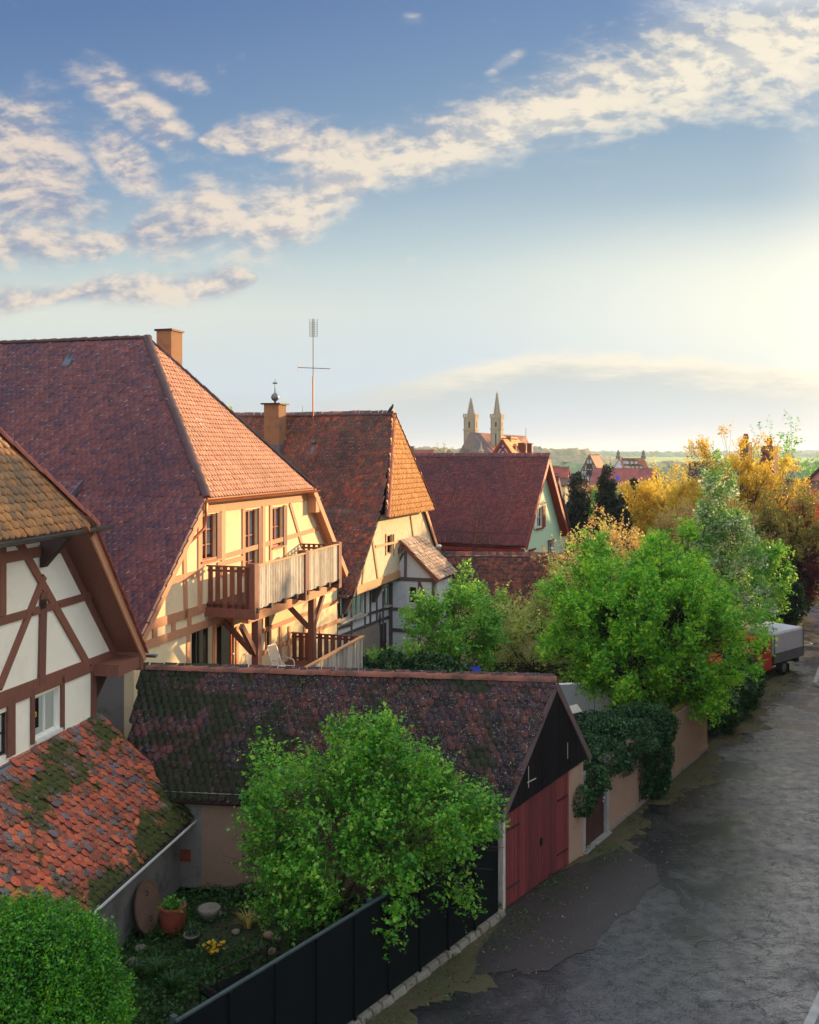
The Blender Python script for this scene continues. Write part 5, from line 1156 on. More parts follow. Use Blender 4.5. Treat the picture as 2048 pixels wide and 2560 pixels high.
c_ = Q(1487, 1806, 30); rp = thing('hanging_pot', 'small orange flower pot hanging on a wire below the maple', 'pot', c_)
mb = MB(); mb.lathe(c_, [(.07, -.12), (.11, .06), (.125, .06), (.125, .1), (.1, .1)], 14); mb.build('pot', M['terracotta'], rp, True)
mb = MB(); mb.tube([c_+Vector((0, 0, .1)), c_+Vector((-.01, 0, 1.1))], .007, 4); mb.build('wire', M['iron'], rp)
leaf_mesh('foliage', np.array(c_)+RNG.normal(0, .07, (90, 3))+np.array([0, 0, .16]), .06, M['leaf_bush'], rp)
bn = thing('rubbish_bin', 'bright blue wheelie bin half hidden by the hedge', 'bin', (2.4, 36.6, 0)); o_ = ORG[bn.name]; zb = CAMZ-(1672-HOR)/FPX*36.6
mb = MB(); mb.hexa([o_+Vector(q) for q in ((-.24,-.27,.08), (.24,-.27,.08), (.24,.27,.08), (-.24,.27,.08), (-.31,-.35,zb-.1), (.31,-.35,zb-.1), (.31,.35,zb-.1), (-.31,.35,zb-.1))]); mb.build('body', M['blue_plastic'], bn)
mb = MB(); mb.hexa([o_+Vector(q) for q in ((-.33,-.38,zb-.09), (.33,-.38,zb-.09), (.33,.4,zb-.09), (-.33,.4,zb-.09), (-.3,-.34,zb-.02), (.3,-.34,zb-.02), (.3,.34,zb+.02), (-.3,.34,zb+.02))]); mb.build('lid', M['blue_plastic'], bn)
for sx_ in (-.2, .2): mb = MB(); mb.tube([o_+Vector((sx_-.03, .3, .1)), o_+Vector((sx_+.03, .3, .1))], .1, 12); mb.build('wheel', M['rubber'], bn)

# terrace furniture
def chair(px, py, rot, label):
    o = F1.p(px, py, DZ); t = thing('garden_chair', label, 'chair', o, 'white metal chairs on the terrace')
    c, s = math.cos(rot), math.sin(rot)
    def L(x, y, z): return o+Vector((x*c-y*s, x*s+y*c, z))
    mb = MB()
    for sx_ in (-.28, .28):
        mb.tube([L(sx_, .26, 0), L(sx_, .27, .3), L(sx_, .25, .58), L(sx_, .18, .65), L(sx_, -.05, .67), L(sx_, -.24, .66)], .017, 7)
        mb.tube([L(sx_, .25, .03), L(sx_, -.2, .03)], .017, 7)
    mb.build('frame', M['white_metal'], t, True)
    mb = MB()
    for i in range(17): y = .24-i*.028; mb.tube([L(-.26, y, .42-.02*(i/16)), L(.26, y, .42-.02*(i/16))], .006, 4)
    mb.tube([L(-.26, .25, .42), L(.26, .25, .42), L(.26, -.22, .40), L(-.26, -.22, .40), L(-.26, .25, .42)], .016, 6); mb.build('seat', M['white_metal'], t)
    mb = MB()
    for i in range(24): q = i/23; mb.tube([L(-.25, -.22-.26*q, .42+.66*q), L(.25, -.22-.26*q, .42+.66*q)], .006, 4)
    mb.tube([L(-.26, -.22, .40), L(-.26, -.46, 1.02), L(-.2, -.49, 1.1), L(.2, -.49, 1.1), L(.26, -.46, 1.02), L(.26, -.22, .40)], .016, 6); mb.build('backrest', M['white_metal'], t)
    return t
sC, dC = 6.9, 1.7
def deckpos(u, v, z):  # point on the deck plane z
    Y = (CAMZ-z)*FPX/(v-HOR); x = (u-1024)/FPX*Y; dx, dy = x-F1.o[0], Y-F1.o[1]; return dx*F1.b[0]+dy*F1.b[1], dx*F1.n[0]+dy*F1.n[1]
p = deckpos(708, 1668, DZ+.4); chair(p[0], p[1], R(-118), 'white metal armchair with tall back, the right one on the terrace')
p = deckpos(655, 1690, DZ+.4); chair(p[0], p[1], R(-105), 'white metal chair partly hidden by the balcony support')
p = deckpos(752, 1672, DZ+.72); tb = thing('terrace_table', 'pale wooden table top by the terrace railing', 'table', F1.p(p[0]-.3, p[1], DZ)); o_ = ORG[tb.name]
mb = MB(); mb.lathe(o_, [(.5, .69), (.52, .71), (.5, .73)], 28); mb.build('tabletop', M['timber_pale'], tb)
for a in range(4): mb = MB(); mb.beam(o_+Vector((.3*math.cos(a*1.571+.7), .3*math.sin(a*1.571+.7), 0)), o_+Vector((.34*math.cos(a*1.571+.7), .34*math.sin(a*1.571+.7), .69)), .05, .05); mb.build('leg', M['timber_pale'], tb)
p = deckpos(552, 1664, DZ+.5); bx = thing('wooden_crate', 'pale tilted wooden board box in front of the orange terrace door', 'crate', F1.p(p[0], p[1], DZ)); o_ = ORG[bx.name]
mb = MB(); Fx = Fr(o_.x, o_.y, 60); 
for i in range(5): mb.box(Fx, -.35, .35, -.3+i*.12, -.2+i*.12, .5+i*.02, .53+i*.02)
mb.build('lid', M['timber_pale'], bx); mb = MB()
for i in range(4): mb.box(Fx, -.33, .33, .26, .29, .02+i*.12, .12+i*.12); mb.box(Fx, -.33, .33, -.29, -.26, .02+i*.12, .12+i*.12); mb.box(Fx, .3, .33, -.25, .25, .02+i*.12, .12+i*.12)
mb.build('slats', M['timber_pale'], bx)

# ============================================================ FRONT GARDEN
def gp(u, v, z=0): Y = (CAMZ-z)*FPX/(v-HOR); return Vector(((u-1024)/FPX*Y, Y, 0))
dc = gp(372, 2330); ds = thing('wooden_disc', 'large round wooden lid leaning against the grey shed wall', 'lid', dc)
mb = MB(); ax_ = Vector((FL.n[0], FL.n[1], .18)).normalized(); sd = Vector((FL.b[0], FL.b[1], 0)); up_v = sd.cross(ax_).normalized(); up_v = up_v if up_v.z > 0 else -up_v; cc = dc+Vector((-.03, 0, .56))
k0 = len(mb.v); N_ = 40; vs = []
for th_, rr in ((-.02, .52), (.02, .52), (.02, .47), (.012, .465)): vs += [cc+ax_*th_+(sd*math.cos(2*math.pi*i/N_)+up_v*math.sin(2*math.pi*i/N_)*1.04)*rr for i in range(N_)]
mb.add(vs, [(j*N_+i, j*N_+(i+1) % N_, (j+1)*N_+(i+1) % N_, (j+1)*N_+i) for j in range(3) for i in range(N_)]+[tuple(range(3*N_, 4*N_)), tuple(range(N_))[::-1]]); mb.build('disc', M['disc_wood'], ds)
mb = MB()
for q in (.27, -.27): mb.tube([cc+up_v*(q-.05)+ax_*.02, cc+up_v*(q-.03)+ax_*.06, cc+up_v*(q+.03)+ax_*.06+sd*.02, cc+up_v*(q+.05)+ax_*.02], .012, 6)
mb.build('handle', M['iron'], ds)
pc = gp(432, 2335); pt = thing('planter', 'big brown glazed barrel planter with a blue inner rim beside the round lid', 'planter', pc)
mb = MB(); mb.lathe(pc, [(.19, 0), (.26, .2), (.29, .42), (.28, .58), (.285, .62), (.25, .62), (.24, .55)], 28); mb.build('barrel', M['terracotta'], pt, True)
mb = MB(); mb.lathe(pc, [(.245, .53), (.25, .615), (.24, .6), (.236, .54)], 28); mb.build('inner_rim', M['plaster_blue'], pt); mb = MB(); mb.lathe(pc, [(.235, .5), (.0, .53)], 20); mb.build('soil', M['dark_soil'], pt)
leaf_mesh('foliage', np.array(pc)+RNG.normal(0, 1, (260, 3))*[.12, .12, .07]+[0, 0, .64], .075, M['leaf_bush'], pt)
pc = gp(480, 2366); pt = thing('flower_pot', 'small grey clay pot with trailing green plant on the garden path', 'pot', pc)
mb = MB(); mb.lathe(pc, [(.11, 0), (.16, .22), (.175, .22), (.175, .27), (.15, .27), (.145, .2)], 22); mb.build('pot', M['stone'], pt, True)
P = np.array(pc)+RNG.normal(0, 1, (220, 3))*[.1, .1, .09]+[0, 0, .33]; leaf_mesh('foliage', P, .05, M['leaf_dark'], pt)
pc = gp(523, 2300); pt = thing('stone_trough', 'squat dark stone bowl against the back of the garden', 'bowl', pc)
mb = MB(); mb.lathe(pc, [(.16, 0), (.24, .2), (.25, .28), (.2, .28), (.17, .2)], 18); mb.build('bowl', M['stone'], pt, True)
# garden bench of iron with a blue-black seat pad
bc = gp(585, 2478, .35); be = thing('garden_bench', 'dark metal garden seat with blue-black panel beside the fence', 'seat', bc); Fb = Fr(bc.x, bc.y, 45)
mb = MB()
for s_ in (-.55, .55):
    for d_ in (-.28, .28): mb.tube([Fb.p(s_, d_, 0), Fb.p(s_, d_, 1.05 if d_ > 0 else .62)], .018, 7)
    mb.tube([Fb.p(s_, -.28, .6), Fb.p(s_, .28, .64)], .018, 7)
mb.tube([Fb.p(-.55, .28, 1.05), Fb.p(.55, .28, 1.05)], .018, 7); mb.build('frame', M['iron'], be)
mb = MB(); mb.box(Fb, -.53, .53, -.3, .26, .4, .45); mb.build('seat', M['fence_green'], be)
pb = gp(560, 2500, .3); rb = thing('red_box', 'small dull red box tucked under the garden seat', 'box', pb); Fb = Fr(pb.x, pb.y, 20)
mb = MB(); mb.box(Fb, -.14, .14, -.1, .1, 0, .22); mb.build('box', M['brick'], rb); mb = MB(); mb.box(Fb, -.155, .155, -.115, .115, .223, .26); mb.build('lid', M['red_boards'], rb)
# stones round the bed (each one movable)
for i, (u, v, r_) in enumerate(((672, 2345, .13), (692, 2352, .1), (660, 2368, .09), (680, 2385, .12), (590, 2335, .1), (628, 2300, .13), (352, 2380, .14), (330, 2410, .12), (545, 2290, .1))):
    c_ = gp(u, v); rs = np.random.default_rng(i); t = thing('garden_stone', 'pale rounded field stone lying at the edge of the garden bed', 'stone', c_, 'loose stones edging the garden bed')
    mb = MB(); mb.lathe(c_, [(r_*.6, 0), (r_, r_*.3), (r_*.85, r_*.75), (r_*.35, r_)], 9); mb.v = [tuple(np.array(q)+rs.normal(0, r_*.07, 3)) for q in mb.v]; mb.build('stone', M['stone' if i > 3 else 'plaster_sand'], t, True)
# ============================================================ TRUCK
tp = Vector((16.7, 44.0, 0)); tk = thing('pickup_truck', 'parked red pickup truck with a high grey tarpaulin box', 'truck', tp)
FT = Fr(tp.x, tp.y, math.degrees(math.atan2(.75, .66)))     # s away from us along its side, d to the street
Wd = 1.95
def tz(v, Y): return CAMZ-(v-HOR)/FPX*Y
mb = MB(); mb.box(FT, 0, 2.75, -Wd, 0, 1.15, 2.02); mb.box(FT, .0, 2.75, -Wd, 0, .86, .9)
pts = [(0, 0), (2.75, 0), (2.75, -Wd), (0, -Wd)]
mb2 = MB(); hx = [FT.p(s, d, 1.13) for s, d in pts]+[FT.p(s, d, 2.0) for s, d in pts]; mb2.hexa(hx)
mb2.hexa([FT.p(-.01, .01, 1.95), FT.p(2.76, .01, 1.95), FT.p(2.76, -Wd-.01, 1.95), FT.p(-.01, -Wd-.01, 1.95), FT.p(.05, -.06, 2.06), FT.p(2.7, -.06, 2.06), FT.p(2.7, -Wd+.06, 2.09), FT.p(.05, -Wd+.06, 2.09)])
mb2.build('tarpaulin_box', M['tarp'], tk)
mb = MB(); mb.box(FT, -.02, 2.78, -.0, .025, .72, 1.12); mb.box(FT, -.02, 2.78, .026, .045, .70, .76); mb.box(FT, -.02, 2.78, .026, .045, 1.09, 1.13); mb.box(FT, -.02, 2.78, -Wd-.025, -Wd, .72, 1.12); mb.box(FT, 2.75, 2.78, -Wd, -.002, .721, 1.119); mb.box(FT, .0, 2.749, -Wd+.01, -.01, .66, .72); mb.build('drop_sides', M['alu'], tk)
mb = MB()
for s_ in (-.01, 2.74): mb.box(FT, s_, s_+.04, .01, .05, .76, 2.0)
mb.each('corner_strip', M['alu'], tk)
mb = MB(); mb.box(FT, -1.9, 2.5, -Wd+.4, -.4, .42, .62); mb.box(FT, 2.5, 2.8, -Wd+.25, -.2, .38, .56); mb.build('chassis', M['black'], tk)
ws_ = lambda s, d: None
for s_ in (1.0, -2.3):
    for d_ in (-.02, -Wd+.26):
        mb = MB(); mb.tube([FT.p(s_, d_-.24, .36), FT.p(s_, d_-.22, .36), FT.p(s_, d_-.02, .36), FT.p(s_, d_, .36)], [.3, .36, .36, .3], 22); w_ = mb.build('wheel', M['rubber'], tk, True)
        mb = MB(); mb.tube([FT.p(s_, d_-.23, .36), FT.p(s_, d_+.004, .36)], .2, 16); mb.tube([FT.p(s_, d_+.004, .36), FT.p(s_, d_+.03, .36)], .07, 10); mb.build('rim', M['rim'], w_)
mb = MB(); mb.tube([FT.p(1.0+.45*math.cos(a), -.12, .36+.45*math.sin(a)) for a in [math.pi*i/8 for i in range(9)]], .03, 5); mb.box(FT, 1.43, 1.46, -.26, .0, .1, .5); mb.build('mudguard', M['black'], tk)
mb = MB(); sd_ = [(-3.15, .45), (-.12, .45), (-.12, 1.95), (-1.35, 1.98), (-2.2, 1.18), (-3.05, 1.0)]
V_ = [FT.p(s, -.03, z) for s, z in sd_]+[FT.p(s, -Wd+.03, z) for s, z in sd_]; n = len(sd_)
mb.add(V_, [tuple(range(n)), tuple(range(2*n-1, n-1, -1))]+[(i, (i+1) % n, (i+1) % n+n, i+n) for i in range(n)]); cb_ = mb.build('cab', M['truck_red'], tk)
mb = MB(); mb.add([FT.p(-2.17, -.12, 1.23), FT.p(-1.4, -.2, 1.94), FT.p(-1.4, -Wd+.2, 1.94), FT.p(-2.17, -Wd+.12, 1.23)], [(0,1,2,3)]); mb.v = [(x-.02*.3, y-.02, z+.02) for x, y, z in mb.v]; mb.build('windscreen', M['glass'], cb_)
mb = MB(); mb.add([FT.p(-1.95, -.02, 1.25), FT.p(-.5, -.02, 1.25), FT.p(-.5, -.02, 1.85), FT.p(-1.35, -.02, 1.85)], [(0,1,2,3)]); mb.build('side_window', M['glass'], cb_)
mb = MB(); mb.box(FT, -3.3, -3.1, -Wd+.05, -.05, .35, .6); mb.build('bumper', M['alu'], tk)
for d_ in (-.3, -Wd+.3): mb = MB(); mb.tube([FT.p(-3.17, d_, .78), FT.p(-3.1, d_, .78)], .11, 14); mb.build('headlight', M['white_metal'], tk)
mb = MB(); mb.box(FT, 2.785, 2.8, -.2, -.1, .8, .95); mb.box(FT, 2.785, 2.8, -Wd+.1, -Wd+.2, .8, .95); mb.each('tail_light', M['red_paint'], tk)
# plank gatepost wall beyond the truck
FP = Fr(16.2, 51.0, 26); pf = thing('plank_fence', 'weathered grey plank wall with a moss-yellow coping beyond the truck', 'fence', FP.p(1.5, 0, 0))
mb = MB(); 
for i in range(14): mb.box(FP, i*.35, i*.35+.33, -.06, 0, 0, 2.9)
mb.build('planks', M['board_weather'], pf); mb = MB(); mb.slab([FP.p(-.1, .1, 3.0), FP.p(2.6, .1, 3.0), FP.p(2.6, -1.7, 3.35), FP.p(-.1, -1.7, 3.35)], .1); mb.build('mossy_coping', M['leaf_olive'], pf)
# ============================================================ CHURCH
YC = 420.; kk = YC/FPX
ch = thing('church', 'twin-towered stone church with open-work spires and steep brown roof on the skyline', 'church', Q(1250, 1135, YC))
def zc(v): return CAMZ-(v-HOR)*kk
def xc(u): return (u-1024)*kk
FCs = 20          # orientation of the church: b runs away to the right
def tower(ul, um, ur, vtop, vspire, name, Yt, vmid):
    kt = Yt/FPX; z = lambda v: CAMZ-(v-HOR)*kt
    # front-left corner at ul, near corner at um, right corner at ur
    xl, xm, xr = [(u-1024)*kt for u in (ul, um, ur)]; w = (xm-xl)/math.cos(R(20)); F = Fr((xm), Yt, 20); wd = (xr-xm)/math.sin(R(20))*.93
    wd = w
    mb = MB(); zt, zm = z(vtop), z(vmid)
    op = lambda c, h0, h1, ww: [(c-ww/2, h0), (c+ww/2, h0), (c+ww/2, h1-ww*.6), (c, h1), (c-ww/2, h1-ww*.6)]
    o = op(wd*.5, zm+1.2, zt-1.6, wd*.2); o2 = op(wd*.5, zm-7, zm-1.4, wd*.14)
    mb.wall(F, [(0, -20), (wd, -20), (wd, zt), (0, zt)], [o, o2], 0, .8, .7)
    G2 = Fr(*F.p(0, -w, 0)[:2], 110)
    mb.wall(G2, [(0, -20), (w, -20), (w, zt), (0, zt)], [op(w*.5, zm+1.2, zt-1.6, w*.2), op(w*.5, zm-7, zm-1.4, w*.16)], 0, .8, .7)
    mb.box(F, 0, wd, -w, -w+.4, -20, zt-.01); mb.box(F, wd-.4, wd, -w+.41, -.81, -20, zt-.01)
    t = mb.build('tower', M['stone_church'], ch)
    mb = MB()
    for za, e, h in ((zm, .35, .5), (zt-.2, .3, .4)): mb.box(F, -e, wd+e, -w-e, e, za, za+h)
    for i in range(7):
        s_ = wd*i/6; mb.box(F, s_-.28, s_+.28, .0, .3, zt+.2, zt+1.3); s_ = w*i/6; mb.box(F, -.3, 0, -s_-.28, -s_+.28, zt+.2, zt+1.3)
    mb.box(F, -.3, wd+.3, 0, .28, zt+1.3, zt+1.6); mb.box(F, -.3, 0, -w-.3, -.01, zt+1.3, zt+1.6); mb.box(F, -.3, 0, -.02, .28, zm, zt+.1); mb.build('parapet', M['stone_church'], t)
    mb = MB()
    for (a_, b_) in ((wd*.5, 0),): mb.box(F, a_-wd*.015, a_+wd*.015, -.6, -.5, zm-7, zt-1.7)
    mb.box(F, wd*.3, wd*.7, -1.0, -.9, zm-7, zt-1.5); mb.build('louvres', M['interior'], t)
    mb = MB(); mb.box(G2, w*.3, w*.7, -1.0, -.9, zm-7, zt-1.5); mb.build('louvres', M['interior'], t)
    c_ = F.p(wd/2, -w/2, 0); zs = z(vspire); hh = zs-zt-1; mb = MB(); n = 8; rb = w*.31
    for i in range(n):
        a = 2*math.pi*i/n+.2; mb.tube([c_+Vector((rb*math.cos(a), rb*math.sin(a), zt)), c_+Vector((.12*math.cos(a), .12*math.sin(a), zs-hh*.06))], [.26, .12], 4)
    for j in range(11):
        q = j/11.5; rr = rb*(1-q)+.1; zz = zt+hh*q*.95
        mb.tube([c_+Vector((rr*math.cos(2*math.pi*i/n+.2), rr*math.sin(2*math.pi*i/n+.2), zz)) for i in range(n+1)], .13, 4)
        for i in range(n):
            a = 2*math.pi*i/n+.2; e = Vector((math.cos(a), math.sin(a), .35)); p_ = c_+Vector((rr*math.cos(a), rr*math.sin(a), zz)); mb.tube([p_, p_+e*.55], [.16, .1], 4)
            if j < 10:
                r2 = rb*(1-(j+1)/11.5)+.1; z2 = zt+hh*(j+1)/11.5*.95; b = 2*math.pi*(i+1)/n+.2
                if j % 2 == 0: mb.tube([p_, c_+Vector((r2*math.cos(b), r2*math.sin(b), z2))], .1, 4)
    mb.tube([c_+Vector((0,0,zs-hh*.1)), c_+Vector((0,0,zs))], [.15, .1], 5); mb.beam(c_+Vector((-.7,0,zs-1.4)), c_+Vector((.7,0,zs-1.4)), .25, .25); mb.build('spire', M['stone_church'], t)
tower(1160, 1187.5, 1201, 1043, 991, 'left', 424, 1076)
tower(1227.5, 1252, 1264, 1044, 977, 'right', 408, 1074)
# nave between and behind the towers: long roof, choir end to the left
F = Fr(xc(1262), 412, 68)
def rp(u, v, Y): return Q(u, v, Y)
mb = MB()
R0, R1_ = rp(1177, 1080, 418), rp(1315, 1090, 440)
mb.poly([R0, R1_, rp(1338, 1142, 430), rp(1262, 1142, 400), rp(1236, 1138, 396)]); mb.poly([R0, rp(1236, 1138, 396), rp(1196, 1131, 398)])
mb.poly([R0, rp(1196, 1131, 398), rp(1147, 1131, 408)]); mb.poly([R0, rp(1147, 1131, 408), rp(1160, 1131, 440), R1_]); mb.poly([R1_, rp(1338, 1142, 430), rp(1330, 1142, 450)])
mb.build('nave_roof', M['far_orange'], ch)
mb = MB(); mb.poly([R0+Vector((0,-.6,.1)), rp(1236, 1138, 395.5), rp(1196, 1131, 397.5)]); mb.poly([R0+Vector((0,-.6,.1)), rp(1200, 1083, 416), rp(1243, 1138, 395.5)]); mb.build('choir_roof', M['far_dark'], ch)
mb = MB(); mb.poly([R0+Vector((-.1,-.7,.1)), rp(1196, 1131, 397.3), rp(1147, 1131, 407.3)]); mb.build('choir_roof', M['far_brown'], ch)
mb = MB()
a = [rp(1147, 1131, 408), rp(1196, 1131, 398), rp(1240, 1133, 397), rp(1264, 1141, 401)]
for i in range(3): p, q = a[i], a[i+1]; mb.poly([p, q, Vector((q.x, q.y, -20)), Vector((p.x, p.y, -20))])
mb.build('wall', M['stone_church'], ch)
mb = MB(); p = rp(1203, 1141, 396); mb.lathe(p, [(.9, 0), (.9, 2), (1.2, 2.2), (.5, 3.2), (.1, 6)], 8); p = rp(1315, 1092, 440); mb.tube([p, p+Vector((0,0,4))], .15, 5); mb.build('finial', M['stone_church'], ch)
mb = MB()
for u in (1160, 1168, 1186): p = rp(u, 1127, 403); mb.lathe(p, [(.8, -1), (.8, .2), (.02, 2.2)], 4)
mb.build('roof_vent', M['far_brown'], ch)

# ============================================================ OTHER TOWN HOUSES
def face(uL, uR, Y, th): x = (uL-1024)/FPX*Y; return Fr(x, Y, th)
def zz(v, Y): return CAMZ-(v-HOR)/FPX*Y
# crimson-and-white gable in front of the church (front gable faces us)
Y = 105; F = Fr((1230-1024)/FPX*Y, Y, 112); Wg = (1285-1230)/FPX*Y/math.sin(R(112))*.96
t, r = gable('red_framed_house', 'small house with crimson and white diamond gable in front of the church', F, Wg, 5.5, zz(1141, Y), zz(1098, Y), -2, M['white_paint'], M['red_paint'], None, .1, .25, verge=M['red_paint'])
T = Timber(F, 0, .05); ze, zr = zz(1141, Y), zz(1098, Y); w = Wg
T.sz((w*.5, zr-.25), (w*.5-w*.32, zz(1120, Y)-.2), .2); T.sz((w*.28, ze+.1), (w*.62, zr-.75), .2); T.sz((w*.72, ze+.1), (w*.38, zr-.75), .2); T.sz((w*.1, ze), (w*.5, zr-.2), .26); T.sz((w*.9, ze), (w*.5, zr-.2), .26); T.sz((0, ze), (w, ze), .25)
T.mb.build('timber_frame', M['red_paint'], t)
tiles('roof_tiles', [F.p(w+.1, .25, ze), F.p(w/2, .25, zr), F.p(w/2, -6, zr), F.p(w+.1, -6, ze)], M['tile_orange'], r, Vector((*F.n, 0)), .4, .32, 1, .03)
chimney(r, (w*.5+1.15, -3.6), .75, .6, ze, zz(1108, Y), F, M['shutter_wood']); chimney(r, (w*.5+1.9, -4.3), .55, .6, ze-1, zz(1109, Y), F, M['shutter_wood']); chimney(r, (w*.5, -2.2), .6, .5, ze, zz(1092, Y), F, M['chimney'])
mb = MB()
for a in (.75, 1.25, 1.6): mb.box(F, w*.5+a, w*.5+a+.25, -1.2-a, -.9-a, zr-a*1.45-.1, zr-a*1.45+.35)
mb.build('roof_vents', M['red_paint'], r)
# distant row
def far(name, label, u0, u1, v_e, v_r, Y, th, L, wall, roof, z0=-12, cat='house', **k):
    F = Fr((u0-1024)/FPX*Y, Y, th); x1 = (u1-1024)/FPX; s = (x1*Y-F.o[0])/(F.b[0]-x1*F.b[1]); s = abs(s)
    return (F, s)+gable(name, label, F, s, L, zz(v_e, Y), zz(v_r, Y), z0, wall, roof, None, .1, .2, cat, **k)
# half-timbered tall gable, n faces us: theta ~ 70
F, w, t, r = far('timbered_house', 'tall pale gable covered in dark timber framing on the skyline', 1440, 1508, 1203, 1137.5, 235, 112, 12, M['plaster_white'], M['far_orange'])
T = Timber(F, 0, .12); ze, zr = zz(1203, 235), zz(1137.5, 235)
for q in (0, .2, .42, .66, .85):
    z_ = ze+(zr-ze)*q; T.sz((w/2*q+.1, z_), (w-w/2*q-.1, z_), .22)
for i in range(1, 10): s_ = w*i/10; h_ = (zr-ze)*(1-abs(s_-w/2)/(w/2)); T.sz((s_, ze-3), (s_, ze+h_-.3), .16)
for i in range(0, 8, 2): T.sz((w*(.1+i*.1), ze), (w*(.18+i*.1), ze+2.2), .15); T.sz((w*(.3+i*.05), ze+2.4), (w*(.36+i*.05), ze+4.2), .15)
T.sz((0, ze), (w/2, zr), .3); T.sz((w, ze), (w/2, zr), .3); T.mb.build('timber_frame', M['timber_dark'], t)
mb = MB(); 
for a, b in ((.44, .5), (.2, .5), (.2, .75), (-.12, .35)): s_ = w*b-.6; z_ = ze+(zr-ze)*a; mb.box(F, s_, s_+1.2, .13, .16, z_+.2, z_+1.3)
mb.build('window', M['interior'], t)
# dormered big roof
F, w, t, r = far('town_hall', 'large orange-tiled roof with two rows of little dormers and stone finials', 1531, 1566, 1176, 1144.5, 262, 112, 5, M['plaster_white'], M['far_orange'], cat='building')
nn_ = Vector((*F.n, 0)); ze, zr = zz(1176, 262), zz(1144.5, 262)
Yd = 258
def rowd(u, v, Yd=254):
    p = Q(u, v, Yd); return p
for (vv, us) in ((1150.5, (1568, 1579, 1589)), (1163.5, (1572, 1582, 1592, 1602))):
    for u in us:
        p = rowd(u, vv); mb = MB(); mb.hexa([p+Vector(q) for q in ((-.35,-.6,-.9), (.35,-.6,-.9), (.35,3,-.9), (-.35,3,-.9), (-.35,-.6,0), (.35,-.6,0), (.35,3,0), (-.35,3,0))])
        mb.cur = 1; mb.hexa([p+Vector(q) for q in ((-.6,-.9,-.05), (.6,-.9,-.35), (.6,3,-.35), (-.6,3,-.05), (-.6,-.9,.3), (.6,-.9,-.1), (.6,3,-.1), (-.6,3,.3))]); mb.build('dormer', [M['plaster_white'], M['far_brown']], r)
Fd = Fr(*Q(1546, 1, 262)[:2], 66)
body = [Q(1546.5, 1144.5, 266), Q(1609.5, 1145, 258), Q(1626, 1178, 250), Q(1560, 1178, 255)]
mb = MB(); mb.slab(body, .4); mb.build('roof_slope', M['far_orange'], t)
mb = MB(); mb.poly([Q(1528, 1178, 264), Q(1560, 1178, 256), Q(1547, 1146, 265.5)]); mb.build('gable_wall', M['plaster_white'], t)
for u in (1546, 1609): mb = MB(); p = Q(u, 1145, 262); mb.lathe(p, [(.7, -.3), (.7, .5), (.4, .9), (.55, 1.3), (.1, 2.2)], 7); mb.build('finial', M['stone'], t)
# long red roof with yellow gable to the right
Y = 178; F = Fr(*Q(1621, 1, Y)[:2], 24)
t, r = gable('yellow_house', 'long dark red roof with a blue skylight and a yellow gable end', F, 9.5, 10.8, zz(1224, Y), zz(1172.5, Y), -12, M['plaster_yellow'], M['far_red'], None, .2, .5, wins=[(2.7, 3.5, zz(1213, Y), zz(1202, Y))], verge=M['plaster_cream'])
p = Q(1545, 1194.5, 175.2); mb = MB(); mb.beam(p+Vector((-.28, 0, -.42)), p+Vector((-.28, .5, .42)), .02, .02); mb.add([p+Vector(q) for q in ((-.3,0,-.5), (.3,0,-.5), (.3,.55,.42), (-.3,.55,.42))], [(0,1,2,3)]); mb.build('skylight', M['blue_plastic'], r)
gable('pink_house', 'tiny pink gable below the timbered house', Fr(*Q(1456, 1, 168)[:2], 70), 1.2, 3, zz(1216, 168), zz(1199, 168), -12, M['plaster_pink'], M['far_orange'])
gable('terrace_block', 'flat grey low roof in front of the red skylight roof', Fr(*Q(1455, 1, 160)[:2], 86), 9.0, 5, zz(1228, 160), zz(1224, 160), -12, M['plaster_dim'], M['far_dark'])
gable('small_pink_house', 'small pink-sided house with dark red roof left of the dark conifer', Fr(*Q(1414, 1, 140)[:2], 20), 3.4, 1.9, zz(1200, 140), zz(1169, 140), -12, M['plaster_pink'], M['far_red'])
gable('grey_gabled_house', 'weathered dark gable with rusty roof edge just right of the mint house', Fr(*Q(1388, 1, 148)[:2], 24), 3.2, 5, zz(1200, 148), zz(1166, 148), -12, M['plaster_dim'], M['far_brown'])
gable('dark_roofed_house', 'low charcoal roof between the pink house and the timbered gable', Fr(*Q(1437, 1, 190)[:2], 30), 4, 1.7, zz(1206, 190), zz(1185, 190), -12, M['plaster_dim'], M['far_dark'])
gable('cream_house', 'cream wall and lean roof low beside the dark conifer', Fr(*Q(1413, 1, 118)[:2], 40), 2.6, 2.0, zz(1211, 118), zz(1196, 118), -8, M['plaster_cream'], M['far_brown'])
# roof bits left of the mint house ridge
gable('distant_house', 'far red roof with aerial showing between crooked house and church', Fr(*Q(1065, 1, 120)[:2], 20), 5, 3.4, zz(1150, 120), zz(1126, 120), -2, M['plaster_cream'], M['far_red'])
t = thing('distant_chimney_house', 'pale chimney stack just right of the orange half-hip', 'building', Q(1024, 1135, 100)); Fc = Fr(*Q(1024, 1, 100)[:2], 60)
mb = MB(); mb.box(Fc, -.3, .35, -.3, .3, 0, zz(1117, 100)); mb.build('chimney', M['chimney'], t); mb = MB(); mb.box(Fc, -.36, .41, -.36, .36, zz(1117, 100), zz(1115.5, 100)); mb.build('cap', M['stone'], t)
t = thing('roof_turret', 'small onion finial far behind the crooked house ridge', 'turret', Q(757, 1040, 150)); o_ = ORG[t.name]
mb = MB(); k_ = 150/FPX; mb.lathe(o_, [(7*k_, -14*k_), (7*k_, -2*k_), (5*k_, 0), (6*k_, 4*k_), (4*k_, 7*k_), (1.2*k_, 10*k_), (1*k_, 14*k_), (.4*k_, 26*k_)], 12); mb.build('turret', M['zinc'], t, True)
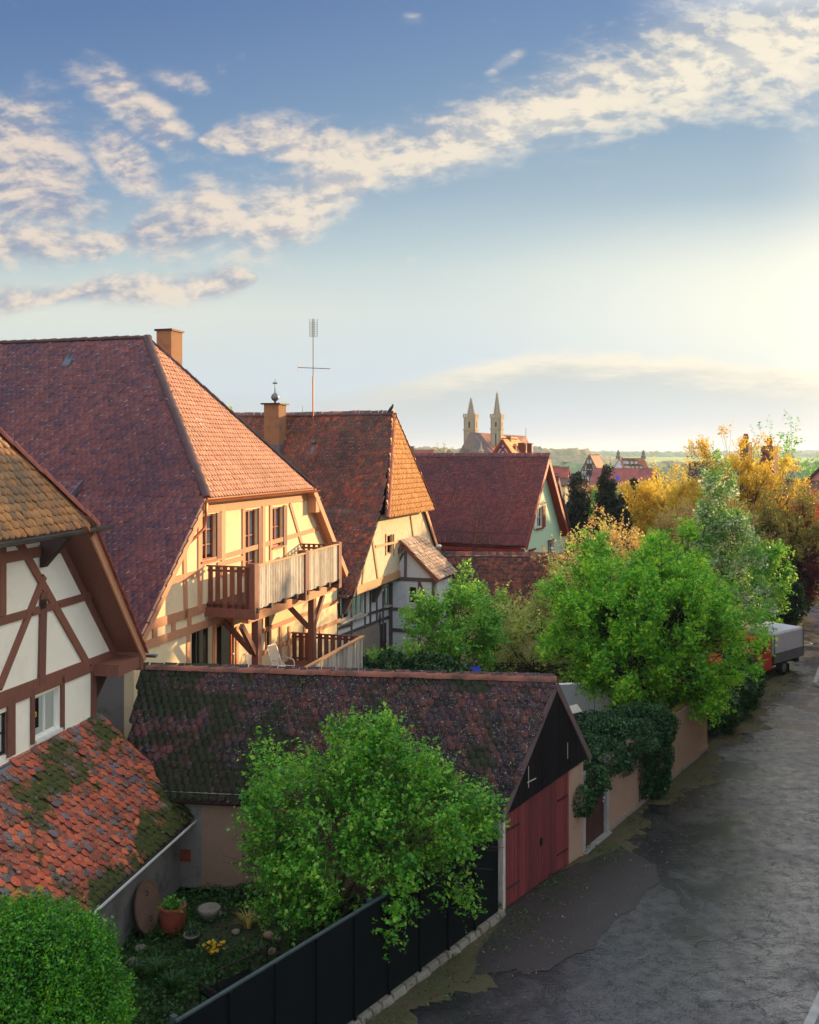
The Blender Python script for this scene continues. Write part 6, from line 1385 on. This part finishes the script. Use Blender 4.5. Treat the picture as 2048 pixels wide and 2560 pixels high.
# big house behind the yellow trees with two chimneys
Y = 92; F = Fr(*Q(1838, 1, Y)[:2], 112)
t, r = gable('tall_house', 'tall house with two stone chimneys behind the golden trees', F, 5.2, 8, zz(1260, Y), zz(1135, Y), -3, M['plaster_pink'], M['far_orange'], None)
mb = MB(); 
ca = Q(1865, 1105, 93); cb2 = Q(1924, 1115, 93)
for p, w_ in ((ca, .5), (cb2, .75)):
    Fq = Fr(p.x, p.y, 40); mb = MB(); mb.box(Fq, -w_, w_, -w_*.8, w_*.8, 4, p.z); o = mb.build('chimney', M['chimney'], r); mb = MB(); mb.lathe(p, [(.25, 0), (.3, .4), (.2, .8)], 8); mb.build('chimney_pot', M['terracotta'], o)
gable('brown_roofed_house', 'dark brown roof edge among the golden leaves', Fr(*Q(1810, 1, 84)[:2], 20), 3.2, 2.8, zz(1195, 84), zz(1158, 84), -3, M['plaster_cream'], M['far_dark'])
# houses at the right edge
gable('salmon_house', 'salmon pink rendered house at the right edge of the street', Fr(*Q(2013, 1, 84)[:2], 114), 12, 5, zz(1205, 84), zz(1205, 84)+6.2, 0, M['plaster_pink'], M['far_brown'], verge=M['timber_dark'], wins=[(1.0, 2.0, 5.7, 7.0), (3.6, 4.6, 5.7, 7.0)])
gable('blue_house', 'narrow strip of a blue rendered house beyond the hedge', Fr(*Q(2004, 1, 69)[:2], 62), 9, 8, 5.7, 8.2, 0, M['plaster_blue'], M['far_brown'], wins=[(1.2, 1.6, 1.0, 4.6), (3.2, 4.2, 3.2, 4.6)], wm=M['plaster_blue'])
# unseen houses across the street, heightened for shade; tallest added to shade cream gable
for (x, y, W_, L, ze_, zr_, lab, mt_) in ((17.6, 31.5, 9, 13, 8.0, 14.0, 'unseen cream house nearest on the far side of the street, heightened for shade', 'plaster_cream'), (23.8, 43.8, 9, 13.4, 9.5, 15.5, 'unseen yellow house in the middle of the far side of the street, heightened for shade', 'plaster_yellow'), (29.6, 55.8, 9, 12.8, 13.0, 19.5, 'unseen tall white house added at the end of the far side to shade the cream gable', 'plaster_white')):
    gable('shading_house', lab, Fr(x+W_*.891, y-W_*.454, -63), W_, L, ze_, zr_, 0, M[mt_], M['far_brown'], over=.25, gover=.05, group='unseen houses across the street that shade it')
# ============================================================ TREES AND BUSHES
LV = LEAFK
def N(x): return max(10, int(x*LV))
def base_at(u, v): return gp(u, v)
# big bush over the fence
t1 = tree('lilac_bush', 'big bright green bush growing over the dark fence in front of the garage', 'bush', (-2.2, 19.6, 0), (-1.0, 19.5, 2.6), (2.3, 1.7, 1.95), 190, N(330), .42, .072, M['leaf_bush'], M['bark'], .09, .55, 1, .5, 4, lump=.14, low=-.75)
# clipped round bush at the lower left
bt = thing('round_bush', 'dense rounded box bush filling the lower left corner', 'bush', (-5.75, 14.4, 0))
c_ = np.array((-5.85, 14.3, 1.9)); n_ = N(95000); d = RNG.normal(0, 1, (n_, 3)); d /= np.linalg.norm(d, axis=1)[:, None]
rr = 1.6*(1+.075*np.sin(d[:, 0]*9+1)*np.sin(d[:, 1]*8)+.06*np.sin(d[:, 2]*13+d[:, 0]*7))*(1-.16*RNG.random(n_)**1.3+.03*RNG.normal(0, 1, n_))
leaf_mesh('crown', c_+d*rr[:, None]*[1, 1, 1], .042, M['leaf_box'], bt, .3)
mb = MB()
for i in range(260): d_ = Vector(RNG.normal(0, 1, 3)).normalized(); mb.tube([(c_[0], c_[1], c_[2]-.9), Vector(c_)+d_*.7, Vector(c_)+d_*1.38], [.02, .014, .005], 4, False)
mb.tube([(c_[0], c_[1], 0), (c_[0], c_[1], 1.2)], .12, 8); mb.build('branches', M['bark_dark'], bt, True)
P = shoot_pts(crown_centres((-5.85, 14.3, 1.9), (1.55, 1.55, 1.55), 160, .97, .03, -1, 77), (-5.85, 14.3, 1.6), .1, 42, .28, .3, .02); leaf_mesh('stray_shoots', P, .042, M['leaf_box'], bt, .3)
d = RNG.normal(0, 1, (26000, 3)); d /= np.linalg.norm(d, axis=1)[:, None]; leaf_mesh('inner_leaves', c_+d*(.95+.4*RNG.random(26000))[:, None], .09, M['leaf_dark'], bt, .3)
# maple by the wall
tree('maple_tree', 'large round fresh green maple behind the street wall', 'tree', (8.0, 32.2, 0), (8.25, 33.2, 4.3), (3.2, 3.0, 2.85), 400, N(300), .46, .1, M['leaf_maple'], M['bark_dark'], .17, .45, 12, 1.9, 4, lump=.17)
# shrub between crooked house and garage
tree('elder_shrub', 'medium green leafy shrub beside the crooked house', 'shrub', (1.75, 38.4, 0), (1.95, 38.4, 3.35), (1.95, 1.7, 1.75), 100, N(240), .45, .1, M['leaf_shrub'], M['bark'], .07, .5, 3, 1.0, 3, lump=.2)
tree('small_shrub', 'low pale green shrub at the foot of the crooked house', 'shrub', (-.3, 39.5, 0), (-.2, 39.4, 1.2), (1.3, 1.1, 1.1), 30, N(170), .42, .11, M['leaf_shrub'], M['bark'], .05, .4, 4, .4, 2)
# pale thin-leaved trees in the yard
tree('willow_tree', 'sparse yellow-green tree in the yard in front of the mint gable', 'tree', (7.6, 41.5, 0), (8.0, 42, 3.7), (2.4, 2.2, 2.7), 260, N(120), .55, .085, M['leaf_pale'], M['bark'], .12, .4, 5, 1.4, 5, lump=.16)
tree('blossoming_shrub', 'tan flowering shrub top between the mint gable and the pines', 'shrub', (9.5, 47, 0), (9.6, 47, 4.6), (2.5, 2.2, 2.3), 130, N(90), .55, .11, M['leaf_tan'], M['bark'], .1, .4, 6, 2, 4)
tree('hazel_shrub', 'loose olive-green shrub over the low red shed', 'shrub', (3.7, 42.2, 0), (3.8, 42.2, 2.5), (1.7, 1.6, 1.7), 80, N(80), .5, .1, M['leaf_pale'], M['bark'], .07, .4, 7, .8, 4)
tree('yard_shrub', 'sparse yellowish shrub between the low red shed and the maple', 'shrub', (5.4, 40.6, 0), (5.4, 40.8, 2.2), (1.9, 1.6, 2.0), 110, N(110), .5, .09, M['leaf_pale'], M['bark'], .08, .4, 8, .7, 4)
# bare shrub in front of the mint house wall
bs_ = thing('bare_shrub', 'leafless twiggy shrub in front of the crimson roof', 'shrub', (3.1, 51.5, 0)); mb = MB(); rs = random.Random(5)
for i in range(11):
    x = 3.1; a = rs.uniform(-1, 1); top = Vector((x+a*1.9, 51.5+rs.uniform(-.5, .5), rs.uniform(5.6, 8.2)-abs(a)*1.2)); m_ = Vector((x+a*.7, 51.5, 3.5)); mb.tube([(x, 51.5, 0), m_, top], [.05, .03, .008], 5)
    for j in range(7): q = rs.uniform(.3, .95); s_ = m_.lerp(top, q); mb.tube([s_, s_+Vector((rs.uniform(-.7, .7), rs.uniform(-.3, .3), rs.uniform(.2, .9)))], [.014, .005], 4)
mb.build('twigs', M['bark'], bs_)
# conifers
def conifer(label, u0, u1, vt, vb, Y, seed, n=46, k=.3):
    x = ((u0+u1)/2-1024)/FPX*Y; w = (u1-u0)/2/FPX*Y; zt = zz(vt, Y); zb = zz(vb, Y)
    return tree('conifer', label, 'tree', (x, Y, 0), (x, Y, (zt+zb)/2), (w, w*.9, (zt-zb)/2), n, N(420), w*.5, .15, M['leaf_conifer'], M['bark_dark'], .15, .2, seed, zb, 1, 'dark conifers', cone=.7, lump=.12, flat=1.1, shoot=.8, upb=.9)
conifer('dark cone-shaped conifer, the single left one', 1398, 1480, 1196, 1400, 76, 21)
conifer('dark conifer, tallest of the clump of three', 1482, 1556, 1180, 1420, 74, 22, 60)
conifer('dark broad conifer in the middle of the clump', 1520, 1585, 1215, 1420, 73, 23, 50)
conifer('dark conifer at the right of the clump', 1560, 1618, 1202, 1400, 75, 24, 50)
tree('hedge_bush', 'bright green bush wedged between the dark conifers', 'bush', (16.2, 80, 0), (16.2, 80, 4.6), (1.7, 1.5, 2.8), 50, N(150), .6, .16, M['leaf_shrub'], M['bark'], .1, .45, 25, 2, 2)
# golden sunlit trees
tree('golden_tree', 'golden-leaved tree with thin upright branches against the sky', 'tree', (23.0, 66, 0), (23.2, 66, 6.3), (4.3, 3.5, 4.5), 290, N(190), .55, .12, M['leaf_yellow'], M['bark_dark'], .17, .3, 31, 2.6, 4, lump=.24)
tree('golden_birch', 'rounded tawny yellow tree right of the conifers', 'tree', (19.8, 70, 0), (19.8, 70, 4.8), (3.3, 3.0, 3.6), 240, N(300), .65, .12, M['leaf_yellow'], M['bark_dark'], .15, .4, 32, 2.4, 3, lump=.16)
tree('tan_tree', 'sandy orange budding tree behind the white blossoming pear', 'tree', (19.5, 60, 0), (19.0, 60, 4.3), (3.2, 2.8, 3.0), 170, N(240), .6, .1, M['leaf_tan'], M['bark'], .13, .4, 36, 2, 4)
tree('olive_tree', 'spreading olive-brown tree with long dark limbs near the street bend', 'tree', (24.5, 62, 0), (24.2, 61.5, 4.2), (4.0, 3.4, 3.6), 260, N(220), .65, .11, M['leaf_olive'], M['bark_dark'], .16, .35, 33, 2.2, 5, lump=.2)
tree('pear_tree', 'tall white-blossoming pear tree behind the maple', 'tree', (14.9, 45.5, 0), (14.9, 45.5, 5.1), (1.75, 1.6, 4.3), 170, N(170), .5, .1, M['leaf_pear'], M['bark_dark'], .11, .4, 34, 1.4, 2, cone=.55, blossom=(M['petal'], N(60), .09))
tree('red_maple', 'scarlet-leaved tree at the right edge', 'tree', (26.3, 64, 0), (26.1, 63.5, 5.0), (1.7, 1.6, 2.2), 70, N(150), .5, .14, M['leaf_red'], M['bark_dark'], .1, .4, 35, 2.4, 3)
tree('purple_shrub', 'dark purple-leaved shrub over the ivy hedge', 'shrub', (24.3, 60, 0), (24.2, 59.5, 2.9), (1.9, 1.6, 1.6), 70, N(140), .5, .13, M['leaf_purple'], M['bark_dark'], .08, .4, 37, 1.2, 3)
tree('dark_green_shrub', 'deep green shrub beyond the grey plank wall', 'shrub', (20.0, 54.5, 0), (19.8, 54.8, 2.9), (1.9, 1.8, 2.1), 80, N(170), .55, .13, M['leaf_shrub'], M['bark_dark'], .09, .4, 38, 1.0, 2)
tree('brown_shrub', 'brownish loose shrub behind the deep green one', 'shrub', (19.5, 58, 0), (19.0, 58, 3.4), (2.2, 1.8, 2.6), 90, N(110), .55, .13, M['leaf_olive'], M['bark_dark'], .09, .4, 39, 1.0, 3)
# smaller trees far off
tree('far_tree', 'small round bare-looking tree left of the church', 'tree', (4.6, 130, -2), (4.6, 130, 10.0), (1.9, 1.5, 1.6), 40, 24, .4, .12, M['leaf_tan'], M['bark'], .12, .4, 41, 8.8, 5)
tree('far_treetop', 'thin pale treetop above the ridge left of the ball-topped chimney', 'tree', (-19.6, 100, 0), (-19.7, 100, 13.6), (1.4, 1.2, 2.0), 34, 40, .35, .16, M['leaf_pale'], M['bark'], .12, .4, 42, 11, 3)
rs = np.random.default_rng(9); k_ = 0
for (u, v, Y, w, h, mt) in ((1600, 1262, 95, 2.2, 2.2, 'leaf_yellow'), (1500, 1262, 110, 3, 1.6, 'leaf_pale'), (1700, 1245, 110, 4, 3, 'leaf_yellow'), (1492, 1262, 96, 1.6, 1.8, 'leaf_tan'), (1960, 1200, 110, 4, 5, 'leaf_shrub'), (1790, 1225, 120, 5, 4., 'leaf_olive')):
    p = Q(u, v, Y); lab = ['rounded yellow treetop low right of the conifers', 'pale green treetops in front of the long red roof', 'golden treetop left of the tall house', 'tan treetop beside the single conifer', 'green treetop left of the salmon house', 'olive treetop below the tall house chimneys'][k_]; k_ += 1
    tree('town_tree', lab, 'tree', (p.x, Y, -2), (p.x, Y, p.z), (w, w*.8, h), 60, N(110), w*.3, .2, M[mt], M['bark'], .16, .4, 50+k_, p.z-h*.8, 2)

# ============================================================ IVY AND LOW PLANTING
def blob_leaves(cs, n, size, mat, par, up=.4, shell=.25, name='foliage', asp=.8):
    tot = sum(r[0]*r[1]+r[1]*r[2]+r[0]*r[2] for _, r in cs); out = []
    for c, r in cs:
        m = int(n*(r[0]*r[1]+r[1]*r[2]+r[0]*r[2])/tot); d = RNG.normal(0, 1, (m, 3)); d /= np.linalg.norm(d, axis=1)[:, None]
        rr = (1-shell*RNG.random(m))*(1+.08*np.sin(d[:, 0]*7+c[0])*np.sin(d[:, 2]*6)); out.append(np.array(c)+d*np.array(r)*rr[:, None])
    P = np.concatenate(out); P = P[P[:, 2] > .01]; return leaf_mesh(name, P, size, mat, par, up, asp)
iv = thing('ivy', 'thick dark ivy draped over the garden gate and the street wall', 'ivy', FW.p(3, 0, 0))
def fw(s, d, z): return tuple(FW.p(s, d, z))
cs = [(fw(3.2, -.5, 2.1), (1.4, .9, .6)), (fw(4.6, -.4, 2.1), (1.2, .85, .65)), (fw(1.6, -.5, 2.0), (1.1, .9, .55)), (fw(.4, -.2, 1.75), (.75, .6, .5)), (fw(-.35, .05, 1.45), (.42, .35, .42)), (fw(5.3, -.2, 2.0), (.9, .8, .7)),
      (fw(4.6, .05, 1.2), (.75, .28, 1.1)), (fw(5.2, .05, 1.0), (.55, .26, 1.0)), (fw(4.1, .05, 1.0), (.4, .25, .85)), (fw(4.8, .1, .45), (.55, .28, .5)), (fw(2.4, -1.2, 1.6), (1.6, 1.0, .8)), (fw(4.2, -1.3, 1.6), (1.6, 1.0, .9))]
blob_leaves(cs, N(85000), .056, M['leaf_ivy'], iv)
mb = MB()
for i in range(40): s_ = random.uniform(4.0, 5.6); z_ = random.uniform(1.0, 2.2); mb.tube([fw(s_+random.uniform(-.3, .3), .02, 0), fw(s_, .05, z_)], [.015, .008], 4)
mb.build('stems', M['bark_dark'], iv)
ib = thing('dark_hedge', 'glossy dark evergreen hedge behind the garage ridge', 'hedge', (-.8, 34.6, 0))
cs = [((-1.9, 34.9, 1.5), (1.3, .8, 1.55)), ((-.6, 34.6, 1.75), (1.2, .8, 1.5)), ((.7, 34.4, 1.75), (1.3, .8, 1.5)), ((1.7, 34.4, 1.5), (.9, .8, 1.35)), ((-2.9, 35.1, 1.2), (.8, .6, 1.45))]
blob_leaves(cs, N(26000), .1, M['leaf_ivy'], ib)
mb = MB(); 
for c, r in cs: mb.tube([(c[0], c[1], 0), (c[0], c[1], c[2])], [.08, .04], 6)
mb.build('stems', M['bark_dark'], ib)
ih = thing('ivy_hedge', 'ivy-clad wall end with glossy leaves at the bend of the street', 'hedge', (22.3, 57, 0))
cs = [((22.2, 57.5, 1.6), (1.5, 1.1, 1.9)), ((21.0, 56.2, 1.9), (1.3, 1.0, 1.6)), ((23.3, 59, 1.8), (1.3, 1.0, 2.0)), ((24.6, 61, 1.5), (1.2, 1.0, 1.6))]
blob_leaves(cs, N(24000), .13, M['leaf_ivy'], ih); mb = MB()
for c, r in cs: mb.tube([(c[0], c[1], 0), (c[0], c[1], c[2])], [.1, .05], 6)
mb.build('stems', M['bark_dark'], ih)
# yard undergrowth behind the ivy and behind the street wall
yp = thing('yard_undergrowth', 'dark green undergrowth behind the ivy and street wall', 'plants', (7, 33, 0), kind='stuff')
P = np.stack([RNG.uniform(1, 16, N(26000)), RNG.uniform(27, 47, N(26000)), RNG.random(N(26000))**2*.45], 1)
sw_ = (P[:, 0]-4.5)*.827-(P[:, 1]-24.8)*.562; P = P[(sw_ < -.5)]; k = np.sin(P[:, 0]*1.3)*np.sin(P[:, 1]*.9)+np.sin(P[:, 0]*.6+P[:, 1]*.5); P = P[k > -.6]
leaf_mesh('plants', P, .13, M['leaf_dark'], yp, .8)
hs = thing('wall_hedge', 'dark hedge bushes filling the gap between street wall and truck', 'hedge', (12.3, 37, 0))
cs = [((11.4, 35.8, .8), (1.0, .9, 1.0)), ((12.6, 37.8, .9), (1.1, 1.0, 1.1)), ((13.7, 39.8, .9), (1.0, 1.1, 1.2)), ((10.2, 35.4, 1.0), (1.2, .9, 1.2))]
blob_leaves(cs, N(15000), .11, M['leaf_dark'], hs); mb = MB()
for c, r in cs: mb.tube([(c[0], c[1], 0), (c[0], c[1], c[2])], [.06, .03], 6)
mb.build('stems', M['bark_dark'], hs)
# front garden ground cover, grass and flowers
gc = thing('ground_cover', 'dark leafy ground cover and grass in the front garden', 'plants', (-3.5, 18, 0), kind='stuff')
n_ = N(60000); P = np.stack([RNG.uniform(-6.6, 2.2, n_), RNG.uniform(13.2, 23, n_), np.zeros(n_)], 1)
fx = (P[:, 0]+3.39)*FFe.b[1]-(P[:, 1]-14.04)*FFe.b[0]; P = P[fx < -.08]; wx = (P[:, 0]-FL.o[0])*FL.b[1]-(P[:, 1]-FL.o[1])*FL.b[0]; P = P[(P[:, 0]-FL.o[0])*FL.n[0]+(P[:, 1]-FL.o[1])*FL.n[1] > .03]
hh = .5+.5*np.sin(P[:, 0]*2.3+1)*np.sin(P[:, 1]*1.9)+.3*np.sin(P[:, 0]*5.1-P[:, 1]*3.3); P[:, 2] = RNG.random(len(P))*np.clip(hh, .05, 1)*.28; pathm = np.exp(-((P[:, 0]+3.7)**2+(P[:, 1]-20.6)**2)/1.4); P = P[RNG.random(len(P)) > pathm*.93]
leaf_mesh('leaves', P, .07, M['grass'], gc, .5)
def tuft(label, c, n, h, mat, name='grass_tuft', cat='grass clump', w=.012, spread=.35, group=None):
    t = thing(name, label, cat, c, group); V = []; F = []
    for i in range(n):
        a = RNG.uniform(0, 6.28); r = RNG.uniform(.0, .08); l = h*RNG.uniform(.6, 1.1); sp = spread*RNG.uniform(.3, 1.2); b0 = np.array(c)+[r*math.cos(a), r*math.sin(a), 0]; sd_ = np.array([-math.sin(a), math.cos(a), 0])*w
        pr = []
        for q in (0, .4, .75, 1): pr.append(b0+np.array([math.cos(a)*sp*q**2, math.sin(a)*sp*q**2, l*(q-.35*q**3)]))
        k = len(V); wq = (1, .9, .6, .1)
        for p_, ww in zip(pr, wq): V += [p_-sd_*ww, p_+sd_*ww]
        for j in range(3): F.append([k+2*j, k+2*j+1, k+2*j+3, k+2*j+2])
    np_mesh('blades', np.array(V), np.array(F), mat, t); return t
for i, (u, v, n, h, lab) in enumerate(((395, 2450, 90, .55, 'long arching grass clump in the middle of the dark garden'), (430, 2480, 70, .5, 'second arching grass clump nearer the fence'), (350, 2440, 60, .45, 'smaller grass clump beside the round bush'), (300, 2500, 60, .5, 'grass clump at the foot of the round bush'), (620, 2320, 50, .5, 'dry thin grass behind the garden seat'))):
    tuft(lab, tuple(gp(u, v)), n, h, M['grass'] if i < 4 else M['leaf_tan'])
for i, (u, v) in enumerate(((517, 2400), (548, 2398), (528, 2420))):
    c_ = gp(u, v); t = thing('daffodils', 'clump of yellow daffodils in the garden bed', 'flowers', c_, 'yellow flowers in the garden bed')
    mb = MB(); hd = []
    for j in range(7): p = c_+Vector((RNG.uniform(-.12, .12), RNG.uniform(-.1, .1), RNG.uniform(.25, .38))); mb.tube([Vector((p.x, p.y, 0)), p], .004, 4); hd.append(p)
    mb.build('stems', M['grass'], t); P = np.repeat(np.array(hd), 6, 0)+RNG.normal(0, .014, (len(hd)*6, 3)); leaf_mesh('petals', P, .05, M['petal_yellow'], t, .6, .8)
if HAZE:
    m = bpy.data.materials.new('haze'); m.use_nodes = True; nt = m.node_tree; nt.nodes.remove(nt.nodes['Principled BSDF'])
    pv = nt.nodes.new('ShaderNodeVolumePrincipled'); pv.inputs['Color'].default_value = (.72, .86, 1.0, 1); pv.inputs['Density'].default_value = HAZE; pv.inputs['Anisotropy'].default_value = .3
    nt.links.new(pv.outputs[0], nt.nodes['Material Output'].inputs['Volume'])
    mb = MB(); x, y0, y1, z0, z1 = 3600, -250, 9100, -28, 75
    mb.hexa([Vector(q) for q in ((-x,y0,z0), (x,y0,z0), (x,y1,z0), (-x,y1,z0), (-x,y0,z1), (x,y0,z1), (x,y1,z1), (-x,y1,z1))]); props(mb.build('haze', m), kind='stuff')
